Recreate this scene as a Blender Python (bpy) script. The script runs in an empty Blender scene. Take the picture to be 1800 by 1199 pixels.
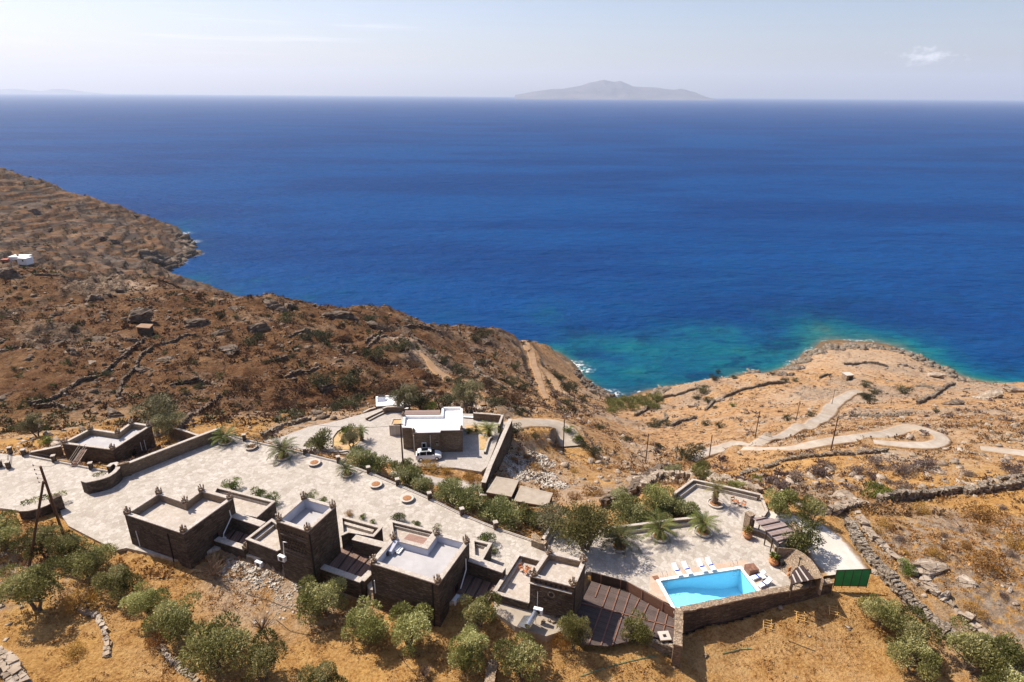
import bpy, bmesh, math, random
import numpy as np
from mathutils import Vector, Matrix, geometry

random.seed(7)
RNG = np.random.RandomState(11)
SC = bpy.context.scene
COL = SC.collection

# ------------------------------------------------------------------ camera, light, exposure
FPX, HOR, ROLL, CAMZ = 1100.0, 165.0, 0.0067, 54.0      # focal length and horizon on the 1800 px wide photograph
PITCH = math.atan((599.5 - HOR) / FPX)
FW = np.array([0, math.cos(PITCH), -math.sin(PITCH)])
_U = np.array([0, math.sin(PITCH), math.cos(PITCH)]); _R = np.array([1.0, 0, 0])
CR, SR = math.cos(ROLL), math.sin(ROLL)
RT = CR * _R + SR * _U
UP = -SR * _R + CR * _U
CAM = np.array([0, 0, CAMZ])
SEA = -125.0

cam = bpy.data.cameras.new('camera'); camo = bpy.data.objects.new('camera', cam); COL.objects.link(camo)
m = Matrix.Identity(4)
for i in range(3):
    m[i][0] = RT[i]; m[i][1] = UP[i]; m[i][2] = -FW[i]; m[i][3] = CAM[i]
camo.matrix_world = m
cam.sensor_width = 36; cam.lens = FPX / 1800 * 36
cam.clip_start = 0.5; cam.clip_end = 200000
SC.camera = camo

SUN_AZ, SUN_EL = math.radians(150), math.radians(52)    # azimuth from +X towards +Y
SDIR = Vector((math.cos(SUN_EL) * math.cos(SUN_AZ), math.cos(SUN_EL) * math.sin(SUN_AZ), math.sin(SUN_EL)))
sl = bpy.data.lights.new('sun', 'SUN'); sl.energy = 4.6; sl.angle = math.radians(0.5); sl.color = (1, 0.91, 0.79)
so = bpy.data.objects.new('sun', sl); COL.objects.link(so)
so.rotation_euler = (-SDIR).to_track_quat('-Z', 'Y').to_euler(); so.location = (-40, 60, 120)

W = bpy.data.worlds.new('World'); SC.world = W; W.use_nodes = True
wn, wl = W.node_tree.nodes, W.node_tree.links
wn.clear()
wo = wn.new('ShaderNodeOutputWorld'); bg = wn.new('ShaderNodeBackground'); sky = wn.new('ShaderNodeTexSky')
sky.sky_type = 'NISHITA'; sky.sun_disc = False; sky.sun_elevation = SUN_EL
sky.sun_rotation = math.atan2(SDIR.x, SDIR.y); sky.altitude = 180; sky.air_density = 1.0; sky.dust_density = 1.8; sky.ozone_density = 1.5
bg.inputs['Strength'].default_value = 0.093
# clouds: thin streaks high on the left, one small cumulus low on the right
tc = wn.new('ShaderNodeTexCoord')
def wmath(op, a, b=None, c=None):
    n = wn.new('ShaderNodeMath'); n.operation = op
    for i, v in enumerate((a, b, c)):
        if v is None: continue
        if isinstance(v, (int, float)): n.inputs[i].default_value = v
        else: wl.new(v, n.inputs[i])
    return n.outputs[0]
sep = wn.new('ShaderNodeSeparateXYZ'); wl.new(tc.outputs['Generated'], sep.inputs[0])
AZ = wmath('ARCTAN2', sep.outputs[0], sep.outputs[1]); EL = wmath('ARCSINE', sep.outputs[2])
def wnoise(sx, sy, off, det=6, rough=0.6):
    cmb = wn.new('ShaderNodeCombineXYZ'); wl.new(wmath('MULTIPLY', AZ, sx), cmb.inputs[0]); wl.new(wmath('MULTIPLY', EL, sy), cmb.inputs[1]); cmb.inputs[2].default_value = off
    n = wn.new('ShaderNodeTexNoise'); n.inputs['Scale'].default_value = 1; n.inputs['Detail'].default_value = det; n.inputs['Roughness'].default_value = rough
    wl.new(cmb.outputs[0], n.inputs['Vector']); return n.outputs[0]
def wbump(v, c, w):     # 1 at c falling to 0 at c +- w
    return wmath('SUBTRACT', 1.0, wmath('MINIMUM', wmath('ABSOLUTE', wmath('DIVIDE', wmath('SUBTRACT', v, c), w)), 1.0))
def wsat(v): 
    n = wn.new('ShaderNodeClamp'); wl.new(v, n.inputs[0]); return n.outputs[0]
st = wsat(wmath('MULTIPLY', wmath('SUBTRACT', wnoise(4.2, 110, 3.1, 5, 0.62), 0.55), 6.0))
st = wmath('MULTIPLY', st, wmath('MULTIPLY', wbump(AZ, -0.62, 0.62), wbump(EL, 0.085, 0.06)))
cu_s = wmath('MULTIPLY', wbump(AZ, 0.545, 0.085), wbump(EL, 0.047, 0.020))
cu = wsat(wmath('MULTIPLY', wmath('SUBTRACT', wmath('ADD', wmath('MULTIPLY', cu_s, 0.55), wnoise(70, 130, 1.7, 5, 0.6)), 0.80), 4.0))
cl = wmath('MINIMUM', wmath('ADD', wmath('MULTIPLY', st, 0.9), wmath('MULTIPLY', cu, 0.7)), 1.0)
mx = wn.new('ShaderNodeMix'); mx.data_type = 'RGBA'
tint = wn.new('ShaderNodeMix'); tint.data_type = 'RGBA'; tint.blend_type = 'MULTIPLY'; tint.inputs[0].default_value = 1
wl.new(sky.outputs[0], tint.inputs[6]); tint.inputs[7].default_value = (1.03, 0.96, 1.03, 1)
wl.new(cl, mx.inputs[0]); wl.new(tint.outputs[2], mx.inputs[6]); mx.inputs[7].default_value = (8.6, 8.4, 8.5, 1)
wl.new(mx.outputs[2], bg.inputs['Color']); wl.new(bg.outputs[0], wo.inputs['Surface'])

SC.view_settings.view_transform = 'Standard'; SC.view_settings.look = 'None'
SC.view_settings.exposure = 0.64; SC.view_settings.gamma = 1
SC.cycles.max_bounces = 6; SC.cycles.diffuse_bounces = 3; SC.cycles.glossy_bounces = 3
SC.cycles.transparent_max_bounces = 10; SC.cycles.volume_bounces = 1
SC.cycles.use_adaptive_sampling = True; SC.cycles.adaptive_threshold = 0.012
SC.cycles.use_denoising = True; SC.cycles.denoiser = 'OPENIMAGEDENOISE'; SC.cycles.denoising_input_passes = 'RGB_ALBEDO_NORMAL'; SC.cycles.denoising_prefilter = 'ACCURATE'

# ------------------------------------------------------------------ pixel <-> world helpers (photograph pixels, real world points)
def ray(px, py):
    return FW + RT * (px - 900) / FPX - UP * (py - 599.5) / FPX
def P(px, py, z=0.0):
    d = ray(px, py); t = (z - CAMZ) / d[2]; q = CAM + d * t
    return (float(q[0]), float(q[1]), float(z))
def D(px, py, depth):
    q = CAM + ray(px, py) * depth; return tuple(float(v) for v in q)
def depth_at(px, py, z):
    return (z - CAMZ) / ray(px, py)[2]

# ------------------------------------------------------------------ numpy noise
def _hash(ix, iy, s):
    n = (ix * 374761393 + iy * 668265263 + s * 1442695041) & 0xffffffff
    n = ((n ^ (n >> 13)) * 1274126177) & 0xffffffff
    return ((n ^ (n >> 16)) & 0xffff) / 65535.0
def vn(x, y, s=0):
    ix = np.floor(x).astype(np.int64); iy = np.floor(y).astype(np.int64)
    fx = x - ix; fy = y - iy
    fx = fx * fx * (3 - 2 * fx); fy = fy * fy * (3 - 2 * fy)
    a = _hash(ix, iy, s); b = _hash(ix + 1, iy, s); c = _hash(ix, iy + 1, s); d = _hash(ix + 1, iy + 1, s)
    return (a * (1 - fx) + b * fx) * (1 - fy) + (c * (1 - fx) + d * fx) * fy
def fbm(x, y, oct=4, s=0, g=0.5):
    t = 0; a = 1; n = 0
    for i in range(oct):
        t = t + a * vn(x, y, s + i * 17); n += a; a *= g
        x, y = x * 1.6 + y * 1.2 + 5.3, y * 1.6 - x * 1.2 + 1.7      # rotate and double
    return t / n
def sstep(a, b, x):
    t = np.clip((x - a) / (b - a), 0, 1); return t * t * (3 - 2 * t)

# ------------------------------------------------------------------ the lie of the land: heights at known spots
CP = [  # photograph pixel x, y, height
 # foreground slope
 (0,1300,-1),(930,757,-10),(962,777,-12.3),(988,787,-15),(905,748,-8.6),(400,1300,-1.5),(900,1300,-3),(1300,1300,-4),(1800,1300,-2),(-150,1150,-.5),(100,1150,-1),(500,1150,-2.4),(900,1190,-3),(1300,1150,-4),(1600,1150,-3.2),(1800,1100,-2),
 (0,1000,-.8),(130,1010,-.8),(230,985,-.6),(250,1060,-1.2),(314,1003,-.8),(400,1000,-.9),(445,1000,-.8),(512,1020,-1.4),(600,1070,-1.9),(700,1130,-2.4),(771,1088,-1.3),(820,1085,-1.0),
 (880,1075,0),(960,1115,-.3),(1012,1090,0),(1000,1140,-1.5),(1100,1145,-1.8),(1160,1135,-2),(1215,1126,-3.1),(1250,1106,-2.1),(1330,1079,-1.9),(1400,1062,-1.6),(1462,1047,-1.5),(1550,1060,-1.6),
 (1650,1050,-1.2),(1800,1000,-.5),(1900,1000,0),
 # terrace outline
 (0,830,-.3),(100,850,-.3),(-100,830,-.5),(300,820,-.3),(600,870,-.3),(900,980,-.3),(1100,990,-.3),(1250,950,-.3),(1300,880,-.3),(1420,935,-.5),(1480,990,-.6),(1500,1030,-1.0),
 # seaward of the terrace
 (20,782,-3.5),(0,760,-8),(100,775,-3.5),(190,800,-3.2),(279,788,-3),(330,768,-3.2),(270,740,-5),(330,735,-7),(400,740,-7),(480,765,-4.6),(540,740,-6),(430,768,-2.5),(620,806,-4.3),(690,828,-4.2),
 (760,852,-3.6),(850,888,-2.6),(920,925,-1.6),(960,925,-1.5),(720,840,-4.3),(860,870,-5.5),(930,880,-6.2),(950,860,-7),(880,830,-6.5),(1000,910,-2.2),(1060,900,-2.5),(1100,915,-1.5),(1160,890,-1.8),(1200,885,-1.4),(1180,850,-2.5),
 (600,760,-4.7),(700,760,-4.7),(800,800,-4.7),(860,750,-4.8),(812,728,-5.2),(700,722,-5.5),(660,728,-5.5),(640,715,-8),
 (900,790,-8.5),(930,830,-9),(940,735,-9),(1000,770,-14),(990,793,-16.5),(1003,740,-26),(950,715,-19),(900,715,-15),(1050,850,-11),(1000,850,-9.5),(1050,800,-20),(1100,870,-6),(1135,812,-28),(1150,840,-13),(1240,835,-22),(1240,850,-10),
 (1340,862,-3),(1380,890,-1.5),(1440,900,-1.2),(1350,840,-10),(1400,860,-6.5),(1450,880,-3),(1500,930,-1.5),(1600,950,-2),(1800,950,-.8),(1500,870,-6),(1600,865,-8),(1700,868,-6.5),(1800,860,-5.5),
 (1900,860,-5),(1900,780,-12),(1550,840,-11),(1700,830,-11),
 # right hillside
 (1300,820,-24),(1400,810,-17),(1460,792,-16),(1328,770,-30),(1247,803,-46),(1225,800,-52),(1180,790,-58),(1400,740,-51),(1463,712,-74),(1300,795,-28),(1400,782,-20),(1540,765,-19),(1640,760,-17),(1655,782,-15),(1600,786,-15.5),
 (1720,790,-14),(1800,795,-13),(1560,740,-33),(1650,735,-35),(1750,740,-36),(1800,740,-36),(1900,740,-36),(1500,690,-92),(1400,700,-90),(1300,720,-80),(1220,740,-82),(1600,710,-68),(1700,705,-72),(1800,700,-66),
 (1150,745,-88),(1120,725,-108),(1080,735,-90),(1100,760,-68),(1900,690,-76),
 # the far shore on the right: silhouette and headland
 (1160,693,-113),(1250,666,-104),(1330,656,-108),(1375,658,-117),(1385,650,-123),(1405,635,-124.5),(1430,615,-124.5),(1440,625,-119),(1500,608,-120.5),(1560,612,-120),(1600,630,-121),(1650,648,-121),(1700,673,-121.5),(1710,678,-112),(1800,672,-104),(1950,665,-104),
 (1480,645,-111),(1560,650,-110),(1640,672,-106),(1500,670,-103),(1600,690,-92),(1430,670,-107),
 # cove
 (1100,704,-124.3),(1060,697,-124),(1040,690,-121),(1020,660,-123.8),(1008,645,-123.5),(1085,702,-124.3),
 # left: ravine, slope and skyline
 (1010,690,-96),(1000,700,-70),(960,700,-47),(990,655,-105),(940,640,-82),(920,600,-90),(985,630,-112),(960,608,-104),(880,578,-80),(860,574,-70),(780,566,-58),(680,548,-37),(600,537,-30),(540,535,-24),(480,520,-18),(400,520,-19),(340,512,-22),
 (860,640,-48),(900,690,-38),(860,700,-26),(780,690,-24),(780,620,-37),(700,600,-28),(700,650,-24),(690,696,-15),(620,700,-18),(560,700,-20),(600,640,-18),(600,590,-23),(520,690,-19),(450,720,-15),(480,640,-16),(480,590,-17),(480,550,-17),
 (400,700,-15),(350,640,-14),(330,580,-16),(350,545,-19),(255,580,-16),(240,545,-16),(300,495,-24),(200,490,-20),(180,510,-18),(90,472,-17),(0,470,-15),(-150,465,-12),(100,520,-16),(0,540,-15),(100,600,-14),(0,620,-12.5),(200,640,-14),(100,700,-13),
 (0,700,-12),(-150,700,-10),(250,700,-13),(170,735,-9),(60,755,-8),(320,710,-12),(-150,600,-11),(-150,540,-12),
 # promontory beyond
]
CPD = [ # pixel x, y, depth along the lens axis
 (-120,255,860),(0,293,850),(80,318,850),(160,345,840),(205,362,835),(250,387,820),(300,412,800),
 (0,400,640),(-150,400,600),(150,420,650),(80,440,560),(0,440,500),(250,430,690),(200,460,590),(150,475,520),(0,330,800),(60,350,780),(100,380,730),(-200,330,760),(260,462,620),
]
_ctl = [P(*c) for c in CP] + [D(*c) for c in CPD]
def _sea(px, py, dz=0): _ctl.append(P(px, py, SEA + dz))
for a in [(343,440,-1),(325,415,-1),(345,450,-1),(318,470,-1.2),(300,478,-2),(300,395,-8),(270,370,-15),(360,420,-12),(350,480,-15),(330,500,-20),(420,480,-25),(420,400,-30),(250,330,-40),(150,300,-45),(0,270,-45)]: _sea(*a)
for a in [(1050,670,-3.5),(1120,660,-3.5),(1150,630,-3.2),(1250,620,-2.6),(1100,600,-6),(1200,590,-7),(1330,622,-10),(1310,580,-12),(1400,572,-4),(1450,575,-2.5),(1530,592,-1.8),(1590,612,-1.5),(1700,640,-12),(1650,620,-10),(1640,600,-25),
          (1480,545,-12),(1350,545,-20),(1200,550,-22),(1000,560,-30),(1050,590,-16),(1060,640,-7),(1415,600,-2.0),(1760,655,-14),(1800,640,-25),(1380,630,-3.0),(1180,675,-2.5),(1250,655,-2.5),(1100,690,-1.5),(1500,598,-1.5),
          (700,480,-45),(500,440,-45),(900,500,-45),(1200,500,-45),(1500,480,-45),(1800,560,-45),(2000,620,-30),(2000,560,-45),(1020,635,-3),(940,580,-12),(800,540,-25)]: _sea(*a)
# land falls away behind each skyline
for (px, py, z) in [(680,548,-37),(600,537,-30),(540,535,-24),(480,520,-18),(400,520,-19),(340,512,-22),(300,495,-24),(780,566,-58),(860,574,-70),(880,578,-80)]:
    d0 = depth_at(px, py, z)
    for k, ex in ((1.16, 10), (1.5, 26)):
        q = D(px, py, d0 * k); _ctl.append((q[0], q[1], max(q[2] - ex, -148)))
for (px, py, z, ex) in [(200,490,-20,12),(90,472,-17,9),(0,470,-15,8),(-150,465,-12,6)]:
    d0 = depth_at(px, py, z); q = D(px, py, d0 * 1.25); _ctl.append((q[0], q[1], q[2] - ex))
for (px, py, dp) in [(-120,255,860),(0,293,850),(80,318,850),(160,345,840),(205,362,835),(250,387,820)]:
    q = D(px, py, dp * 1.14); _ctl.append((q[0], q[1], -138)); q = D(px, py, dp * 1.4); _ctl.append((q[0], q[1], -165))
for (px, py, z) in [(1160,693,-113),(1250,666,-104),(1330,656,-108),(1710,678,-112),(1800,672,-104),(1950,665,-104)]:
    d0 = depth_at(px, py, z); q = D(px, py, d0 * 1.13); _ctl.append((q[0], q[1], max(q[2] - 5, SEA - 3.0)))
_ctl += [(-60, 15, 3), (60, 15, 2), (0, -30, 12), (-120, 30, 6), (120, 30, 4), (-300, 0, 20), (300, 0, 20), (-200, 90, -2), (180, 80, 2), (-300, 200, -5), (300, 200, -30)]
CTLP = np.array(_ctl, float)
_keep = []
for i in range(len(CTLP)):
    if all(np.hypot(*(CTLP[i, :2] - CTLP[j, :2])) > 0.9 for j in _keep): _keep.append(i)
CTLP = CTLP[_keep]
def _phi(r): return r
_A = _phi(np.hypot(CTLP[:, None, 0] - CTLP[None, :, 0], CTLP[:, None, 1] - CTLP[None, :, 1]))
NCTL = len(CTLP); _M = np.zeros((NCTL + 3, NCTL + 3)); _M[:NCTL, :NCTL] = _A - np.eye(NCTL) * 0.25
_M[:NCTL, NCTL] = 1; _M[:NCTL, NCTL + 1] = CTLP[:, 0]; _M[:NCTL, NCTL + 2] = CTLP[:, 1]; _M[NCTL:, :NCTL] = _M[:NCTL, NCTL:].T
CTLW = np.linalg.solve(_M, np.concatenate([CTLP[:, 2], np.zeros(3)]))
def base_h(x, y):
    out = np.zeros_like(x); B = 20000
    xf = x.ravel(); yf = y.ravel(); of = out.ravel()
    for i in range(0, len(xf), B):
        r = np.sqrt((xf[i:i+B, None] - CTLP[None, :, 0]) ** 2 + (yf[i:i+B, None] - CTLP[None, :, 1]) ** 2)
        of[i:i+B] = r @ CTLW[:NCTL] + CTLW[NCTL] + CTLW[NCTL + 1] * xf[i:i+B] + CTLW[NCTL + 2] * yf[i:i+B]
    return of.reshape(x.shape)

# paved platforms: outlines in photograph pixels at their own height
TERR = [P(*q, 0) for q in [(-90,786),(0,797),(49,802),(92,810),(153,822.7),(192,829),(212,838),(383,771.3),(397,760),(408,765.9),(430,773.4),(478,784.2),(532,797.6),(589,811.8),(627,822.6),(645,830),(662,834.5),(697,851.8),(753,876.8),(810,905),
    (869,928.5),(934,950.2),(955,958),(975,930),(1010,936),(1062,930),(1110,936),(1181,925),(1225,916),(1236,911),(1182,869.5),(1217.4,844.6),(1336.4,871),(1346.8,899.3),(1340,908),(1350,914),(1398,935),(1380,960),(1385,975),(1424,1000),(1444,1017),
    (1331,1040),(1192,1069),(1165,1056),(1129,1036),(1102,1021.5),(1040,1005),(1030,1005),(1008,1058),(930,1046),(868,1034),(775,1065),(650,1036),(640,1020),(575,998),(556,1012),(490,990),(434,975),(388,962),(315,985),(222,963),(205,967),(180,955),(120,924),(108,905),(104,890),(92,884),(68,893),(37,898),(0,893),(-90,880)]]
PLAZA_Z = -4.5
PLAZA = [P(*q, PLAZA_Z) for q in [(455,777),(500,766),(540,751),(600,738),(650,724),(672,717),(706,719),(710,727),(815,727),(885,729),(884,745),(870,785),(856,820),(846,829),(800,822),(745,821),(700,817),(672,811),(640,799),(600,797),(560,800),(500,789)]]
def poly_d(x, y, poly):     # signed distance, negative inside
    pts = np.array(poly)[:, :2]; n = len(pts)
    d = np.full(x.shape, 1e9); ins = np.zeros(x.shape, bool)
    for i in range(n):
        a = pts[i]; b = pts[(i + 1) % n]; e = b - a
        t = np.clip(((x - a[0]) * e[0] + (y - a[1]) * e[1]) / (e @ e), 0, 1)
        d = np.minimum(d, np.hypot(x - a[0] - t * e[0], y - a[1] - t * e[1]))
        c = ((a[1] > y) != (b[1] > y)); 
        with np.errstate(divide='ignore', invalid='ignore'):
            xi = (b[0] - a[0]) * (y - a[1]) / (b[1] - a[1]) + a[0]
        ins ^= c & (x < xi)
    return np.where(ins, -d, d)
POOL = [(1160.5,1021.3),(1301,999.9),(1331.3,1040),(1187.8,1069.2)]
POOLW = [P(*q, 0) for q in POOL]
DECKP = [P(*q, -.75)[:2] for q in [(1040,1021),(1107,1042),(1187,1088),(1186,1128),(1140,1120),(1068,1136),(1020,1132),(1000,1110),(1013,1075)]]

def rockiness(x, y):
    r = fbm(x / 34.0, y / 34.0, 4, 5)
    left = sstep(10, -40, x - (y - 100) * 0.12) * sstep(95, 130, y)
    right = sstep(60, 110, x) * sstep(80, 120, y)
    thr = 0.62 - 0.045 * left - 0.03 * right
    return sstep(thr, thr + 0.08, r), left
ROADH = []
def H(x, y, detail=True):
    x = np.asarray(x, float); y = np.asarray(y, float)
    h = base_h(x, y)
    if detail:
        dt = np.full(x.shape, 99.0); near = (y < 150) & (y > 30)
        if near.any():
            dt[near] = np.minimum(poly_d(x[near], y[near], TERR), poly_d(x[near], y[near], PLAZA))
        f = sstep(1.0, 14.0, dt) * (0.35 + 0.65 * sstep(70, 130, y))
        far = sstep(80, 300, y)
        rk, left = rockiness(x, y)
        shore = sstep(-126, -118, h) * 0.8 + 0.2
        h = h + f * shore * ((fbm(x / 19, y / 19, 4, 2) - .5) * (2.6 + 5.0 * left * far + 1.5 * far) + (fbm(x / 3.1, y / 3.1, 3, 9) - .5) * (0.55 + 1.5 * left))
        led = fbm(x / 9, y / 13, 3, 21) * 9
        fl = np.floor(led); st_ = fl + sstep(0.72, 1.0, led - fl)
        h = h + f * shore * rk * ((st_ - 4.5) * 0.75 + (fbm(x / 1.7, y / 1.7, 3, 33) - .5) * 1.3) * (0.7 + 0.8 * left)
        # old cultivation terraces on the promontory and the right slope
        tz = sstep(380, 470, y) * sstep(-60, -120, x)
        q = h / 4.6 + fbm(x / 70, y / 70, 3, 40) * 2.2; qf = np.floor(q)
        h = h + tz * 4.6 * 0.92 * ((qf + sstep(0.78, 1, q - qf)) - q + 0.2) * sstep(-124, -116, h)
        if near.any():
            xn, yn, hn = x[near], y[near], h[near]
            for poly, lv in ((PLAZA, PLAZA_Z), (TERR, 0.0)):
                d = poly_d(xn, yn, poly)
                w_ = 1 - sstep(0.15, 1.5, d)
                hn = np.where(d < 0.15, lv - 0.35, hn * (1 - w_) + np.minimum(hn, lv - 0.35) * w_)
            d = poly_d(xn, yn, DECKP); w_ = 1 - sstep(-.6, .8, d); hn = hn * (1 - w_) + np.minimum(hn, -1.7) * w_
            d = poly_d(xn, yn, POOLW); hn = np.where(d < 1.2, -4.0, hn)
            h[near] = hn
        for pts, hw, zz in ROADH:       # cut and fill under the tracks
            x0, x1, y0, y1 = pts[:, 0].min()-9, pts[:, 0].max()+9, pts[:, 1].min()-9, pts[:, 1].max()+9
            mk = (x > x0) & (x < x1) & (y > y0) & (y < y1)
            if not mk.any(): continue
            xm, ym, hm = x[mk], y[mk], h[mk]; best = np.full(xm.shape, 1e9); zb = np.zeros(xm.shape); wb = np.zeros(xm.shape)
            for k in range(len(pts)):
                d = (xm - pts[k, 0])**2 + (ym - pts[k, 1])**2; u = d < best; best = np.where(u, d, best); zb = np.where(u, zz[k], zb); wb = np.where(u, hw[k], wb)
            d = np.sqrt(best) - wb; w_ = 1 - sstep(.5, 5.0, d); h[mk] = hm * (1 - w_) + (zb - .22) * w_
    return h
def Hs(x, y): return float(H(np.array([x]), np.array([y]))[0])
_TT = np.geomspace(35, 1300, 700)
def G(px, py):              # where a sight line meets the land
    d = ray(px, py); q = CAM[:, None] + d[:, None] * _TT
    hh = H(q[0], q[1]); below = np.nonzero(q[2] < np.maximum(hh, SEA))[0]
    if len(below) == 0: return D(px, py, 1000)
    i = max(1, below[0]); a, b = _TT[i - 1], _TT[i]
    t = np.linspace(a, b, 12); q = CAM[:, None] + d[:, None] * t
    hh = H(q[0], q[1]); k = np.nonzero(q[2] < np.maximum(hh, SEA))[0]; k = k[0] if len(k) else 11
    return (float(q[0][k]), float(q[1][k]), float(max(hh[k], SEA)))
def dep(p): return float(np.dot(np.array(p) - CAM, FW))

# ------------------------------------------------------------------ node materials
class NT:
    def __init__(s, name):
        s.m = bpy.data.materials.new(name); s.m.use_nodes = True; s.t = s.m.node_tree; s.t.nodes.clear()
        s.out = s.t.nodes.new('ShaderNodeOutputMaterial')
    def n(s, typ, **kw):
        nd = s.t.nodes.new('ShaderNode' + typ)
        for k, v in kw.items(): setattr(nd, k, v)
        return nd
    def put(s, sock, v):
        if v is None: return
        if isinstance(v, bpy.types.NodeSocket): s.t.links.new(v, sock)
        elif isinstance(v, tuple) and len(v) == 3 and sock.type == 'RGBA': sock.default_value = (*v, 1)
        else: sock.default_value = v
    def pos(s): return s.n('NewGeometry').outputs['Position']
    def normal(s): return s.n('NewGeometry').outputs['Normal']
    def obj(s): return s.n('TexCoord').outputs['Object']
    def scale(s, v, sc):
        nd = s.n('VectorMath', operation='MULTIPLY'); s.put(nd.inputs[0], v); nd.inputs[1].default_value = sc; return nd.outputs[0]
    def noise(s, v, sc, det=4, rough=.55, out=0):
        nd = s.n('TexNoise'); s.put(nd.inputs['Vector'], v); nd.inputs['Scale'].default_value = sc; nd.inputs['Detail'].default_value = det; nd.inputs['Roughness'].default_value = rough
        return nd.outputs[out]
    def voro(s, v, sc, feat='F1', out='Distance', rand=1.0):
        nd = s.n('TexVoronoi', feature=feat); s.put(nd.inputs['Vector'], v); nd.inputs['Scale'].default_value = sc; nd.inputs['Randomness'].default_value = rand
        return nd.outputs[out]
    def ma(s, op, a, b=None, c=None, clamp=False):
        nd = s.n('Math', operation=op, use_clamp=clamp)
        for i, v in enumerate((a, b, c)): s.put(nd.inputs[i], v)
        return nd.outputs[0]
    def ramp(s, f, stops):
        nd = s.n('ValToRGB'); s.put(nd.inputs[0], f); cr = nd.color_ramp
        while len(cr.elements) < len(stops): cr.elements.new(0.5)
        for e, (p_, c) in zip(cr.elements, stops): e.position = p_; e.color = (*c, 1) if len(c) == 3 else c
        return nd.outputs[0]
    def rng(s, v, a, b, c=0.0, d=1.0):
        nd = s.n('MapRange'); s.put(nd.inputs[0], v)
        for i, q in enumerate((a, b, c, d)): nd.inputs[i + 1].default_value = q
        return nd.outputs[0]
    def mix(s, f, a, b, mode='MIX'):
        nd = s.n('Mix', data_type='RGBA', blend_type=mode); s.put(nd.inputs[0], f); s.put(nd.inputs[6], a); s.put(nd.inputs[7], b); return nd.outputs[2]
    def attr(s, name, out='Fac'):
        nd = s.n('Attribute', attribute_name=name); return nd.outputs[out]
    def rand(s): return s.n('ObjectInfo').outputs['Random']
    def bump(s, h, strength=.5, dist=.1, nrm=None):
        nd = s.n('Bump'); s.put(nd.inputs['Height'], h); nd.inputs['Strength'].default_value = strength; nd.inputs['Distance'].default_value = dist
        if nrm: s.put(nd.inputs['Normal'], nrm)
        return nd.outputs[0]
    def bsdf(s, col, rough=.8, nrm=None, metal=0.0, spec=.3, **kw):
        nd = s.n('BsdfPrincipled'); s.put(nd.inputs['Base Color'], col); s.put(nd.inputs['Roughness'], rough); nd.inputs['Metallic'].default_value = metal
        nd.inputs['Specular IOR Level'].default_value = spec
        if nrm: s.put(nd.inputs['Normal'], nrm)
        for k, v in kw.items(): s.put(nd.inputs[k], v)
        return nd.outputs[0]
    def done(s, sh): s.t.links.new(sh, s.out.inputs['Surface']); return s.m

# ------------------------------------------------------------------ mesh and object helpers
def mesh_np(name, verts, faces, mat=None, smooth=False):
    """verts (n,3) array, faces list of index tuples or (m,k) array"""
    me = bpy.data.meshes.new(name)
    v = np.asarray(verts, np.float32)
    if isinstance(faces, np.ndarray):
        k = faces.shape[1]; me.vertices.add(len(v)); me.vertices.foreach_set('co', v.ravel())
        me.loops.add(faces.size); me.loops.foreach_set('vertex_index', faces.ravel().astype(np.int32))
        me.polygons.add(len(faces)); me.polygons.foreach_set('loop_start', np.arange(0, faces.size, k, dtype=np.int32))
        me.polygons.foreach_set('loop_total', np.full(len(faces), k, np.int32))
        me.update(calc_edges=True); me.validate()
    else:
        me.from_pydata([tuple(map(float, q)) for q in v], [], [tuple(f) for f in faces]); me.update()
    if mat: me.materials.append(mat)
    if smooth: me.polygons.foreach_set('use_smooth', np.ones(len(me.polygons), bool))
    return me
def fattr(me, name, vals):
    a = me.attributes.new(name, 'FLOAT', 'POINT'); a.data.foreach_set('value', np.asarray(vals, np.float32).ravel())
def link(name, me, parent=None, loc=None):
    o = bpy.data.objects.new(name, me); COL.objects.link(o)
    if parent is not None: o.parent = parent
    if loc is not None: o.location = loc
    return o
def tag(o, label, cat, group=None, kind=None):
    o['label'] = label; o['category'] = cat
    if group: o['group'] = group
    if kind: o['kind'] = kind
    return o
def thing(name, label, cat, loc=(0, 0, 0), rz=0, group=None):
    o = bpy.data.objects.new(name, None); COL.objects.link(o); o.location = loc; o.rotation_euler = (0, 0, rz); o.empty_display_size = .2
    return tag(o, label, cat, group)
def structure(name, me, label=None):
    o = link(name, me); o['kind'] = 'structure'
    if label: o['label'] = label; o['category'] = name.replace('_', ' ')
    return o
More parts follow.
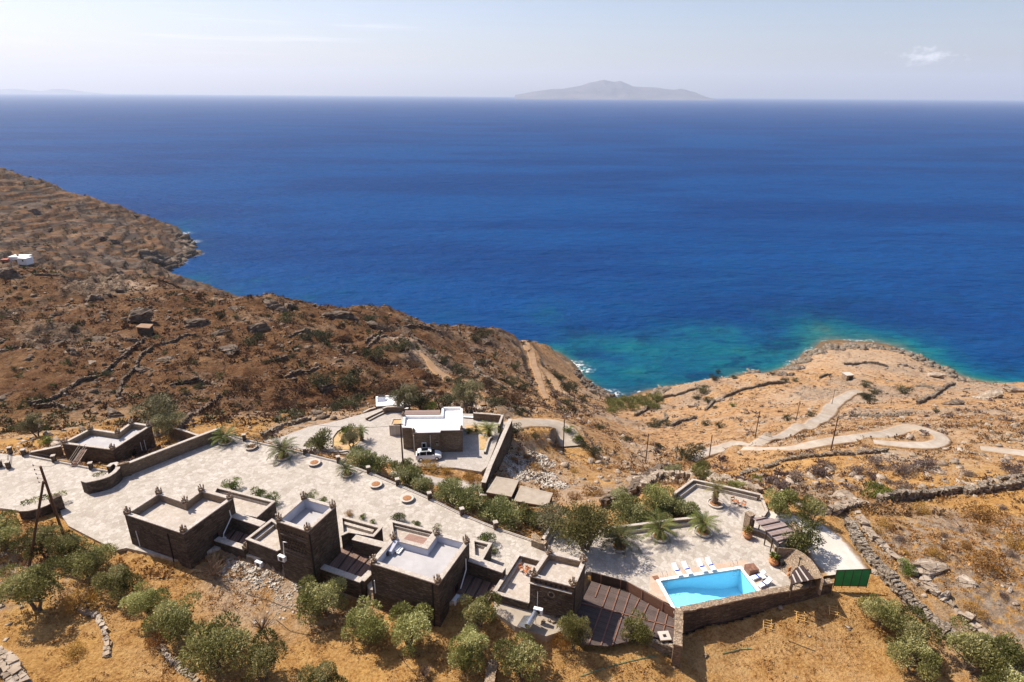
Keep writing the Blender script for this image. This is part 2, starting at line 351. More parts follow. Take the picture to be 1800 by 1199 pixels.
class MB:
    def __init__(s): s.v = []; s.f = []
    def add(s, vs, fs):
        k = len(s.v); s.v += [tuple(map(float, q)) for q in vs]; s.f += [tuple(i + k for i in f) for f in fs]; return s
    def box(s, c, size, rz=0, rx=0, ry=0, jit=0):
        hx, hy, hz = size[0] / 2, size[1] / 2, size[2] / 2
        M = Matrix.Rotation(rz, 3, 'Z') @ Matrix.Rotation(ry, 3, 'Y') @ Matrix.Rotation(rx, 3, 'X')
        vs = []
        for X, Y, Z in ((-1,-1,-1),(1,-1,-1),(1,1,-1),(-1,1,-1),(-1,-1,1),(1,-1,1),(1,1,1),(-1,1,1)):
            q = M @ Vector((X * hx, Y * hy, Z * hz))
            vs.append((c[0] + q.x + random.uniform(-jit, jit), c[1] + q.y + random.uniform(-jit, jit), c[2] + q.z + random.uniform(-jit, jit)))
        return s.add(vs, [(0,3,2,1),(4,5,6,7),(0,1,5,4),(1,2,6,5),(2,3,7,6),(3,0,4,7)])
    def prism(s, poly, z0, z1, top=True, bottom=True):
        n = len(poly); z0 = z0 if hasattr(z0, '__len__') else [z0] * n; z1 = z1 if hasattr(z1, '__len__') else [z1] * n
        ar = sum(poly[i][0] * poly[(i+1) % n][1] - poly[(i+1) % n][0] * poly[i][1] for i in range(n))
        if ar < 0: poly = poly[::-1]; z0 = z0[::-1]; z1 = z1[::-1]
        vs = [(p[0], p[1], z0[i]) for i, p in enumerate(poly)] + [(p[0], p[1], z1[i]) for i, p in enumerate(poly)]
        fs = [(i, (i+1) % n, n + (i+1) % n, n + i) for i in range(n)]
        if top: fs.append(tuple(range(n, 2 * n)))
        if bottom: fs.append(tuple(range(n - 1, -1, -1)))
        return s.add(vs, fs)
    def tube(s, pts, rad, n=6, cap=True):
        pts = [Vector(p) for p in pts]; rad = rad if hasattr(rad, '__len__') else [rad] * len(pts)
        vs = []; fs = []; pu = None
        for i, p in enumerate(pts):
            t = (pts[min(i + 1, len(pts) - 1)] - pts[max(i - 1, 0)]).normalized()
            u = t.cross(Vector((0, 0, 1))) if pu is None else (pu - t * pu.dot(t))
            if u.length < 1e-3: u = t.cross(Vector((1, 0, 0)))
            u.normalize(); pu = u; w = t.cross(u)
            for k in range(n):
                a = 2 * math.pi * k / n; vs.append(p + (u * math.cos(a) + w * math.sin(a)) * rad[i])
        for i in range(len(pts) - 1):
            for k in range(n): fs.append((i*n + k, i*n + (k+1) % n, (i+1)*n + (k+1) % n, (i+1)*n + k))
        if cap: fs.append(tuple(range(n - 1, -1, -1))); fs.append(tuple(range((len(pts)-1)*n, len(pts)*n)))
        return s.add(vs, fs)
    def lathe(s, prof, c=(0, 0, 0), n=16):
        vs = []; fs = []
        for r, z in prof:
            for k in range(n): a = 2*math.pi*k/n; vs.append((c[0] + r*math.cos(a), c[1] + r*math.sin(a), c[2] + z))
        for i in range(len(prof) - 1):
            for k in range(n): fs.append((i*n + k, i*n + (k+1) % n, (i+1)*n + (k+1) % n, (i+1)*n + k))
        fs.append(tuple(range(n - 1, -1, -1))); fs.append(tuple(range((len(prof)-1)*n, len(prof)*n)))
        return s.add(vs, fs)
    def mesh(s, name, mat, smooth=False, origin=None, rz=0):
        vs = s.v
        if origin is not None:
            c, sn = math.cos(-rz), math.sin(-rz)
            vs = [((x-origin[0])*c - (y-origin[1])*sn, (x-origin[0])*sn + (y-origin[1])*c, z-origin[2]) for x, y, z in vs]
        return mesh_np(name, vs, s.f, mat, smooth)
def part(name, mb, mat, parent, smooth=False, world=True):
    """a part of a thing; world=True: the shape was given in world coordinates"""
    me = mb.mesh(name, mat, smooth, origin=tuple(parent_origin(parent)) if world else None, rz=parent_rz(parent) if world else 0)
    return link(name, me, parent)
def parent_origin(p):
    while p.parent is not None: p = p.parent
    return p.location
def parent_rz(p):
    while p.parent is not None: p = p.parent
    return p.rotation_euler[2]
def solo(name, mb, mat, label, cat, group=None, smooth=False, origin=None):
    if origin is None:
        a = np.array(mb.v); origin = (float(a[:, 0].mean()), float(a[:, 1].mean()), float(a[:, 2].min()))
    o = link(name, mb.mesh(name, mat, smooth, origin=origin), None, origin); return tag(o, label, cat, group)
def inset(poly, w):     # shrink a polygon (list of xy..) by w
    n = len(poly); ar = sum(poly[i][0]*poly[(i+1) % n][1] - poly[(i+1) % n][0]*poly[i][1] for i in range(n)); sg = 1 if ar > 0 else -1
    out = []
    for i in range(n):
        a, b, c = Vector(poly[i-1][:2]), Vector(poly[i][:2]), Vector(poly[(i+1) % n][:2])
        e1 = (b - a).normalized(); e2 = (c - b).normalized()
        n1 = Vector((-e1.y, e1.x)) * sg; n2 = Vector((-e2.y, e2.x)) * sg
        bi = (n1 + n2); k = w / max(0.35, (1 + n1.dot(n2)) / 1) ; q = b + bi * k
        out.append((q.x, q.y))
    return out
# ------------------------------------------------------------------ materials
def m_ground():
    t = NT('hillside_ground'); p = t.pos()
    rk = t.attr('rock'); lf = t.attr('left'); gold = t.attr('gold'); pale = t.attr('pale')
    big = t.noise(p, .06, 5, .6); mid = t.ma('ADD', t.ma('MULTIPLY', t.noise(p, .45, 6, .65), .62), t.ma('MULTIPLY', t.noise(t.scale(p, (1, 1, 3)), .13, 6, .72), .38)); fine = t.noise(p, 3.2, 6, .7); vf = t.noise(p, 11, 3, .7)
    grass = t.ramp(t.ma('ADD', t.ma('MULTIPLY', mid, .45), t.ma('MULTIPLY', fine, .55)), [(.30, (.14,.058,.018)), (.42, (.31,.152,.045)), (.50, (.47,.262,.085)), (.60, (.56,.35,.13)), (.75, (.62,.45,.22))])
    dry = t.ramp(t.ma('ADD', t.ma('MULTIPLY', mid, .5), t.ma('MULTIPLY', fine, .5)), [(.30, (.11,.052,.025)), (.43, (.26,.135,.06)), (.52, (.42,.255,.125)), (.62, (.53,.365,.205)), (.74, (.60,.48,.33))])
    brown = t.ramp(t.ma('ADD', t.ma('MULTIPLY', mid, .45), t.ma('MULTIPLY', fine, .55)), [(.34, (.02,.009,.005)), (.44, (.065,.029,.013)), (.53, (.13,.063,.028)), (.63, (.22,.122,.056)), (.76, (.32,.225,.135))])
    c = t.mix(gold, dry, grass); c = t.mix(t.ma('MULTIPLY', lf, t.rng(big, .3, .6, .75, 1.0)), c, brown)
    # low thorny scrub seen from far: round darker cushions
    vd = t.voro(t.scale(p, (1, 1, .4)), .62); vc = t.voro(t.scale(p, (1, 1, .4)), .62, out='Color')
    sc = t.n('SeparateColor'); t.put(sc.inputs[0], vc)
    on = t.ma('MULTIPLY', t.ma('GREATER_THAN', sc.outputs[0], .55), t.rng(vd, .42, .30))
    far = t.attr('far')
    scrub = t.ramp(sc.outputs[1], [(0, (.10,.06,.045)), (.4, (.16,.09,.05)), (.7, (.13,.10,.075)), (1, (.24,.13,.05))])
    c = t.mix(t.ma('MULTIPLY', t.ma('MULTIPLY', on, far), .75), c, scrub)
    # bare stony soil
    soil = t.ramp(fine, [(.3, (.27,.18,.11)), (.6, (.48,.36,.25))])
    c = t.mix(t.ma('MULTIPLY', pale, t.rng(mid, .40, .52)), c, soil)
    sep = t.n('SeparateXYZ'); t.put(sep.inputs[0], t.normal())
    steep = t.rng(sep.outputs[2], .80, .58)
    rn = t.noise(t.scale(p, (1, 1, 2.6)), 1.1, 8, .7)
    rock = t.ramp(rn, [(.3, (.03,.02,.014)), (.45, (.10,.07,.049)), (.58, (.20,.15,.108)), (.75, (.32,.26,.20))])
    rfac = t.ma('MAXIMUM', t.ma('MULTIPLY', rk, t.rng(t.noise(p, .9, 5, .7), .40, .52)), t.ma('MULTIPLY', steep, t.rng(mid, .35, .5)))
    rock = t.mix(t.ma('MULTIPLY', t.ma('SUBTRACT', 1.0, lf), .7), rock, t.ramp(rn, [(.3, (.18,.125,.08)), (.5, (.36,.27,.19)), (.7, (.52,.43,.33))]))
    c = t.mix(rfac, c, rock)
    sp = t.n('SeparateXYZ'); t.put(sp.inputs[0], p)
    # stone terrace walls following the contours of the far promontory
    pr = t.attr('prom'); zz = t.ma('ADD', t.ma('DIVIDE', sp.outputs[2], 5.6), t.ma('MULTIPLY', t.noise(p, .008, 4, .6), 6.0)); fr = t.ma('FRACT', zz)
    ln = t.ma('MULTIPLY', t.rng(t.ma('ABSOLUTE', t.ma('SUBTRACT', fr, .5)), .24, .12), t.rng(t.noise(p, .02, 4, .6), .38, .48))
    c = t.mix(t.ma('MULTIPLY', pr, t.rng(t.noise(t.scale(p, (1, 1, 2)),   .035, 6, .7), .46, .60, 0, .9)), c, t.ramp(t.noise(p, .2, 5, .7), [(.4, (.03,.024,.02)), (.62, (.15,.125,.105))]))
    c = t.mix(t.ma('MULTIPLY', t.ma('MULTIPLY', pr, ln), .8), c, (.045,.033,.026))
    # wet rocks at the water line
    wet = t.rng(t.ma('SUBTRACT', sp.outputs[2], t.ma('MULTIPLY', t.noise(p, .12, 4, .7), 6.0)), SEA + 1.0, SEA - 1.5); c = t.mix(t.ma('MULTIPLY', wet, .7), c, (.06,.05,.035))
    h = t.ma('ADD', t.ma('MULTIPLY', fine, .5), t.ma('ADD', t.ma('MULTIPLY', vf, .2), t.ma('MULTIPLY', t.ma('MULTIPLY', on, far), .7)))
    h = t.ma('ADD', h, t.ma('MULTIPLY', rn, .9))
    return t.done(t.bsdf(c, .95, t.bump(h, 1.0, .55), spec=.08))
def m_sea():
    t = NT('sea_water'); p = t.pos(); d = t.attr('depth_w')
    n1 = t.noise(p, .018, 5, .6); n2 = t.noise(t.scale(p, (1, 3.2, 1)), .0016, 6, .6)
    dd = t.ma('MULTIPLY', d, t.rng(n1, .35, .65, .45, 1.75))
    col = t.ramp(t.ma('DIVIDE', dd, 40.0), [(0, (.13,.17,.12)), (.03, (.02,.14,.13)), (.08, (.003,.125,.16)), (.18, (.001,.075,.16)), (.40, (.001,.054,.172)), (1, (.001,.052,.188))])
    weed = t.ma('MULTIPLY', t.rng(t.noise(p, .03, 5, .6), .54, .62), t.rng(d, 1.0, 3.0)); col = t.mix(t.ma('MULTIPLY', t.ma('MULTIPLY', weed, .7), t.rng(d, 16, 7)), col, (.001,.035,.09))
    col = t.mix(t.ma('MULTIPLY', t.rng(n2, .42, .58), .85), col, t.mix(.6, col, (.001,.022,.11)))
    sv = t.noise(p, .35, 5, .75)
    foam = t.ma('MULTIPLY', t.ma('MULTIPLY', t.rng(d, .9, .1), t.rng(t.noise(p, .04, 3), .5, .6)), t.rng(sv, .52, .60))
    fpos = t.attr('foam'); foam = t.ma('MAXIMUM', foam, t.ma('MULTIPLY', fpos, t.rng(sv, .50, .58)))
    w1 = t.noise(t.scale(p, (1, 1.9, 1)), .11, 6, .62); w2 = t.noise(t.scale(p, (1, 1.6, 1)), .020, 5, .6); w3 = t.noise(t.scale(p, (1, 2.2, 1)), .0022, 6, .7)
    h = t.ma('ADD', t.ma('MULTIPLY', w1, 1.0), t.ma('ADD', t.ma('MULTIPLY', w2, 3.0), t.ma('MULTIPLY', w3, 9)))
    rp = t.noise(t.scale(p, (1, 2.4, 1)), .075, 4, .7); col = t.mix(t.rng(rp, .40, .62, 0, .55), col, t.mix(.55, col, (.0,.012,.07)))  # ripple light and dark put into the water colour, besides the bump
    nrm = t.bump(h, 1.0, 2.4)
    col = t.mix(foam, col, (.8,.82,.82))
    df = t.n('BsdfDiffuse'); t.put(df.inputs[0], col); t.put(df.inputs['Normal'], nrm); gl = t.n('BsdfGlossy'); gl.inputs['Roughness'].default_value = .28; t.put(gl.inputs['Normal'], nrm)
    fr = t.n('Fresnel'); fr.inputs[0].default_value = 1.33; t.put(fr.inputs['Normal'], nrm); ms = t.n('MixShader'); t.put(ms.inputs[0], t.ma('MULTIPLY', t.ma('MULTIPLY', fr.outputs[0], .11), t.ma('SUBTRACT', 1.0, foam)))
    t.t.links.new(df.outputs[0], ms.inputs[1]); t.t.links.new(gl.outputs[0], ms.inputs[2]); return t.done(ms.outputs[0])
def m_paving(name, ca, cb, cc, sc=1.7, rough=.8, joint=(.30,.26,.21), warm=None):
    t = NT(name); p = t.scale(t.pos(), (1, 1, .02)); w = t.noise(p, 1.4, 3, .6, out=1)
    nd = t.n('VectorMath', operation='ADD'); t.put(nd.inputs[0], p); t.put(nd.inputs[1], t.scale(w, (.35, .35, 0))); q = nd.outputs[0]
    vc = t.voro(q, sc, out='Color'); s = t.n('SeparateColor'); t.put(s.inputs[0], vc)
    edge = t.rng(t.voro(q, sc, 'DISTANCE_TO_EDGE'), .07, .02)
    c = t.ramp(s.outputs[0], [(0, ca), (.45, cb), (1, cc)])
    c = t.mix(.35, c, t.ramp(t.noise(p, .35, 5, .6), [(.35, ca), (.65, cc)]))
    c = t.mix(t.ma('MULTIPLY', t.rng(t.noise(p, .09, 5, .6), .42, .68), .30), c, t.mix(.5, ca, (.42,.33,.24)))
    c = t.mix(.22, c, t.ramp(t.noise(p, 6, 4, .7), [(.3, (.22,.19,.16)), (.7, (.68,.64,.6))]))
    c = t.mix(t.ma('MULTIPLY', edge, .55), c, joint)
    return t.done(t.bsdf(c, rough, t.bump(t.ma('SUBTRACT', t.noise(p, 5, 3), edge), .25, .03), spec=.2))
def m_masonry(name, a, b, c_, sc=2.2, dark=.5, flat=4.2, mortar=(.05,.04,.03), topc=None, seam=.55):
    t = NT(name); p = t.pos(); w = t.noise(p, 2.5, 3, .6, out=1)
    nd = t.n('VectorMath', operation='ADD'); t.put(nd.inputs[0], t.scale(p, (1, 1, flat))); t.put(nd.inputs[1], t.scale(w, (.5, .5, .8))); q = nd.outputs[0]
    vc = t.voro(q, sc, out='Color'); s = t.n('SeparateColor'); t.put(s.inputs[0], vc)
    edge = t.rng(t.voro(q, sc, 'DISTANCE_TO_EDGE'), .09, .02)
    c = t.ramp(s.outputs[0], [(0, a), (.5, b), (1, c_)])
    c = t.mix(.4, c, t.ramp(t.noise(p, .5, 5, .65), [(.35, a), (.65, c_)]))
    c = t.mix(t.ma('MULTIPLY', edge, seam), c, mortar)
    h = t.ma('ADD', t.ma('SUBTRACT', t.ma('MULTIPLY', s.outputs[1], .7), edge), t.ma('MULTIPLY', t.noise(p, 9, 4, .7), .4))
    return t.done(t.bsdf(c, .92, t.bump(h, .9, .07), spec=.15))
def m_plain(name, a, b, sc=3.0, rough=.7, metal=0, spec=.3, bmp=.15, bd=.02, w=(1, 1, 1), big=None):
    t = NT(name); p = t.scale(t.obj() if big is None else t.pos(), w); n = t.noise(p, sc, 5, .6)
    c = t.ramp(n, [(.33, a), (.67, b)])
    if big: c = t.mix(t.ma('MULTIPLY', t.rng(t.noise(p, big[0], 5, .65), .45, .65), big[1]), c, big[2])
    return t.done(t.bsdf(c, rough, t.bump(t.noise(p, sc * 3, 4, .6), bmp, bd), metal, spec))
def m_slats(name, a, b, ang, width=.12, gap=.22, gc=(.03,.02,.018)):
    t = NT(name); p = t.pos(); r = t.n('VectorRotate', rotation_type='Z_AXIS'); t.put(r.inputs['Vector'], p); r.inputs['Angle'].default_value = -ang
    s = t.n('SeparateXYZ'); t.put(s.inputs[0], r.outputs[0]); y = t.ma('DIVIDE', s.outputs[1], width)
    fr = t.ma('FRACT', y); idn = t.ma('FLOOR', y); g = t.ma('LESS_THAN', fr, gap)
    wn_ = t.n('TexWhiteNoise', noise_dimensions='1D'); t.put(wn_.inputs['W'], idn)
    c = t.ramp(t.ma('ADD', t.ma('MULTIPLY', wn_.outputs[0], .5), t.ma('MULTIPLY', t.noise(p, 1.5, 5), .5)), [(.2, a), (.8, b)])
    c = t.mix(g, c, gc)
    return t.done(t.bsdf(c, .75, t.bump(t.ma('SUBTRACT', 1.0, g), .6, .03), spec=.2))
def m_leaf(name, a, b, c_, trans=.22, sc=1.6, grey=None):
    t = NT(name); p = t.obj(); n = t.noise(p, sc, 4, .65); tn = t.attr('tint')
    f = t.ma('ADD', t.ma('MULTIPLY', n, .35), t.ma('ADD', t.ma('MULTIPLY', tn, .5), t.ma('MULTIPLY', t.rand(), .15)))
    c = t.ramp(f, [(.22, a), (.5, b), (.8, c_)])
    hs = t.n('HueSaturation'); t.put(hs.inputs['Color'], c); t.put(hs.inputs['Value'], t.rng(t.rand(), 0, 1, .82, 1.2)); t.put(hs.inputs['Hue'], t.rng(t.rand(), 0, 1, .488, .512)); c = hs.outputs[0]
    d = t.bsdf(c, .65, spec=.25); tr = t.n('BsdfTranslucent'); t.put(tr.inputs[0], c)
    mxs = t.n('MixShader'); mxs.inputs[0].default_value = trans; t.t.links.new(d, mxs.inputs[1]); t.t.links.new(tr.outputs[0], mxs.inputs[2])
    return t.done(mxs.outputs[0])

MAT = dict(
 ground=m_ground(), sea=m_sea(),
 paving=m_paving('crazy_paving', (.27,.225,.175), (.42,.37,.31), (.56,.51,.445)),
 paving2=m_paving('plaza_paving', (.33,.29,.25), (.40,.36,.32), (.46,.42,.375), 1.5),
 roofstone=m_paving('flagstone_roof', (.33,.27,.21), (.43,.37,.31), (.54,.48,.42), 1.9, joint=(.38,.32,.26)),
 deck=m_paving('pool_flagstone', (.44,.27,.17), (.50,.36,.26), (.56,.47,.37), 1.4, joint=(.5,.36,.25)),
 coping=m_paving('stone_coping', (.36,.30,.24), (.46,.40,.34), (.55,.50,.44), 2.6),
 wall=m_masonry('dark_schist_masonry', (.05,.035,.026), (.105,.075,.054), (.20,.15,.112), 1.9, flat=3.6),
 wall2=m_masonry('brown_schist_masonry', (.17,.115,.075), (.25,.175,.12), (.34,.25,.175), 2.4),
 wallpale=m_masonry('pale_stone_masonry', (.25,.175,.11), (.34,.25,.17), (.44,.34,.245), 3.0, seam=.4, mortar=(.16,.12,.08)),
 drystone=m_masonry('drystone', (.15,.115,.08), (.25,.20,.15), (.38,.32,.25), 1.7, flat=2.2, mortar=(.04,.03,.02)),
 rock=m_masonry('weathered_rock', (.075,.052,.036), (.15,.112,.082), (.26,.20,.15), .7, flat=3.2, seam=.35),
 rockpale=m_masonry('pale_rock', (.23,.17,.115), (.35,.275,.20), (.47,.395,.315), .8, flat=2.4, seam=.3, mortar=(.15,.11,.08)),
 rubble=m_masonry('white_rubble', (.36,.31,.25), (.48,.43,.36), (.60,.55,.48), .8, flat=2.4, seam=.25, mortar=(.2,.16,.12)),
 plaster=m_plain('grey_plaster', (.40,.41,.47), (.47,.48,.54), 1.2, .85),
 screed=m_plain('pale_roof_screed', (.39,.375,.375), (.45,.435,.43), .6, .8, big=(.5,.5,(.33,.31,.30))),
 white=m_plain('white_lime', (.78,.77,.74), (.84,.83,.80), .8, .7),
 concrete=m_plain('pale_concrete', (.46,.41,.35), (.56,.51,.45), .5, .85, big=(.25,.5,(.42,.36,.29))),
 road=m_plain('concrete_track', (.36,.30,.24), (.46,.40,.34), .7, .9, big=(.12,.6,(.30,.235,.17))),
 slab=m_plain('raw_concrete', (.31,.255,.20), (.39,.335,.27), 1.0, .85, big=(.6,.4,(.34,.28,.21))),
 dirt=m_plain('dirt_path', (.24,.15,.09), (.34,.23,.15), .8, .95, big=(.2,.5,(.19,.11,.06))),
 wood=m_plain('brown_wood', (.16,.075,.045), (.27,.14,.09), 3, .6, w=(1, 1, 6)),
 pole=m_plain('tarred_pole', (.055,.028,.018), (.11,.06,.04), 3, .8, w=(1, 1, .2)),
 metal=m_plain('dark_brown_metal', (.05,.035,.03), (.075,.055,.045), 3, .5, .3),
 steel=m_plain('steel', (.55,.56,.58), (.66,.67,.68), 2, .25, .9),
 whiteplastic=m_plain('white_plastic', (.76,.77,.78), (.82,.83,.84), 3, .4),
 black=m_plain('black_rubber_and_hole_shade', (.012,.012,.013), (.02,.02,.02), 5, .7),  # also painted in for the shade inside holes and openings
 glass=m_plain('dark_window_glass', (.01,.012,.014), (.015,.018,.02), 1, .08, spec=.6, bmp=0),
 carpaint=m_plain('white_car_paint', (.78,.78,.78), (.80,.80,.80), 1, .18, spec=.5, bmp=0),
 terracotta=m_plain('terracotta', (.42,.17,.07), (.55,.26,.11), 4, .8),
 soil=m_plain('potting_soil', (.22,.10,.045), (.40,.20,.09), 6, .95, bmp=.6, bd=.05),
 bed=m_plain('planting_bed', (.42,.26,.12), (.58,.40,.22), 2.5, .95, bmp=.6, bd=.05, big=(.7,.5,(.26,.26,.07))),
 red=m_plain('red_roof', (.36,.10,.06), (.44,.15,.09), 3, .8),
 blue=m_plain('blue_cloth', (.01,.03,.30), (.015,.05,.38), 3, .8),
 cloth=m_plain('white_cloth', (.78,.79,.8), (.84,.85,.86), 3, .8),
 canvas=m_plain('orange_canvas', (.50,.17,.06), (.60,.24,.10), 3, .8),
 bark=m_plain('olive_bark', (.085,.062,.045), (.17,.135,.105), 5, .95, w=(1, 1, .3), bmp=.8, bd=.05),
 palmbark=m_plain('palm_trunk', (.12,.075,.045), (.26,.18,.11), 7, .95, w=(1, 1, 2.5), bmp=1, bd=.08),
 twig=m_plain('dry_twigs', (.15,.10,.07), (.27,.19,.13), 5, .95),
 hose=m_plain('green_hose', (.10,.20,.12), (.16,.28,.18), 3, .5),
 cable=m_plain('black_cable', (.03,.025,.02), (.05,.04,.03), 3, .6),
 olive=m_leaf('olive_leaves', (.075,.078,.018), (.225,.215,.065), (.50,.47,.22)),
 olivegrey=m_leaf('grey_olive_leaves', (.085,.08,.035), (.23,.215,.105), (.44,.40,.24)),
 oleander=m_leaf('oleander_leaves', (.065,.075,.02), (.18,.185,.06), (.44,.42,.22)),
 green=m_leaf('green_leaves', (.045,.065,.010), (.12,.155,.022), (.26,.29,.06)),
 maquis=m_leaf('dark_shrub_leaves', (.022,.026,.010), (.055,.056,.022), (.115,.105,.045)),
 maquisb=m_leaf('brown_shrub_leaves', (.045,.024,.012), (.10,.052,.026), (.19,.10,.05)),
 purple=m_leaf('purple_grey_twigs', (.09,.06,.05), (.17,.12,.10), (.28,.22,.18)),
 goldbush=m_leaf('golden_cushion_leaves', (.15,.07,.015), (.33,.17,.04), (.52,.31,.08)),
 drytuft=m_leaf('dry_tuft_leaves', (.17,.085,.03), (.36,.19,.06), (.60,.38,.16), .15, .3),
 browntuft=m_leaf('brown_tuft_leaves', (.04,.022,.013), (.10,.055,.03), (.23,.14,.075), .15, .3),
 palm=m_leaf('palm_fronds', (.025,.038,.006), (.085,.11,.016), (.22,.24,.05)),
 palmy=m_leaf('yellowed_palm_fronds', (.07,.06,.015), (.16,.14,.04), (.33,.27,.11)),
 reed=m_leaf('reed_leaves', (.13,.14,.04), (.24,.25,.08), (.38,.36,.16)),
 island=m_plain('distant_island_rock', (.05,.048,.055), (.12,.105,.11), .0011, .95, bmp=1, bd=60, big=(.0004,.5,(.2,.17,.15))),
)
def m_pool():
    t = NT('pool_paint'); sp = t.n('SeparateXYZ'); t.put(sp.inputs[0], t.pos())
    p = t.pos(); c = t.ramp(t.noise(p, 3, 3), [(.3, (.44,.76,.92)), (.7, (.52,.80,.94))])
    return t.done(t.bsdf(c, .5, spec=.3))
def m_poolwater():
    t = NT('pool_water'); tr = t.n('BsdfTransparent'); tr.inputs[0].default_value = (.70, .93, 1.0, 1)
    gl = t.n('BsdfGlossy'); gl.inputs['Roughness'].default_value = .05
    b = t.bump(t.noise(t.pos(), 1.6, 3, .5), .16, .05); t.put(gl.inputs['Normal'], b)
    fr = t.n('Fresnel'); fr.inputs[0].default_value = 1.33; t.put(fr.inputs['Normal'], b)
    mxs = t.n('MixShader'); t.put(mxs.inputs[0], fr.outputs[0]); t.t.links.new(tr.outputs[0], mxs.inputs[1]); t.t.links.new(gl.outputs[0], mxs.inputs[2])
    return t.done(mxs.outputs[0])
MAT['pool'] = m_pool(); MAT['poolwater'] = m_poolwater()
def m_road(name, a, b, c_):
    t = NT(name); p = t.pos(); n = t.noise(p, .8, 6, .65); c = t.ramp(n, [(.33, a), (.67, b)]); c = t.mix(t.ma('MULTIPLY', t.rng(t.noise(p, .13, 5, .6), .42, .62), .6), c, c_)
    e = t.attr('edge'); f = t.rng(t.ma('ADD', e, t.ma('MULTIPLY', t.noise(p, 1.1, 5, .7), .55)), 1.02, 1.18); c = t.mix(f, c, t.ramp(t.noise(p, 2.2, 4), [(.35, (.22,.12,.055)), (.65, (.38,.25,.13))]))
    rut = t.rng(t.ma('ABSOLUTE', t.ma('SUBTRACT', e, .48)), .16, .04); c = t.mix(t.ma('MULTIPLY', t.ma('MULTIPLY', rut, t.rng(t.noise(p, .35, 3), .4, .6)), .35), c, c_)
    return t.done(t.bsdf(c, .92, t.bump(t.noise(p, 4, 5, .7), .4, .06), spec=.1))
MAT['road'] = m_road('concrete_track_worn', (.37,.315,.255), (.47,.415,.35), (.30,.235,.17)); MAT['dirt2'] = m_road('dirt_path_worn', (.25,.16,.095), (.34,.235,.15), (.20,.12,.065)); MAT['drive'] = m_road('drive_concrete', (.54,.50,.44), (.62,.58,.52), (.47,.42,.36))
t = NT('green_shade_net'); c = t.ramp(t.noise(t.pos(), 1.2, 4), [(.35, (.045,.20,.08)), (.65, (.075,.27,.12))])
d = t.bsdf(c, .7, t.bump(t.noise(t.pos(), 40, 2), .3, .01)); tr = t.n('BsdfTranslucent'); t.put(tr.inputs[0], (.06,.40,.12)); ms = t.n('MixShader'); ms.inputs[0].default_value = .45
t.t.links.new(d, ms.inputs[1]); t.t.links.new(tr.outputs[0], ms.inputs[2]); MAT['net'] = t.done(ms.outputs[0])

# ------------------------------------------------------------------ terrain
def build_terrain():
    ny, nx = 840, 760
    ys = np.geomspace(40, 1150, ny) - 8
    u = np.linspace(-1, 1, nx)
    Y, U = np.meshgrid(ys, u, indexing='ij'); X = U * (Y * 1.02 + 22)
    X = X + (vn(X * 3, Y * 3, 77) - .5) * .15
    Z = H(X, Y)
    idx = np.arange(ny * nx).reshape(ny, nx)
    f = np.stack([idx[:-1, :-1], idx[:-1, 1:], idx[1:, 1:], idx[1:, :-1]], -1).reshape(-1, 4)
    hid = (Z < SEA - 25); hf = hid[:-1, :-1] & hid[1:, 1:] & hid[:-1, 1:] & hid[1:, :-1]; f = f[~hf.ravel()]
    me = mesh_np('terrain', np.stack([X, Y, Z], -1).reshape(-1, 3), f, MAT['ground'], True)
    rk, left = rockiness(X, Y)
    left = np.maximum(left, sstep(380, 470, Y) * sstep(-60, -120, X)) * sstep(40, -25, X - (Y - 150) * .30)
    dt = np.minimum(poly_d(X, Y, TERR), 99)
    gold = sstep(150, 95, Y) * (0.35 + .65 * sstep(.35, .6, fbm(X / 14, Y / 14, 3, 61)))
    gold = np.where(Y < 78, np.maximum(gold, .85), gold)
    pale = sstep(.52, .68, fbm(X / 11, Y / 11, 4, 71)) * .8 * (.18 + .82 * sstep(70, 95, Y)) * (1 - .65 * left) + .5 * sstep(.5, .62, fbm(X / 40, Y / 40, 3, 72)) * sstep(40, 90, X)
    for (px, py, r) in [(500,990,9),(440,985,4),(600,1030,5),(920,815,9),(950,840,7),(560,745,8),(520,770,6),(1000,860,8),(730,610,10),(760,640,9),(1560,640,40),(1450,700,25),(200,510,14),(1700,920,6)]:
        q = G(px, py); pale = np.maximum(pale, sstep(r * 1.5, r * .6, np.hypot(X - q[0], Y - q[1])) * .95)
    fattr(me, 'rock', rk * sstep(2, 9, dt) * (1 - .6 * sstep(380, 470, Y))); fattr(me, 'left', left); fattr(me, 'prom', sstep(380, 470, Y) * sstep(-60, -120, X)); fattr(me, 'gold', gold); fattr(me, 'pale', np.clip(pale, 0, 1)); fattr(me, 'far', sstep(85, 150, Y))
    structure('terrain', me, 'dry rocky hillsides and headlands round the cove')
    # ground behind and beside the camera, coarse
    gx, gy = np.meshgrid(np.linspace(-420, 420, 60), np.linspace(-160, 33.5, 24)); gz = H(gx, gy)
    idx = np.arange(gx.size).reshape(gx.shape); f = np.stack([idx[:-1, :-1], idx[:-1, 1:], idx[1:, 1:], idx[1:, :-1]], -1).reshape(-1, 4)
    me = mesh_np('ground', np.stack([gx, gy, gz - .2], -1).reshape(-1, 3), f, MAT['ground'], True); fattr(me, 'gold', np.ones(gx.size))
    structure('ground', me, 'dry golden grass slope at the viewer side')
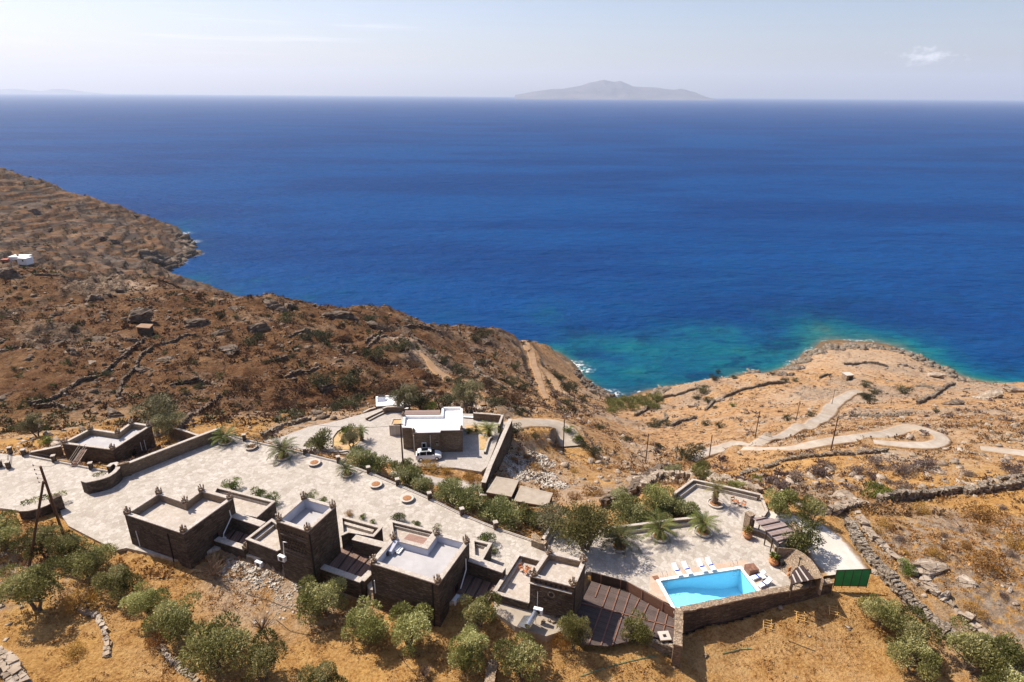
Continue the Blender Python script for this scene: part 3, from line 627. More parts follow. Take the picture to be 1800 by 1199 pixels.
def build_sea():
    ys = np.concatenate([np.geomspace(160, 1200, 330), np.geomspace(1215, 44000, 60)]); u = np.linspace(-1.6, 1.6, 420)
    Y, U = np.meshgrid(ys, u, indexing='ij'); X = U * Y
    d = np.full(Y.shape, 60.0); nr = Y < 1150
    d[nr] = SEA - H(X[nr], Y[nr])
    d_raw = d.copy(); d = np.maximum(d + 12 * sstep(60, -40, X) * sstep(2.0, 5, d), 14 * sstep(10, -45, X))
    idx = np.arange(Y.size).reshape(Y.shape); f = np.stack([idx[:-1, :-1], idx[:-1, 1:], idx[1:, 1:], idx[1:, :-1]], -1).reshape(-1, 4)
    me = mesh_np('sea', np.stack([X, Y, np.full(Y.shape, SEA)], -1).reshape(-1, 3), f, MAT['sea'], True)
    fattr(me, 'depth_w', np.clip(d, 0, 60))
    fo = np.zeros(Y.shape)
    for (px, py, r) in [(338,425,10),(345,447,9),(325,410,8),(318,462,10),(345,500,6),(1440,620,9),(1400,640,7),(1070,695,8),(1025,650,6),(1015,640,5)]:
        q = P(px, py, SEA); fo = np.maximum(fo, sstep(r * 1.5, r * .3, np.hypot(X - q[0], Y - q[1])))
    fattr(me, 'foam', fo * sstep(9, 1.5, d_raw))
    structure('sea', me, 'deep blue sea turning turquoise in the cove')
build_sea()
def build_island(name, prof, dist, depth_m, label, seed):
    # prof: photograph pixel outline of the skyline; the hill is built as a real ridge of that height
    cx = [p[0] for p in prof]; x0, x1 = min(cx), max(cx); nx, ny = 160, 34
    V = np.zeros((ny, nx, 3))
    for j in range(nx):
        px = x0 + (x1 - x0) * j / (nx - 1); py = np.interp(px, cx, [p[1] for p in prof])
        top = D(px, py, dist); hgt = top[2] - SEA
        for i in range(ny):
            v = i / (ny - 1); a = (v - .5) * 2; w = max(0.0, 1 - abs(a)) ** 1.25
            yy = top[1] + a * depth_m; xx = top[0] * yy / top[1] if a < 0 else top[0]
            rid = 1 + .45 * (fbm(np.array([j * .16]), np.array([i * .20]), 4, seed)[0] - .5) * (1 - w) * 2
            V[i, j] = (top[0], yy, SEA + (hgt + 30) * w * rid - 30)
    idx = np.arange(ny * nx).reshape(ny, nx); f = np.stack([idx[:-1, :-1], idx[:-1, 1:], idx[1:, 1:], idx[1:, :-1]], -1).reshape(-1, 4)
    return tag(structure(name, mesh_np(name, V.reshape(-1, 3), f, MAT['island'], True)), label, 'island')
build_island('island', [(905,167),(935,161),(970,156),(990,155),(1020,150),(1037,144),(1050,142),(1060,138.5),(1072,141),(1080,143),(1089,140.5),(1100,145),(1112,151),(1130,152),(1150,152.5),(1170,156),(1185,157),(1197,155.5),(1210,159),(1222,162),(1232,167)], 26000, 3500, 'hazy island with two peaks on the horizon', 3)
build_island('distant_coast', [(-60,156),(0,156.5),(25,156),(50,158),(75,160.5),(95,156),(115,156.5),(140,160),(170,164)], 38000, 3000, 'faint low coast on the horizon left of the island', 8)
def haze():
    mb = MB().box((0, 20000, 640), (144000, 50000, 1540)); mb.v = [(x, y, z) for x, y, z in mb.v]
    t = NT('sea_haze'); v = t.n('VolumePrincipled'); v.inputs['Color'].default_value = (.82, .90, 1.0, 1); v.inputs['Density'].default_value = HAZE; v.inputs['Anisotropy'].default_value = .2
    t.t.links.new(v.outputs[0], t.out.inputs['Volume'])
    o = link('haze', mb.mesh('haze', t.m)); o['kind'] = 'stuff'; o['label'] = 'pale summer haze over sea and coast'; o['category'] = 'haze'
HAZE = 3.0e-5
haze()
# ------------------------------------------------------------------ paved platforms and roads
def lay_platform(name, poly, z, mat, label, dep_=1.4, hole=None):
    mb = MB(); pts = [(p[0], p[1]) for p in poly]
    if hole is None: mb.prism(pts, z - dep_, z)
    else:
        mb.prism(pts, z - dep_, z, top=False, bottom=False)
        tri = geometry.tessellate_polygon([[Vector((*p, 0)) for p in pts], [Vector((*p, 0)) for p in hole]])
        allp = pts + hole; vs = [(p[0], p[1], z) for p in allp]; fs = []
        for a, b, c in tri:
            A, B, C_ = Vector(allp[a]), Vector(allp[b]), Vector(allp[c])
            cr = (B - A).x * (C_ - A).y - (B - A).y * (C_ - A).x
            fs.append((a, b, c) if cr > 0 else (a, c, b))
        mb.add(vs, fs)
    return structure(name, mb.mesh(name, mat), label)
POOLXY = [(p[0], p[1]) for p in POOLW]
rim_out = inset(POOLXY, -0.42)
lay_platform('terrace_paving', TERR, 0.0, MAT['paving'], 'pale flagstone terrace round the castle houses and pool', 1.6, rim_out)
lay_platform('plaza_paving', PLAZA, PLAZA_Z, MAT['paving2'], 'lower paved yard round the white roofed house', .8)
dk = [P(*q, 0.004) for q in [(1143,1012),(1150,1008),(1300,985),(1312,985),(1322,1000),(1352,1036),(1330,1041),(1192,1069),(1165,1056),(1140,1042)]]
_d = [(p[0], p[1]) for p in dk]
tri = geometry.tessellate_polygon([[Vector((*p, 0)) for p in _d], [Vector((*p, 0)) for p in rim_out]]); al = _d + rim_out
fs = []
for a, b, c in tri:
    A, B, C_ = Vector(al[a]), Vector(al[b]), Vector(al[c]); cr = (B-A).x*(C_-A).y - (B-A).y*(C_-A).x; fs.append((a, b, c) if cr > 0 else (a, c, b))
structure('pool_surround_paving', MB().add([(p[0], p[1], .006) for p in al], fs).mesh('pool_surround_paving', MAT['deck']), 'warm flagstones round the pool')

def drape(name, px, width, mat, label, lift=.12, cat=None, w0=None, zfix=None, step=1.5):
    """a road or path following the ground along photograph pixels"""
    pts = [G(*q) if zfix is None else P(*q, zfix) for q in px]; out = []
    for i in range(len(pts) - 1):
        p0 = pts[max(i-1, 0)]; p1 = pts[i]; p2 = pts[i+1]; p3 = pts[min(i+2, len(pts)-1)]
        n = max(2, int(math.dist(p1[:2], p2[:2]) / step))
        for k in range(n):
            t_ = k / n
            out.append([0.5 * ((2*p1[a]) + (-p0[a]+p2[a])*t_ + (2*p0[a]-5*p1[a]+4*p2[a]-p3[a])*t_*t_ + (-p0[a]+3*p1[a]-3*p2[a]+p3[a])*t_**3) for a in (0, 1)])
    out.append(list(pts[-1][:2])); out = np.array(out); n = len(out)
    tg = np.gradient(out, axis=0); tg /= np.linalg.norm(tg, axis=1)[:, None] + 1e-9; nr = np.stack([-tg[:, 1], tg[:, 0]], 1)
    ww = np.interp(np.linspace(0, 1, n), np.linspace(0, 1, len(width)), width) if hasattr(width, '__len__') else np.full(n, width)
    ww = ww * (1 + .3 * (fbm(np.arange(n) * .35, np.zeros(n), 3, 5) - .5))
    cols = np.linspace(-.5, .5, 7); V = out[:, None, :] + nr[:, None, :] * (cols[None, :, None] * ww[:, None, None])
    h = H(V[..., 0], V[..., 1]) if zfix is None else np.full(V.shape[:2], zfix)
    if zfix is None:
        hc = np.convolve(np.pad(h.mean(1), 4, mode='edge'), np.ones(9) / 9, 'valid'); h = 0 * h + hc[:, None]; ROADH.append((out, ww / 2, hc + 0.0))
        h = h + lift
    else: h = h + 0.0
    nc = 9; e0 = V[:, :1] + (V[:, :1] - V[:, 1:2]) * .5; e1 = V[:, -1:] + (V[:, -1:] - V[:, -2:-1]) * .5
    V = np.concatenate([e0, V, e1], 1); h = np.concatenate([np.minimum(H(e0[..., 0], e0[..., 1]), h[:, :1]) - .6, h, np.minimum(H(e1[..., 0], e1[..., 1]), h[:, -1:]) - .6], 1)
    verts = np.concatenate([V, h[..., None]], -1).reshape(-1, 3); idx = np.arange(n * nc).reshape(n, nc)
    f = np.stack([idx[:-1, :-1], idx[:-1, 1:], idx[1:, 1:], idx[1:, :-1]], -1).reshape(-1, 4)
    if np.cross(tg[0], nr[0]) > 0: f = f[:, ::-1]
    me_ = mesh_np(name, verts, f, mat, True); fattr(me_, 'edge', np.tile(np.abs(np.array([-1.15, -1, -.667, -.333, 0, .333, .667, 1, 1.15])), n))
    o = structure(name, me_, label); ROADS.append((out, ww)); return o
ROADS = []
drape('road', [(886,735),(925,737),(965,748),(992,765),(1006,781)], [4.5,5.5,6.5,6.5,5.5], MAT['road'], 'pale concrete road leaving the lower yard gate')
drape('road', [(1215,806),(1245,796),(1290,784),(1340,772),(1395,756),(1430,742),(1455,727),(1470,708),(1490,693),(1512,688)], [3.2,3.6,4,4.6,5.5,6,6.5,6,6,5], MAT['road'], 'upper concrete track winding down to the headland')
drape('road', [(1303,795),(1340,791),(1400,783),(1470,774),(1540,765),(1590,759),(1632,759),(1656,769),(1640,780),(1595,782),(1535,779)], [2.6,2.8,3.0,3.2,3.4,3.8,4.2,4.4,3.8,3.0,2.0], MAT['road'], 'lower concrete track with a hairpin bend')
drape('road', [(1722,791),(1760,795),(1830,798)], [2.2,3,3.4], MAT['road'], 'short pale track leaving at the far field corner')
drape('road', [(1343,905),(1372,914),(1402,925),(1430,940),(1452,960),(1468,983),(1490,1010)], [2.0,3.2,4.8,6.0,6.6,7.0,6.5], MAT['drive'], 'white concrete drive curving behind the pool terrace', lift=.22)
drape('footpath', [(686,832),(730,838),(790,848),(850,860),(858,872)], [1.3,1.5,1.7,2.2,3], MAT['paving2'], 'pale footpath below the terrace railing', lift=.15)
drape('footpath', [(738,618),(750,632),(762,645),(776,658),(800,669),(830,682),(845,700),(850,712)], [.8,2.6,3.0,2.2,2.0,2.0,1.8,1.4], MAT['dirt2'], 'dirt path down the far slope', lift=.1)
drape('footpath', [(915,588),(925,605),(934,622),(938,640),(946,662),(962,700)], [1.0,3,4.5,4,3,1.6], MAT['dirt2'], 'sandy path on the cape above the cove', lift=.1)
drape('footpath', [(935,640),(955,650),(972,668),(985,690)], [3,3,3,2.5], MAT['dirt2'], 'narrow sandy path nearer the cove', lift=.1)

build_terrain()

# ------------------------------------------------------------------ houses with parapets
def crown(parent, x, y, z, s=1.0, rz=0, ball=False):
    mb = MB(); bs = part('corner_base', MB().box((x, y, z + .12 * s), (.66 * s, .66 * s, .26 * s), rz, jit=.03), MAT['wall2'], parent)
    c, sn = math.cos(rz), math.sin(rz)
    for a, b in ((-1, -1), (1, -1), (1, 1), (-1, 1)):
        X, Y = a * .27 * s, b * .27 * s; mb.box((x + X*c - Y*sn, y + X*sn + Y*c, z + (.40 + random.uniform(-.05, .08)) * s), (.15 * s, .20 * s, .40 * s), rz + random.uniform(-.2, .2), ry=random.uniform(-.2, .2), jit=.04)
    mb.box((x, y, z + .58 * s), (.15 * s, .12 * s, .85 * s), rz + .4, ry=random.uniform(-.15, .15), jit=.05)
    return part('corner_crown', mb, MAT['rockpale'], parent)
def ring(mb, outer, inner, z0, z1):
    n = len(outer)
    for i in range(n):
        j = (i + 1) % n
        mb.prism([outer[i], outer[j], inner[j], inner[i]], z0, z1)
def block(root, top_px, ztop, zbase, drop=1.0, cw=.45, floor=None, lining=None, wall='wall', cop='coping', skip=(), crowns=None, cs=1.0, zb=None):
    poly = [P(*q, ztop)[:2] for q in top_px]
    inn = inset(poly, cw); zb = zb or [zbase] * len(poly)
    mb = MB(); mb.prism(inset(poly, .06), zb, ztop - .14, top=False, bottom=False); part('masonry_wall', mb, MAT[wall], root)
    mb = MB(); ring(mb, poly, inn, ztop - .14, ztop); part('coping', mb, MAT[cop], root)
    n = len(inn); mb = MB(); fz = ztop - drop
    ar = sum(inn[i][0]*inn[(i+1) % n][1] - inn[(i+1) % n][0]*inn[i][1] for i in range(n)); ii = inn if ar > 0 else inn[::-1]
    mb.add([(p[0], p[1], fz) for p in ii] + [(p[0], p[1], ztop - .142) for p in ii], [(i, n + i, n + (i+1) % n, (i+1) % n) for i in range(n)])
    part('parapet_lining', mb, MAT[lining or wall], root)
    mb = MB(); mb.add([(p[0], p[1], fz + .001) for p in ii], [tuple(range(n))]); part('roof_floor', mb, MAT[floor or 'roofstone'], root)
    for k in (crowns or []):
        p = inset(poly, .32)[k]; crown(root, p[0], p[1], ztop, cs, rz=.4)
    return poly, inn
def castle(name, label, top_px, *a, **k):
    loc = P(*top_px[0], a[0]); root = thing(name, label, k.pop('cat', 'house'), (loc[0], loc[1], a[1]))
    return (root,) + block(root, top_px, *a, **k)
def along(a, b, t): return (a[0] + (b[0]-a[0]) * t, a[1] + (b[1]-a[1]) * t)
def wall_box(mb, a, b, w, z0, z1):      # wall between two plan points
    d = Vector((b[0]-a[0], b[1]-a[1])); L = d.length; rz = math.atan2(d.y, d.x)
    mb.box(((a[0]+b[0])/2, (a[1]+b[1])/2, (z0+z1)/2), (L, w, z1-z0), rz)
def pipe(root, pts, r=.05, mat='whiteplastic', name='drain_pipe'):
    return part(name, MB().tube(pts, r, 6), MAT[mat], root)
def on_wall(a, b, t, z, off=.1):       # point on a wall face, pushed outward to the camera side
    p = along(a, b, t); d = Vector((b[0]-a[0], b[1]-a[1])).normalized(); n = Vector((d.y, -d.x))
    if n.dot(Vector((-p[0], -p[1]))) < 0: n = -n
    return (p[0] + n.x * off, p[1] + n.y * off, z), math.atan2(d.y, d.x), n
def opening(root, a, b, t, z, w, h, name='window', frame='pole', glass='glass'):
    (x, y, zz), rz, n = on_wall(a, b, t, z, -.04)
    mb = MB(); f = .09
    c, s = math.cos(rz), math.sin(rz)
    for dx, dz, sx, sz in ((0, h/2, w + f, f), (0, -h/2, w + f, f), (-w/2, 0, f, h), (w/2, 0, f, h)):
        mb.box((x + c*dx, y + s*dx, zz + dz), (sx, .30, sz), rz)
    fr = part(name, mb, MAT[frame], root)
    part('pane', MB().box((x, y, zz), (w - f, .16, h - f), rz), MAT[glass], fr); return fr
def seats(root, edge_px, z, ztop, name='bench_step'):
    """built-in stone bench inside a parapet, drawn as pixel polyline on level z"""
    mb = MB(); pts = [P(*q, z)[:2] for q in edge_px]
    for i in range(len(pts) - 1): wall_box(mb, pts[i], pts[i+1], .45, z - .6, z)
    return part(name, mb, MAT['coping'], root)

# westernmost castle house
r1, o1, i1 = castle('stone_house', 'dark stone castle house with corner crowns and flagstone roof nearest the wooden pole', [(217,903),(280,863),(326,879),(354,858.5),(411,874),(322,938)], 4.7, -1.4, 1.1, .5, crowns=[0,1,2,3,4,5], lining='wallpale')
pipe(r1, [on_wall(o1[0], o1[5], .16, 2.6, .08)[0], on_wall(o1[0], o1[5], .17, .3, .1)[0]])
opening(r1, o1[5], o1[4], .52, 1.0, 1.0, 1.3, 'window')
pipe(r1, [on_wall(o1[5], o1[4], .86, 3.4, .1)[0], on_wall(o1[5], o1[4], .86, 2.4, .2)[0], on_wall(o1[5], o1[4], .66, .9, .2)[0], on_wall(o1[5], o1[4], .64, .1, .2)[0]], .07)
part('expansion_joint', MB().box(on_wall(o1[0], o1[5], .72, 1.3, .0)[0], (.14, .12, 5.0), on_wall(o1[0], o1[5], .72, 1, 0)[1]), MAT['black'], r1)

def annex(name, label, px, z, zbase, drop=.75, benches=(), wall='wall', cw=.38, skiplining=False, floor='roofstone'):
    root, o, i_ = castle(name, label, px, z, zbase, drop, cw, floor=floor, wall=wall, lining='wall2', cat='roof terrace')
    for b in benches: seats(root, b, z - drop * .5, z)
    return root, o, i_
ax1, a1o, _ = annex('roof_terrace', 'stone roof terrace with a long bench joined to the westernmost castle house', [(379,854),(484.4,880.6),(451,909.5),(414,901),(360,890)], 2.3, -.2, .8, [[(384,861),(474,884)]])
ax2, a2o, _ = annex('roof_terrace', 'wedge shaped roof terrace in front of the tall castle tower', [(431,947.5),(478,911),(500,925),(494,965),(487,968.5)], 2.3, -2.2, .9, [[(447,948),(488,916)]])
ax3, a3o, _ = annex('roof_terrace', 'roof terrace with bench recesses right behind the tall tower', [(596,905),(673,926),(657,943.5),(613,936),(599,942)], 2.3, -.2, .8, [[(602,918),(656,933)]])
ax4, a4o, _ = annex('roof_terrace', 'long bench terrace with rosy panel behind the big grey roof', [(684,913),(768,933),(762,941),(746,961),(688,948)], 2.3, -.2, .8, [[(687,921),(762,939)]])
mb = MB().prism([P(*q, 2.0)[:2] for q in [(719,938),(758,948.5),(746,960.5),(706,951)]], 1.9, 2.02); part('slatted_panel', mb, m_slats('rosy_slats', (.34,.20,.155), (.44,.28,.22), .3), ax4)
ax5, a5o, _ = annex('roof_terrace', 'small roof terrace with benches right of the big grey roof', [(828,946),(865,954.7),(849,983.5),(830,978)], 2.3, -.2, .8, [[(832,954),(857,960),(846,979)]])
ax6, a6o, _ = annex('roof_terrace', 'open roof terrace with U shaped bench and folding chairs beside the emblem tower', [(910,971),(960,984),(946,1009),(929.7,1060),(864,1042)], 1.3, -.3, .85, [[(877,1040),(916,979),(950,988)]], cw=.45)

# narrow link walls over the sunken courts
def link_wall(label, px, z, z0, w=.9, wall='wall'):
    pts = [P(*q, z)[:2] for q in px]; root = thing('court_wall', label, 'wall', (pts[0][0], pts[0][1], z0))
    mb = MB(); mc = MB()
    for a, b in zip(pts, pts[1:]): wall_box(mb, a, b, w - .08, z0, z - .12); wall_box(mc, a, b, w, z - .12, z + random.uniform(0, .004))
    part('masonry', mb, MAT[wall], root); part('coping', mc, MAT['coping'], root); return root, pts
lw1, _ = link_wall('white capped wall closing the court left of the tall tower', [(407,903),(462,921.5)], 2.3, -.2, 1.0)
lw2, _ = link_wall('white capped wall closing the court right of the tall tower', [(622,944),(680,959)], 2.3, -.2, 1.0)
lw3, _ = link_wall('white capped wall closing the court right of the big grey roof', [(826,981),(886,1002)], 2.3, -.2, 1.0)
lw4, _ = link_wall('low front wall of the court between the two left castle houses', [(380,946),(432,963)], .9, -1.8, .8)
crown(lw4, *_[-1], .9, .9)
lw5, _ = link_wall('low front wall of the court right of the tall tower', [(566,995),(636,1020),(652,1004)], .9, -2.6, .8)

def pergola(label, px, z, beams, ang=None, a=(.12,.075,.06), b=(.20,.13,.105), beam_mat='metal', name='pergola', posts=True, width=.14, th=.05, zp=-1.0):
    poly = [P(*q, z)[:2] for q in px]; root = thing(name, label, 'pergola', (poly[0][0], poly[0][1], zp))
    d = Vector((poly[1][0]-poly[0][0], poly[1][1]-poly[0][1])); ang = math.atan2(d.y, d.x) if ang is None else ang
    NMAT[0] += 1
    part('slatted_roof', MB().prism(poly, z - th, z), m_slats('pergola_slats_%s' % 'abcdefghij'[NMAT[0] % 10], a, b, ang, width), root)
    for (p, q) in beams:
        A, B = P(*p, z + .06)[:2], P(*q, z + .06)[:2]; mb = MB(); wall_box(mb, A, B, .12, z + .002, z + .12); part('beam', mb, MAT[beam_mat], root)
    if posts:
        for p in inset(poly, .2): part('post', MB().box((p[0], p[1], (zp + z - th) / 2), (.12, .12, z - th - zp)), MAT['metal'], root)
    return root
NMAT = [0]
pergola('dark slatted pergola sunk between the two left castle houses', [(388,945),(412,908),(458,924),(431,960)], .2, [((402,949),(428,914)), ((417,954),(443,919))], a=(.20,.125,.10), b=(.34,.22,.17))
pergola('dark slatted pergola sunk right of the tall tower', [(577,996),(609,950),(675,966),(636,1019)], .2, [((593,1001),(622,960)), ((608,1006),(641,965)), ((622,1012),(658,970))], a=(.18,.11,.085), b=(.32,.205,.155))
pergola('dark slatted pergola sunk right of the big grey roof', [(800,1040),(822,992),(884,1010),(858,1057)], .2, [((818,1042),(842,1000)), ((834,1047),(858,1005)), ((850,1052),(872,1010))], a=(.16,.10,.08), b=(.27,.18,.14))

# tall tower
r2, o2, i2 = castle('stone_tower', 'tall dark stone tower with a patterned front and grey plastered roof well', [(483.6,915),(533.2,872),(591.5,888.5),(541,934.5)], 7.2, -2.4, 1.35, .48, floor='screed', lining='plaster', crowns=[0,1,2,3])
mb = MB()
for row, zz in enumerate((6.2, 5.1, 4.75, 4.2, 3.8, 3.1)):
    n = 9 if row in (0, 1, 2, 3, 4) else 0
    for k in range(n):
        (x, y, z_), rz, nn = on_wall(o2[0], o2[3], .14 + .085 * k + (row % 2) * .03, zz, .0); c, s = math.cos(rz), math.sin(rz)
        w = .17; mb.add([(x - c*w + nn.x*.03*e, y - s*w + nn.y*.03*e, z_ - .14) for e in (1,)] + [(x + c*w + nn.x*.03, y + s*w + nn.y*.03, z_ - .14), (x + nn.x*.03, y + nn.y*.03, z_ + .15)], [(0, 1, 2)])
A = on_wall(o2[0], o2[3], .12, 4.5, -.06)[0]; B = on_wall(o2[0], o2[3], .92, 4.5, -.06)[0]; part('dovecote_holes', mb, MAT['black'], r2)  # flat black triangles stand for the shade inside the recesses
for zz, t0, t1 in ((5.5, .12, .92), (3.4, .15, .92), (2.9, .2, .9)):
    A = on_wall(o2[0], o2[3], t0, zz, .0)[0]; B = on_wall(o2[0], o2[3], t1, zz, .0)[0]; mb = MB(); wall_box(mb, A, B, .16, zz, zz + .07); part('slate_ledge', mb, MAT['rock'], r2)
pipe(r2, [on_wall(o2[0], o2[3], .30, 4.6, .1)[0], on_wall(o2[0], o2[3], .18, 4.5, .1)[0], on_wall(o2[0], o2[3], .14, 2.5, .1)[0]], .05)
part('expansion_joint', MB().box(on_wall(o2[3], o2[2], .04, 2.3, .0)[0], (.14, .12, 8.6), on_wall(o2[3], o2[2], .04, 1, 0)[1]), MAT['black'], r2)
# big grey roofed house
r3, o3, i3 = castle('stone_house', 'largest castle house with smooth grey roof and a notch at the back', [(649.2,989),(690,942.5),(748,958),(765,934.5),(826,951),(771,1027)], 4.7, -2.6, 1.0, .55, floor='screed', lining='plaster', crowns=[0,1,3,4,5])
pipe(r3, [on_wall(o3[5], o3[4], .82, 3.2, .1)[0], on_wall(o3[5], o3[4], .80, 1.8, .2)[0], on_wall(o3[5], o3[4], .60, .2, .2)[0]], .07)
pipe(r3, [on_wall(o3[0], o3[5], .06, 2.4, .1)[0], on_wall(o3[0], o3[5], .06, .6, .1)[0]], .05)
part('expansion_joint', MB().box(on_wall(o3[0], o3[5], .91, 1.2, .0)[0], (.14, .12, 6.2), on_wall(o3[0], o3[5], .9, 1, 0)[1]), MAT['black'], r3)
opening(r3, o3[5], o3[4], .50, .9, 1.0, 1.2)
# roof hatch stair on the grey roof
q = P(688,966,3.7); hb = thing('roof_stair', 'grey concrete stair hood with stacked white steps on the big roof', 'stair', (q[0], q[1], 3.705))
part('hood', MB().box(P(690,961,4.15), (.9, 1.9, .85), -.35, rx=.22), MAT['plaster'], hb)
for k in range(3): p_ = P(698 + 3*k, 960 + 3.5*k, 4.15 - .12*k); part('step', MB().box(p_, (.35, 1.3, .14), -.35), MAT['white'], hb)
p_ = P(681,972,4.0); part('drum', MB().tube([(p_[0]-.2, p_[1], 4.0), (p_[0]+.15, p_[1]-.1, 4.0)], .28, 12), MAT['metal'], hb)
# emblem tower
r4, o4, i4 = castle('stone_tower', 'square stone tower with round emblem beside the dark slatted deck', [(930.5,1012),(961.5,967.5),(1031,983.5),(1010.5,1032)], 5.0, -1.6, .9, .48, crowns=[0,1,2,3], lining='wallpale')
(x, y, z), rz, n = on_wall(o4[0], o4[3], .50, 3.2, .02)
mb = MB().tube([(x, y, z), (x + n.x*.07, y + n.y*.07, z)], .42, 20); mb2 = MB().tube([(x + n.x*.07, y + n.y*.07, z), (x + n.x*.09, y + n.y*.09, z)], .26, 16)
em = part('emblem_ring', mb, MAT['drystone'], r4); part('emblem_disc', mb2, MAT['black'], em)
(x, y, z), rz, n = on_wall(o4[0], o4[3], .52, 2.2, .0); part('carved_panel', MB().box((x, y, z), (2.0, .1, .55), rz), MAT['wall'], r4)
A = on_wall(o4[0], o4[3], .0, 4.1, .0)[0]; B = on_wall(o4[0], o4[3], .95, 4.1, .0)[0]; mb = MB(); wall_box(mb, A, B, .34, 4.05, 4.14); part('slate_ledge', mb, MAT['coping'], r4)
mb = MB()
for k in range(7): mb.box(on_wall(o4[0], o4[3], .15 + .11*k, 4.45, -.02)[0], (.22, .12, .22), rz)
part('dovecote_holes', mb, MAT['black'], r4)  # black blocks paint the shade of small recesses on the wall face
pipe(r4, [on_wall(o4[0], o4[3], .20, 3.2, .1)[0], on_wall(o4[0], o4[3], .20, 1.1, .1)[0]], .035)
part('expansion_joint', MB().box(on_wall(o4[3], o4[2], .03, 1.8, .0)[0], (.14, .12, 6.0), on_wall(o4[3], o4[2], .03, 1, 0)[1]), MAT['black'], r4)
# house below the terrace on the left
r5, o5, i5 = castle('stone_house', 'sunken castle house with pale roof reached by a metal footbridge', [(107.6,779),(158.9,752.5),(206,759.5),(230,741.5),(267,747),(198,790.5)], 1.0, -4.2, 1.0, .45, floor='screed', lining='wallpale', crowns=[0,1,2,3,4,5])
opening(r5, o5[5], o5[4], .42, -1.6, 1.0, 1.2)
for t_ in (.62, .72): pipe(r5, [on_wall(o5[5], o5[4], t_, -.6, .1)[0], on_wall(o5[5], o5[4], t_, -2.6, .1)[0]], .04)
# sunlit strip wall behind it and footbridge
def coped_wall(label, px, z, z0, w=.5, name='stone_wall', wall='wall2', cop='coping', smooth=True, zs=None):
    pts = [P(*q, z)[:2] for q in px]; root = thing(name, label, 'wall', (pts[0][0], pts[0][1], z0)); mb = MB(); mc = MB()
    n = len(pts); L = []; Rr = []
    for i in range(n):
        a = Vector(pts[max(i-1, 0)]); b = Vector(pts[min(i+1, n-1)]); t_ = (b-a).normalized(); nn = Vector((-t_.y, t_.x))
        L.append(Vector(pts[i]) + nn*w/2); Rr.append(Vector(pts[i]) - nn*w/2)
    for i in range(n-1):
        mb.prism([along(L[i], Rr[i], .06), along(L[i+1], Rr[i+1], .06), along(Rr[i+1], L[i+1], .06), along(Rr[i], L[i], .06)], z0, z-.12)
        mc.prism([tuple(L[i]), tuple(L[i+1]), tuple(Rr[i+1]), tuple(Rr[i])], z-.12, z)
    part('masonry', mb, MAT[wall], root); part('coping', mc, MAT[cop], root); return root, pts
coped_wall('low white capped wall behind the sunken house, in tree shade', [(296,749),(325,757),(354,767)], -1.2, -4, .4)
coped_wall('narrow white capped wall left of the sunken house', [(54,794),(80,789),(107,783)], -.2, -4, .5)
coped_wall('long retaining wall from the curved bastion to the corner palm', [(221,815),(270,796),(330,773),(386,752)], 2.0, -3.5, .55)
coped_wall('curved bastion wall with drum end beside the west terrace', [(145,843),(153,846),(165,843.5),(178,840.5),(190,836.5),(200,830),(206.5,823),(207.5,817),(203,813.5),(196,815),(190,820)], 2.0, -.2, .62, wall='wall')
mb = MB()
for k in range(4): mb.box((*along(P(209,818,2)[:2], P(222,815,2)[:2], k/3.2), .9 + .12*(k % 2)), (.8, .6, 2.2 + .25*(k % 2)), .4, jit=.06)
solo('wall_stub', mb, MAT['wall2'], 'stepped stone stub joining bastion and retaining wall', 'wall')
coped_wall('curved low wall with creeper at the lower west corner', [(34,897),(50,896.5),(68,892.5),(82,887),(93,881)], 1.2, -1.0, .4, wall='wall')
solo('wall_end', MB().box(tuple(P(100,886,.9)), (1.3, 1.0, 2.4), .9, jit=.05), MAT['wall'], 'blocky wall end behind the leaning poles', 'wall')
# footbridge
A = P(127,813,.8); B = P(147,788,1.3); fbz = thing('footbridge', 'brown metal footbridge from the railing to the sunken house roof', 'footbridge', (A[0], A[1], 0))
d = Vector((B[0]-A[0], B[1]-A[1])); nn = Vector((-d.y, d.x)).normalized()
for s in (-.45, .45):
    for zz, r_ in ((.05, .07), (.6, .035), (1.0, .045)):
        part('handrail' if zz > .1 else 'stringer', MB().tube([(A[0]+nn.x*s, A[1]+nn.y*s, .1+zz), (B[0]+nn.x*s, B[1]+nn.y*s, 1.0+zz)], r_, 6), MAT['metal'], fbz)
mb = MB()
for k in range(12): q = along(A, B, (k+.5)/12); mb.box((q[0], q[1], .15 + .9*(k+.5)/12), (.24, .95, .04), math.atan2(d.y, d.x))
part('treads', mb, MAT['wood'], fbz)

# ------------------------------------------------------------------ railings with stone posts
def railing(label, px, z=0, posts=None, h=.95, pw=.62, curb=True, zc=None, name='terrace_railing'):
    pts = [P(*q, z)[:2] for q in px]; root = thing(name, label, 'railing', (pts[0][0], pts[0][1], z)); mc = MB()
    for a, b in zip(pts, pts[1:]):
        wall_box(mc, a, b, .35, z - .1, z + .16)
        for zz in (.42, .85): mb = MB(); mb.tube([(*a, z+zz), (*b, z+zz)], .035, 5); part('rail', mb, MAT['metal'], root)
    if curb: part('curb', mc, MAT['coping'], root)
    for p in (posts if posts is not None else px):
        q = P(*p, z); rz = .35
        ps = part('post', MB().box((q[0], q[1], z + h*.5), (pw-.1, pw-.1, h+.2), rz), MAT['wall'], root)
        part('post_cap', MB().box((q[0], q[1], z + h + .16), (pw, pw, .12), rz), MAT['coping'], ps)
    return root
railing('long post and rail balustrade along the seaward edge of the terrace', [(408,766.5),(430,773.4),(478,784.7),(536,798.5),(595,813),(648,831.5),(699,853),(755,877.5),(812,905.5),(871,929.5),(936,951.5)], posts=[(430,774),(536,798.5),(595,813),(648,831.5),(699,853),(755,877.5),(812,905.5),(871,929.5)])
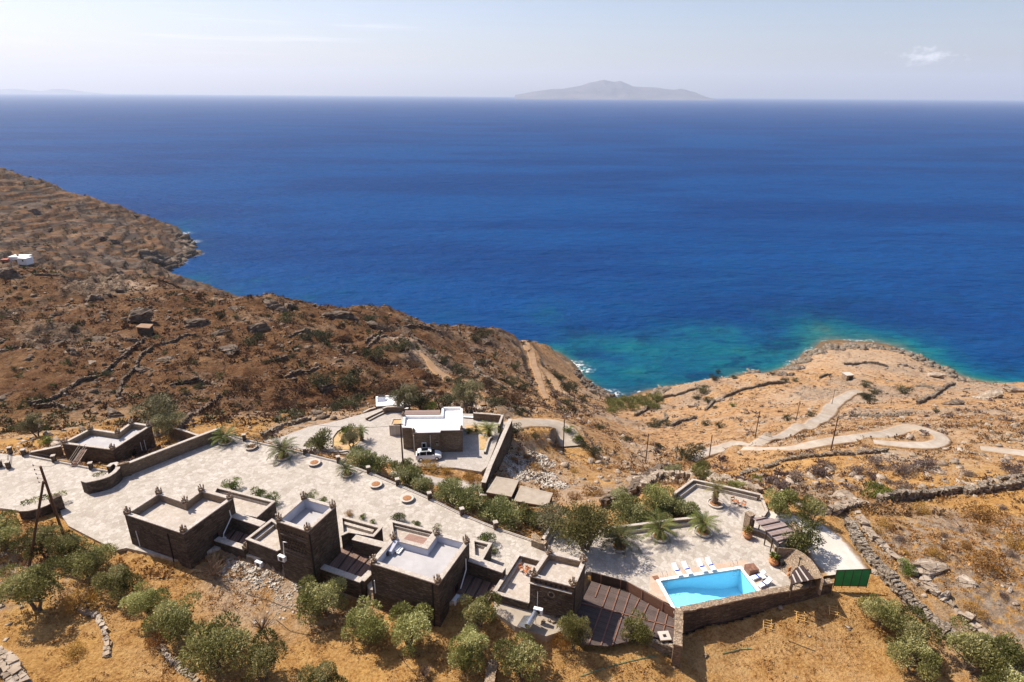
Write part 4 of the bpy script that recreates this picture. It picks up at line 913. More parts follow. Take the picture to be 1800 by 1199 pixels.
railing('post and rail balustrade between footbridge and bastion', [(43,801),(96,811.5),(126,817.5),(161,824.5),(192,829.5)], posts=[(43,801),(96,811.5),(161,824.5)])
railing('short stair railing with two stone posts at the far west edge', [(18,797),(15,822)], posts=[(19,797),(16,823)], curb=False, name='stair_railing')
railing('rail leaving to the far west with its own stone post', [(-40,790),(2,820)], posts=[(1,821)], curb=False, name='stair_railing')
lk = thing('seat_wall', 'rounded pedestal and double seat wall where the balustrade ends', 'wall', P(945,955,0))
mb = MB().prism([P(*q, 1.0)[:2] for q in [(934,938),(941,936),(949,944),(962,951),(957,957),(948,955),(934,949)]], -.1, 1.0); part('pedestal', mb, MAT['wallpale'], lk)
for pp, zz in (([(953,950),(972,918)], 1.0), ([(958,955),(976,926)], .5)):
    mb = MB(); wall_box(mb, P(*pp[0], zz)[:2], P(*pp[1], zz)[:2], .42, -.1, zz); part('seat', mb, MAT['coping'], lk)
def dbl_seat(label, px_back, px_front, zb=1.0, zf=.5):
    root, pts = coped_wall(label, px_back, zb, -.6, .4, name='seat_wall', wall='wallpale')
    mb = MB(); pf = [P(*q, zf)[:2] for q in px_front]
    for a, b in zip(pf, pf[1:]): wall_box(mb, a, b, .42, -.02, zf)
    part('seat', mb, MAT['coping'], root); return root
dbl_seat('double seat wall behind the row of three palms', [(1058,929),(1100,924),(1140,919),(1174.5,914),(1224,909)], [(1060,937),(1109,931),(1142,927),(1180,921.5),(1226,915)])
dbl_seat('angled seat wall round the small upper terrace with the tall palm', [(1184,868),(1218.5,842.5),(1275,854.5),(1337,869)], [(1194,871),(1222,850),(1272,860),(1331,874)])
coped_wall('low kerb down the seaward side of the small upper terrace', [(1182,870),(1200,884),(1220,901),(1234,911)], .15, -3.0, .35, wall='wallpale')
coped_wall('kerb closing the small upper terrace by the drive', [(1337,869),(1348,897),(1341,907)], .35, -1.5, .35, wall='wallpale')

# ------------------------------------------------------------------ white roofed house, huts, yards
r6, o6, i6 = castle('stone_house', 'brown stone house with bright white roof in the lower yard', [(706.5,751),(709.5,730),(776,729.5),(776.5,715.5),(813,715),(813,755.6),(774,756.3),(774,759.5),(726,760.5),(724,751.5)], -.1, -4.6, .5, .35, floor='white', lining='white', wall='wall2', cop='white')
for k, (px, py) in enumerate([(709,731),(775,716),(812,716),(811,755),(727,760)]):
    q = P(px, py, -.1); part('corner_crown', MB().box((q[0], q[1], .15), (.45, .45, .5), .1, jit=.04).box((q[0], q[1], .5), (.25, .2, .4), .5, jit=.05), MAT['wallpale'], r6)
opening(r6, o6[8], o6[7], .38, -2.6, .7, .9, 'window', 'white'); opening(r6, o6[8], o6[7], .86, -2.3, .6, .8, 'window', 'wallpale')
for t_, a_, b_ in ((.62, 8, 7), (.02, 8, 7)): pipe(r6, [on_wall(o6[a_], o6[b_], t_, -.6, .1)[0], on_wall(o6[a_], o6[b_], t_, -4.4, .1)[0]], .07, 'coping')
mb = MB().prism([P(*q, -.7)[:2] for q in [(711,729),(712,721.5),(774,720.5),(774,728.5)]], -.8, -.7); part('pergola_roof', mb, m_slats('rosy_slats_north', (.26,.18,.15), (.36,.27,.23), 0, .3), r6)
bt = thing('planter_bed', 'raised rectangular planter with dry soil left of the white roof', 'planter', P(694,748,-2.2))
mb = MB(); pl = [P(*q, -2.4)[:2] for q in [(684,748),(689,735),(709,735),(707,748)]]; ring(mb, pl, inset(pl, .35), -4.5, -2.4); part('rim', mb, MAT['coping'], bt)
part('earth', MB().prism(inset(pl, .35), -4.5, -2.55), MAT['bed'], bt)
castle('stone_hut', 'small hut with flat white roof behind the lower yard', [(661,714),(660.5,697),(697,693.5),(697,711.5)], -4.0, -10, .25, .3, floor='white', lining='white', wall='wall2', cop='white', cat='hut')
q = P(671,704,-4.2); sh = thing('water_heater', 'small grey solar heater on the white hut roof', 'water heater', (q[0], q[1], -4.25)); part('panel', MB().box((q[0], q[1], -3.9), (1.6, 1.0, .06), .1, rx=.5), MAT['steel'], sh); part('tank', MB().tube([(q[0]-.8, q[1]+.7, -3.5), (q[0]+.6, q[1]+.75, -3.5)], .22, 10), MAT['metal'], sh)
solo('flat_slab', MB().box(P(712,713,-4.6), (2.0, 3.2, .3), .1), MAT['white'], 'white paved step right of the small hut', 'slab')
h1, _, _ = castle('stone_hut', 'square flat roofed store hut of plain concrete in front of the long yard wall', [(872.5,837.5),(912.5,844),(899,873),(854.5,865)], -3.4, -7, .02, .3, floor='slab', wall='wall', cop='slab', cat='hut')
h2, _, _ = castle('stone_hut', 'wider flat roofed store hut behind the oleander bushes', [(915,853.5),(972,866.5),(962.5,890),(903,880)], -3.9, -7, .02, .3, floor='slab', wall='wall', cop='slab', cat='hut')
coped_wall('low curved yard wall behind the lower paving', [(673,717.5),(680,715),(690,714.5),(710,714.5)], -3.3, -5.6, .4)
coped_wall('white topped step wall climbing to the yard wall corner', [(643,734),(658,727),(672,720.5)], -3.9, -5.2, .35, wall='wall2')
coped_wall('second white step wall beside the ramp', [(648,738),(662,730.5),(676,724)], -4.2, -5.2, .3, wall='wall2')
coped_wall('pale curved wall left of the small hut', [(638,724.5),(650,718.5),(660,716)], -4.6, -7, .35)
coped_wall('brown yard wall right of the white roofed house', [(832,725.5),(855,727),(880,729)], -3.0, -5.2, .4)
coped_wall('short yard wall beside the gate', [(883.5,729),(880,738),(876.5,748)], -3.0, -5.0, .4)
coped_wall('white strip wall joining house and yard wall', [(815,732),(850,734.5),(876,735)], -4.2, -5.0, .4, cop='white')
coped_wall('low white wall of the garden bed nearest the long wall', [(866,767),(860,770),(857,777),(852,794)], -4.0, -5, .35)
coped_wall('long dark sided wall down the edge of the lower yard', [(897.5,736),(884,766),(872,794),(862,816),(850,848)], -2.9, -8.0, .75, wall='wall')
def bed(label, px, z, mat='bed'):
    poly = [P(*q, z)[:2] for q in px]; o = structure('planting_bed', MB().prism(poly, z - .4, z + .06).mesh('planting_bed', MAT[mat]), label); return o
bed('dry garden bed right of the white roofed house', [(818,747),(862,748),(865,762),(822,764)], PLAZA_Z)
bed('dry garden bed with palm in front of it', [(842,766),(862,768),(853,790),(843,790)], PLAZA_Z)
bed('flower strip along the long wall', [(877,775),(881,776),(862,826),(856,824)], PLAZA_Z)
bed('kidney shaped island bed in the lower yard', [(583,783),(588,765),(600,753),(618,750),(636,756),(640,768),(628,780),(615,790),(590,791)], PLAZA_Z)
coped_wall('curved kerb round the island bed', [(552,781),(562,789),(580,793),(600,793),(612,791)], PLAZA_Z + .25, -5, .3)
coped_wall('stone kerb on the far side of the island bed', [(583,783),(584,768),(592,757),(603,751)], PLAZA_Z + .3, -5, .3)
# distant small buildings
q = G(30,462); wz = q[2]; wh = thing('white_house', 'far white house with flat roofs on the left ridge', 'house', q)
part('main_block', MB().box((q[0]-1, q[1]+6, wz+1.4), (13, 8, 4.4), .05), MAT['white'], wh); part('front_block', MB().box((q[0]+6, q[1]+1, wz+1.0), (8, 6, 5.0), -.2), MAT['white'], wh)
part('annex_roof', MB().box((q[0]-9, q[1]+1, wz+1.4), (5, 4, 1.6), .1), MAT['red'], wh); part('window', MB().box((q[0]+6.5, q[1]-2.1, wz+1.8), (1.1, .3, 1.3), -.2), MAT['glass'], wh)
part('chimney', MB().box((q[0]-2, q[1]+5, wz+4.2), (1, 1, 1.6), 0), MAT['drystone'], wh)
q = G(254,580); sh = thing('stone_shed', 'small square stone shed with straw coloured roof below the big rock', 'shed', q)
part('masonry_wall', MB().prism([P(240,575,q[2]+2.2)[:2], P(262,577,q[2]+2.2)[:2], P(268,570.5,q[2]+2.2)[:2], P(248,569.5,q[2]+2.2)[:2]], q[2]-2, q[2]+2.0), MAT['wall'], sh)
part('roof', MB().prism(inset([P(240,575,q[2]+2.2)[:2], P(262,577,q[2]+2.2)[:2], P(268,570.5,q[2]+2.2)[:2], P(248,569.5,q[2]+2.2)[:2]], -.2), q[2]+2.0, q[2]+2.3), MAT['dirt'], sh)
q = G(1492,668); hh = thing('stone_hut', 'tiny pale hut with dark opening on the headland', 'hut', q)
part('masonry_wall', MB().box((q[0], q[1]+2, q[2]+1.3), (4.6, 4.2, 3.2), .2), MAT['wallpale'], hh); part('roof', MB().box((q[0], q[1]+2, q[2]+3.05), (5, 4.6, .3), .2), MAT['concrete'], hh)
part('doorway', MB().box((q[0]+.8, q[1]-.1, q[2]+1.1), (2.2, .3, 2.2), .2), MAT['black'], hh)  # doorway is a black slab, painted shade of the hut's inside
# ------------------------------------------------------------------ pool area
pl = thing('swimming_pool', 'rectangular turquoise swimming pool with a white rim', 'swimming pool', (*POOLXY[0], 0))
mb = MB(); ring(mb, rim_out, POOLXY, -.25, .035); part('rim', mb, MAT['white'], pl)
n4 = POOLXY; cc = [1.3, 2.4, 2.1, 1.2]    # depth at each corner
ar = sum(n4[i][0]*n4[(i+1) % 4][1] - n4[(i+1) % 4][0]*n4[i][1] for i in range(4)); order = [0,1,2,3] if ar > 0 else [3,2,1,0]
pp = [n4[k] for k in order]; dd = [cc[k] for k in order]
mb = MB(); nn_ = 14; vs = []
for j in range(nn_ + 1):
    for i in range(nn_ + 1):
        u_, v_ = i/nn_, j/nn_; a = along(pp[0], pp[1], u_); b = along(pp[3], pp[2], u_); p = along(a, b, v_)
        # depth grows towards the ladder end
        e0 = Vector(n4[0]); ex = (Vector(n4[1]) - e0); tt = max(0, min(1, (Vector(p) - e0).dot(ex) / ex.length_squared)); dp = 1.5 + 1.3 * float(sstep(.2, .9, np.array(tt)))
        vs.append((p[0], p[1], -dp))
fs = [(j*(nn_+1)+i, j*(nn_+1)+i+1, (j+1)*(nn_+1)+i+1, (j+1)*(nn_+1)+i) for j in range(nn_) for i in range(nn_)]
mb.add(vs, fs)
for k in range(4):
    a, b = pp[k], pp[(k+1) % 4]; mb.add([(a[0], a[1], -3.2), (b[0], b[1], -3.2), (b[0], b[1], -.02), (a[0], a[1], -.02)], [(1, 0, 3, 2)])
part('basin', mb, MAT['pool'], pl)
part('water', MB().add([(p[0], p[1], -.14) for p in pp], [(0, 1, 2, 3)]), MAT['poolwater'], pl)
def ladder(px, py, lab):
    q = P(px, py, 0); t_ = thing('pool_ladder', lab, 'ladder', q); d = Vector((n4[1][0]-n4[0][0], n4[1][1]-n4[0][1])).normalized(); n = Vector((d.y, -d.x))
    for s in (-.28, .28):
        x, y = q[0] + d.x*s, q[1] + d.y*s
        part('rail', MB().tube([(x-n.x*.3, y-n.y*.3, 0), (x-n.x*.3, y-n.y*.3, .75), (x-n.x*.1, y-n.y*.1, .95), (x+n.x*.25, y+n.y*.25, .7), (x+n.x*.42, y+n.y*.42, -.2), (x+n.x*.42, y+n.y*.42, -1.1)], .028, 6), MAT['steel'], t_)
    for k in range(3):
        z = -.3 - .28*k; part('rung', MB().tube([(q[0]+n.x*.42-d.x*.28, q[1]+n.y*.42-d.y*.28, z), (q[0]+n.x*.42+d.x*.28, q[1]+n.y*.42+d.y*.28, z)], .03, 5), MAT['steel'], t_)
ladder(1167,1017,'steel pool ladder at the shallow left end'); ladder(1290,997,'steel pool ladder at the deep far corner')
def lounger(h, f, lab, first=[None]):
    A, B = P(*h, .32), P(*f, .32); d = Vector((A[0]-B[0], A[1]-B[1])); rz = math.atan2(d.y, d.x); loc = (B[0], B[1], 0)
    if first[0] is None:
        r = thing('sun_lounger', lab, 'sun lounger', (0, 0, 0)); L = 1.95
        part('frame', MB().box((.65, 0, .26), (1.3, .62, .06)).box((L-.35, 0, .42), (.75, .60, .05), ry=-.55), MAT['whiteplastic'], r)
        part('cushion', MB().box((.66, 0, .33), (1.28, .56, .07)), MAT['cloth'], r); part('backrest_cushion', MB().box((L-.36, 0, .50), (.74, .56, .07), ry=-.55), MAT['cloth'], r)
        part('towel_band', MB().box((.85, 0, .374), (.2, .60, .03)), MAT['blue'], r)
        for x, y in ((.12, -.25), (.12, .25), (1.2, -.25), (1.2, .25)): part('leg', MB().box((x, y, .12), (.06, .06, .24)), MAT['whiteplastic'], r)
        first[0] = r; o = r
    else:
        o = first[0].copy(); COL.objects.link(o)
        for ch in first[0].children: c_ = ch.copy(); COL.objects.link(c_); c_.parent = o
        o['label'] = lab
    o.location = loc; o.rotation_euler = (0, 0, rz); o['group'] = 'white sun loungers round the pool'
lounger((1184,994),(1197,1012),'white sun lounger nearest the shallow end ladder')
lounger((1200.7,990.5),(1214.5,1009),'second white sun lounger from the shallow end')
lounger((1226.5,986),(1240.7,1004.5),'third white sun lounger of the four at the long side')
lounger((1242.5,983.5),(1256,1002),'white sun lounger of the long side nearest the brown box')
lounger((1346,1007),(1322,1016),'white sun lounger right behind the brown box')
lounger((1358,1018.5),(1334,1030),'white sun lounger closest to the long stone wall')
q = P(1341,1018.5,.0); tb = thing('side_table', 'small white table between two loungers', 'table', q)
part('table_top', MB().box((q[0], q[1], .42), (.55, .55, .05), .3), MAT['whiteplastic'], tb)
for a, b in ((-1,-1),(1,-1),(1,1),(-1,1)): part('leg', MB().box((q[0]+a*.2, q[1]+b*.2, .2), (.05, .05, .4)), MAT['whiteplastic'], tb)
bx = [P(*q, .85)[:2] for q in [(1309,992),(1324.5,989.5),(1334.5,1000.5),(1318.5,1003.3)]]; bb = thing('storage_box', 'brown slatted pump box at the pool corner', 'box', (*bx[0], 0))
part('body', MB().prism(bx, 0, .78), MAT['wood'], bb)
for k in range(3):
    a, b = along(bx[0], bx[1], k/3 + .01), along(bx[0], bx[1], (k+1)/3 - .01); c_, d_ = along(bx[3], bx[2], (k+1)/3 - .01), along(bx[3], bx[2], k/3 + .01); part('lid', MB().prism([a, b, c_, d_], .782, .85), MAT['wood'], bb)
solo('drain_cover', MB().box(P(1153,1015.5,.03), (.7, .6, .05), .3), MAT['wood'], 'small brown cover on the paving left of the pool', 'cover')
# long pool wall
def rough_wall(label, px, z, z0, w, mat='wall', cop='wallpale', n=40, name='stone_wall', jit=.05):
    pts = [P(*q, z)[:2] for q in px]; z0 = z0 if hasattr(z0, '__len__') else [z0] * len(pts)
    root = thing(name, label, 'wall', (pts[0][0], pts[0][1], z0[0])); mb = MB(); mc = MB()
    for (a, b, za, zb_) in zip(pts, pts[1:], z0, z0[1:]):
        d = Vector((b[0]-a[0], b[1]-a[1])); nn = Vector((-d.y, d.x)).normalized() * (w/2 - .05)
        mb.prism([(a[0]+nn.x, a[1]+nn.y), (b[0]+nn.x, b[1]+nn.y), (b[0]-nn.x, b[1]-nn.y), (a[0]-nn.x, a[1]-nn.y)], [za, zb_, zb_, za], z - .16)
        m_ = max(2, int(d.length / .8))
        for k in range(m_):
            p = along(a, b, (k+.5)/m_); mc.box((p[0], p[1], z - .09), (d.length/m_ * 1.04, w + random.uniform(-.05, .06), .18 + random.uniform(0, .05)), math.atan2(d.y, d.x), jit=jit)
    part('masonry', mb, MAT[mat], root); part('coping', mc, MAT[cop], root); return root
pw = rough_wall('long stone wall along the near side of the pool', [(1198,1071),(1331,1044),(1462,1020)], .55, [-4.6, -4.4, -3.6], .75)
a, b = P(1212,1084,-1.2)[:2], P(1458,1034,-1.2)[:2]; mb = MB(); wall_box(mb, along(a, b, 0), b, .5, -4.5, -1.9); part('footing', mb, MAT['wall'], pw)
rough_wall('stone wall descending from the pool corner beside the slatted deck', [(1194,1069),(1193,1100),(1191.5,1134)], .4, [-4, -4.2, -4.2], .9, mat='wall2')
dkr = pergola('large dark slatted deck roof with a metal grid between tower and pool', [(1040,1021.5),(1107.5,1042.5),(1186.5,1088.5),(1185.5,1128),(1140,1117),(1100,1128),(1068,1136),(1020,1132),(1000,1110),(1013,1075)], -.75,
   [((1055,1027),(1046,1050)),((1072,1031),(1034,1134)),((1089,1036),(1056,1135)),((1107,1043),(1077,1133)),((1124,1052),(1110,1080)),((1140,1061),(1125,1092)),((1158,1071),(1143,1120)),((1173,1080),(1165,1113)),((1022,1060),(1060,1070)),((1060,1070),(1186,1103))], a=(.085,.062,.055), b=(.15,.11,.098), beam_mat='wood', posts=False, width=.11)
NMAT[0] += 1
fp = [(1040,1005.5),(1056.7,1010.5),(1091.4,1019),(1103,1022.5),(1129,1037.5),(1165.5,1058),(1187,1070)]
ff = thing('screen_fence', 'brown panel fence bending along the slatted deck edge', 'fence', (*P(*fp[0], .45)[:2], -.75))
for k in range(len(fp) - 1):
    a, b = P(*fp[k], .45)[:2], P(*fp[k+1], .45)[:2]; mb = MB(); wall_box(mb, along(a, b, .01), along(a, b, .99), .05, -.95, .42); part('panel', mb, MAT['metal'] if k < 3 else MAT['wood'], ff)
    if k: part('post', MB().box((*a, -.25), (.09, .14, 1.45), .3), MAT['wood'], ff)
q = P(1168,1118,-.7); hb = thing('inspection_hatch', 'square pale stone hatch with dark hole on the deck corner', 'hatch', q)
part('slab', MB().box((q[0], q[1], -.68), (1.2, 1.2, .14), .1), MAT['concrete'], hb); part('hole', MB().box((q[0], q[1]-.05, -.6), (.35, .35, .05), .1), MAT['black'], hb)  # hole is a black tile, its inner shade painted on
rough_wall('rubble edging below the slatted deck', [(1135,1119),(1160,1128),(1190,1136)], -1.0, -3, .6, cop='drystone', mat='drystone')
solo('stone_pillar', MB().box(P(1099,1120,-1.0), (.4, .4, 1.4), .2, jit=.04), MAT['wallpale'], 'stub pillar at the near edge of the slatted deck', 'pillar')

# sloping stone vault and quarter pergola
vt = thing('stone_vault', 'sloping curved stone vault with a tiny window at the pool end', 'vault', P(1366,976,0))
top = [(1369,963),(1385,964.5),(1399,966),(1412,973.5),(1424,983.5),(1434,997),(1444,1016)]; basep = [(1365,972),(1364,978),(1366,988),(1369,998),(1376,1004.5),(1385,1012),(1391,1028)]
TP = [P(*q, 2.3) for q in top]; BP = [P(*q, .05) for q in basep]; n = len(top); m_ = 6
vs = []
for i in range(n):
    for j in range(m_):
        v = j/(m_-1); vs.append((BP[i][0]+(TP[i][0]-BP[i][0])*v, BP[i][1]+(TP[i][1]-BP[i][1])*v, .02 + 2.28*(v**.85)))
fs = [(i*m_+j, (i+1)*m_+j, (i+1)*m_+j+1, i*m_+j+1) for i in range(n-1) for j in range(m_-1)]
A_ = MB().add(vs, fs); A_.f = [f[::-1] for f in A_.f]; part('vault_surface', A_, MAT['wallpale'], vt)
mb = MB(); ctr = P(1385,1000,0)
OP = [(p[0] + (p[0]-ctr[0])*.08, p[1] + (p[1]-ctr[1])*.08) for p in TP]
for i in range(n-1): mb.prism([TP[i][:2], TP[i+1][:2], OP[i+1], OP[i]], -.04, 2.32)
part('outer_wall', mb, MAT['wallpale'], vt)
q = P(1375,986,1.0); part('window', MB().box((q[0], q[1], .75), (.5, .6, .6), .2), MAT['black'], vt)  # black block stands for the shade in a small wall hole
q = P(1405,990,2.3); part('chimney', MB().tube([(q[0], q[1], 1.6), (q[0], q[1], 3.0)], .06, 6).box((q[0], q[1], 3.0), (.3, .3, .08)), MAT['black'], vt)
pergola('quarter round pergola with dark slats against the vault', [(1391,1027.5),(1389.5,1016),(1392,1006),(1398,998.5),(1411,993),(1432,1018)], 2.2, [((1399,1024.5),(1393,1010)),((1410,1022.5),(1399,1003)),((1421,1020.5),(1404,996.5))], a=(.05,.03,.028), b=(.075,.05,.045), beam_mat='concrete', ang=1.2, zp=.02)
q = P(1387,1004,1.0); sw = thing('ceramic_sign', 'small round orange ornament hanging at the quarter pergola', 'ornament', (q[0], q[1], 1.0)); part('disc', MB().box((q[0], q[1], 1.3), (.45, .12, .6), .5), MAT['terracotta'], sw); part('pot', MB().lathe([(.1,0),(.22,.2),(.12,.4)], (q[0], q[1], .3), 10), MAT['terracotta'], sw)
# fan pergola
fz = 2.5
fpx = [(1322,910.5),(1336,909),(1350,909.3),(1361,911.5),(1371,915.7),(1380,919.5),(1387.4,924.5),(1395,934.5),(1390,942),(1371,955.5),(1357,943),(1346,931)]
pergola('fan shaped pergola with light slats at the entrance', fpx, fz, [((1329,914.5),(1350,910)),((1338,924),(1371,916.5)),((1348,933.5),(1387,924.5)),((1357,942.5),(1394,934.5)),((1367,951.5),(1384,947))], a=(.30,.225,.20), b=(.42,.33,.30), width=.2, ang=.3, zp=.02)
q = P(1318,905,2.6); pil = thing('stone_pillar', 'tall stone gate pillar at the fan pergola', 'pillar', (q[0], q[1], 0)); part('shaft', MB().box((q[0], q[1], 1.35), (.8, .9, 2.7), .5, jit=.04), MAT['wallpale'], pil); part('cap', MB().box((q[0], q[1], 2.75), (.9, 1.0, .14), .5, jit=.02), MAT['wallpale'], pil)
coped_wall('round dark sided bench wall under the fan pergola', [(1322,928),(1336,932),(1350,938),(1360,948),(1366,962)], .7, -.05, .5, wall='wallpale')
coped_wall('rounded pale wall end behind the fan pergola', [(1389,919),(1396,922),(1402,928),(1406,936)], 1.6, -.8, .9, wall='wallpale', cop='wallpale')
# green shade screen
gs = [P(1471,1002.5,1.9), P(1531,1000.3,1.9), P(1523,1030.7,-.3), P(1465.5,1029.5,-.3)]; gt = thing('shade_screen', 'green mesh screen in four bays at the end of the drive', 'screen', (gs[3][0], gs[3][1], -.6))
for k in range(4):
    a, b = [tuple(gs[0][i] + (gs[1][i]-gs[0][i])*t_ for i in range(3)) for t_ in (k/4 + .005, (k+1)/4 - .005)]; c_, d_ = [tuple(gs[3][i] + (gs[2][i]-gs[3][i])*t_ for i in range(3)) for t_ in ((k+1)/4 - .005, k/4 + .005)]
    up = Vector((0, .03, .03)); vs = [a, b, c_, d_]; vs2 = [tuple(Vector(v_) - up) for v_ in vs]
    part('mesh_panel', MB().add(vs + vs2, [(3,2,1,0),(4,5,6,7),(0,1,5,4),(1,2,6,5),(2,3,7,6),(3,0,4,7)]), MAT['net'], gt)
for k in range(5):
    t_ = k/4; a = tuple(gs[0][i] + (gs[1][i]-gs[0][i])*t_ for i in range(3)); b = tuple(gs[3][i] + (gs[2][i]-gs[3][i])*t_ for i in range(3)); part('post', MB().tube([a, b, (b[0], b[1], b[2]-.25)], .05, 6), MAT['metal'], gt)
part('rail', MB().tube([gs[0], gs[1]], .045, 6), MAT['metal'], gt); part('rail', MB().tube([gs[3], gs[2]], .045, 6), MAT['metal'], gt)

# solar water heater, air conditioners on the tower walkway
wk = [P(*q, .12)[:2] for q in [(868,1052),(932,1068),(1012,1092),(1003,1104),(960,1118),(905,1100),(868,1075)]]
structure('walkway_slab', MB().prism(wk, -1.2, .1).mesh('walkway_slab', MAT['slab']), 'rough concrete walkway at the foot of the emblem tower')
q = P(932,1096,.1); sh = thing('solar_heater', 'solar water heater with a steel tank on the walkway', 'water heater', (q[0], q[1], .1))
A = P(927,1101,1.6); B = P(941,1078.5,1.6); part('tank', MB().tube([A, B], .34, 16), MAT['steel'], sh)
pv = [P(909,1100,.5), P(921,1082,.5), P(938,1082,1.35), P(925,1104,1.35)]; part('collector', MB().add(pv + [(x, y, z-.1) for x, y, z in pv], [(0,1,2,3),(7,6,5,4),(0,4,5,1),(1,5,6,2),(2,6,7,3),(3,7,4,0)]), MAT['steel'], sh)
for p in (A, B, pv[0], pv[1]): part('leg', MB().tube([(p[0], p[1], p[2]-.1), (p[0]+.1, p[1], .1)], .03, 5), MAT['steel'], sh)
def ac(px, py, z, lab, rz=.4, loc=None, floor=0):
    q = P(px, py, z) if loc is None else loc; r = thing('air_conditioner', lab, 'air conditioner', (q[0], q[1], q[2]-.35), group='white air conditioning units on the castle walls')
    part('casing', MB().box(q, (1.0, .42, .7), rz), MAT['whiteplastic'], r); c, s = math.cos(rz), math.sin(rz); n = Vector((s, -c))
    part('fan_grille', MB().tube([(q[0]+n.x*.2, q[1]+n.y*.2, q[2]), (q[0]+n.x*.24, q[1]+n.y*.24, q[2])], .27, 14), MAT['metal'], r)
    part('bracket', MB().box((q[0], q[1], q[2]-.38), (.8, .5, .06), rz), MAT['metal'], r)
p_, rz_, _n = on_wall(o1[5], o1[4], .60, .1, .3); ac(0, 0, 0, 'white air conditioner on the westernmost castle house below its window', rz_, p_)
p_, rz_, _n = on_wall(P(431,949,2.3)[:2], P(486,968,2.3)[:2], .40, -.5, .3); ac(0, 0, 0, 'white air conditioner low at the foot of the wedge terrace', rz_, p_)
p_, rz_, _n = on_wall(o2[0], o2[3], .10, 2.1, .3); ac(0, 0, 0, 'white air conditioner under the patterned tower front', rz_, p_)
p_, rz_, _n = on_wall(o3[5], o3[4], .42, -.2, .3); ac(0, 0, 0, 'white air conditioner in shade on the big grey roofed house', rz_, p_)
ac(946, 1074, 1.6, 'white air conditioner behind the steel water tank', -.3)
def debris(px, py, z, lab, n=6, s=.4):
    q = P(px, py, z); mb = MB()
    for k in range(n): mb.box((q[0]+random.uniform(-1, 1), q[1]+random.uniform(-.5, .5), z+.1), (s*random.uniform(.5, 1.3), s*random.uniform(.4, 1), .2), random.random()*3, jit=.05)
    solo('stone_debris', mb, MAT['wallpale'], lab, 'debris')
debris(968,1088,.1,'loose stones at the foot of the emblem tower')
# folding chairs
def chair(px, py, z, rz, lab, first=[None]):
    q = P(px, py, z)
    if first[0] is None:
        r = thing('folding_chair', lab, 'chair'); part('seat', MB().box((0, 0, .45), (.5, .45, .03)), MAT['canvas'], r); part('backrest', MB().box((0, .22, .8), (.52, .03, .25)), MAT['canvas'], r)
        for s in (-.26, .26):
            part('leg', MB().tube([(s, -.22, 0), (s, .2, .45), (s, .23, .95)], .02, 5), MAT['wood'], r); part('leg', MB().tube([(s, .22, 0), (s, -.2, .62)], .02, 5), MAT['wood'], r)
            part('armrest', MB().box((s, 0, .64), (.05, .45, .03)), MAT['wood'], r)
        first[0] = r; o = r
    else:
        o = first[0].copy(); COL.objects.link(o)
        for ch in first[0].children: c_ = ch.copy(); COL.objects.link(c_); c_.parent = o
        o['label'] = lab
    o.location = q; o.rotation_euler[2] = rz; o['group'] = 'orange folding chairs on the terraces'
chair(916,1003,.45,.5,'orange canvas chair on the emblem tower roof terrace, farther from the wall')
chair(924,1009,.45,-2,'orange canvas chair leaning by the emblem tower corner')
chair(929,1004,.45,2.5,'orange canvas chair behind the other two on the roof terrace')
chair(1288,884,0,.2,'folding chair nearest the tall palm on the upper terrace')
chair(1297,888,0,1.8,'middle folding chair of three on the upper terrace')
chair(1306,891,0,-.9,'folding chair farthest from the tall palm on the upper terrace')

# ------------------------------------------------------------------ bowls, rings, pots
def bowl(px, py, lab, first=[None]):
    q = P(px, py, 0)
    if first[0] is None:
        r = thing('bowl_planter', lab, 'planter'); part('bowl', MB().lathe([(.42,0),(.75,.1),(1.0,.32),(1.02,.40),(.86,.40),(.62,.33)], n=24), MAT['concrete'], r, True); part('earth', MB().lathe([(.70,.30),(.62,.37),(.3,.41)], n=14), MAT['soil'], r)
        first[0] = r; o = r
    else:
        o = first[0].copy(); COL.objects.link(o)
        for ch in first[0].children: c_ = ch.copy(); COL.objects.link(c_); c_.parent = o
        o['label'] = lab
    o.location = q; o.rotation_euler[2] = random.random()*3; o['group'] = 'round concrete bowls along the terrace'
bowl(442,788,'concrete bowl planter nearest the corner palm'); bowl(553,816,'concrete bowl planter between the two middle palms'); bowl(661,854,'concrete bowl planter right of the smallest palm'); bowl(716,879,'concrete bowl planter farthest from the corner palm')
def tube_blob(px, py): pass

# ------------------------------------------------------------------ poles
def pole(base, toppx, lab, arms=2, r=.12, group='wooden power poles'):
    b = G(*base) if len(base) == 2 else P(*base); dpt = dep(b)
    t_ = D(toppx[0], toppx[1], dpt * 1.0); # height of the top measured above its own foot
    lo, hi = 3.0, 14.0
    for _ in range(30):
        md = (lo+hi)/2; v = np.array([b[0], b[1], b[2]+md]) - CAM; sy = 599.5 - FPX * (v @ UP) / (v @ FW)
        if sy > toppx[1]: lo = md
        else: hi = md
    h = lo; rt = thing('utility_pole', lab, 'utility pole', (b[0], b[1], b[2]), group=group)
    lean = (random.uniform(-.12, .12), random.uniform(-.1, .1))
    part('shaft', MB().tube([(b[0], b[1], b[2]-.5), (b[0]+lean[0], b[1]+lean[1], b[2]+h)], [r*1.15, r*.8], 8), MAT['pole'], rt)
    for k in range(arms): part('insulator', MB().tube([(b[0]+lean[0]-.18, b[1]+lean[1], b[2]+h-.25-.35*k), (b[0]+lean[0]+.18, b[1]+lean[1], b[2]+h-.25-.35*k)], .05, 6), MAT['metal'], rt)
    return (b[0]+lean[0], b[1]+lean[1], b[2]+h-.2)
tops = {}
tops['a'] = pole((710,838), (704,745), 'tall wooden pole standing in front of the parked car', 0, .13)
part('cross_arm', MB().box((tops['a'][0]-.3, tops['a'][1], tops['a'][2]+.1), (1.6, .14, .12), .05), MAT['pole'], bpy.data.objects['utility_pole'])
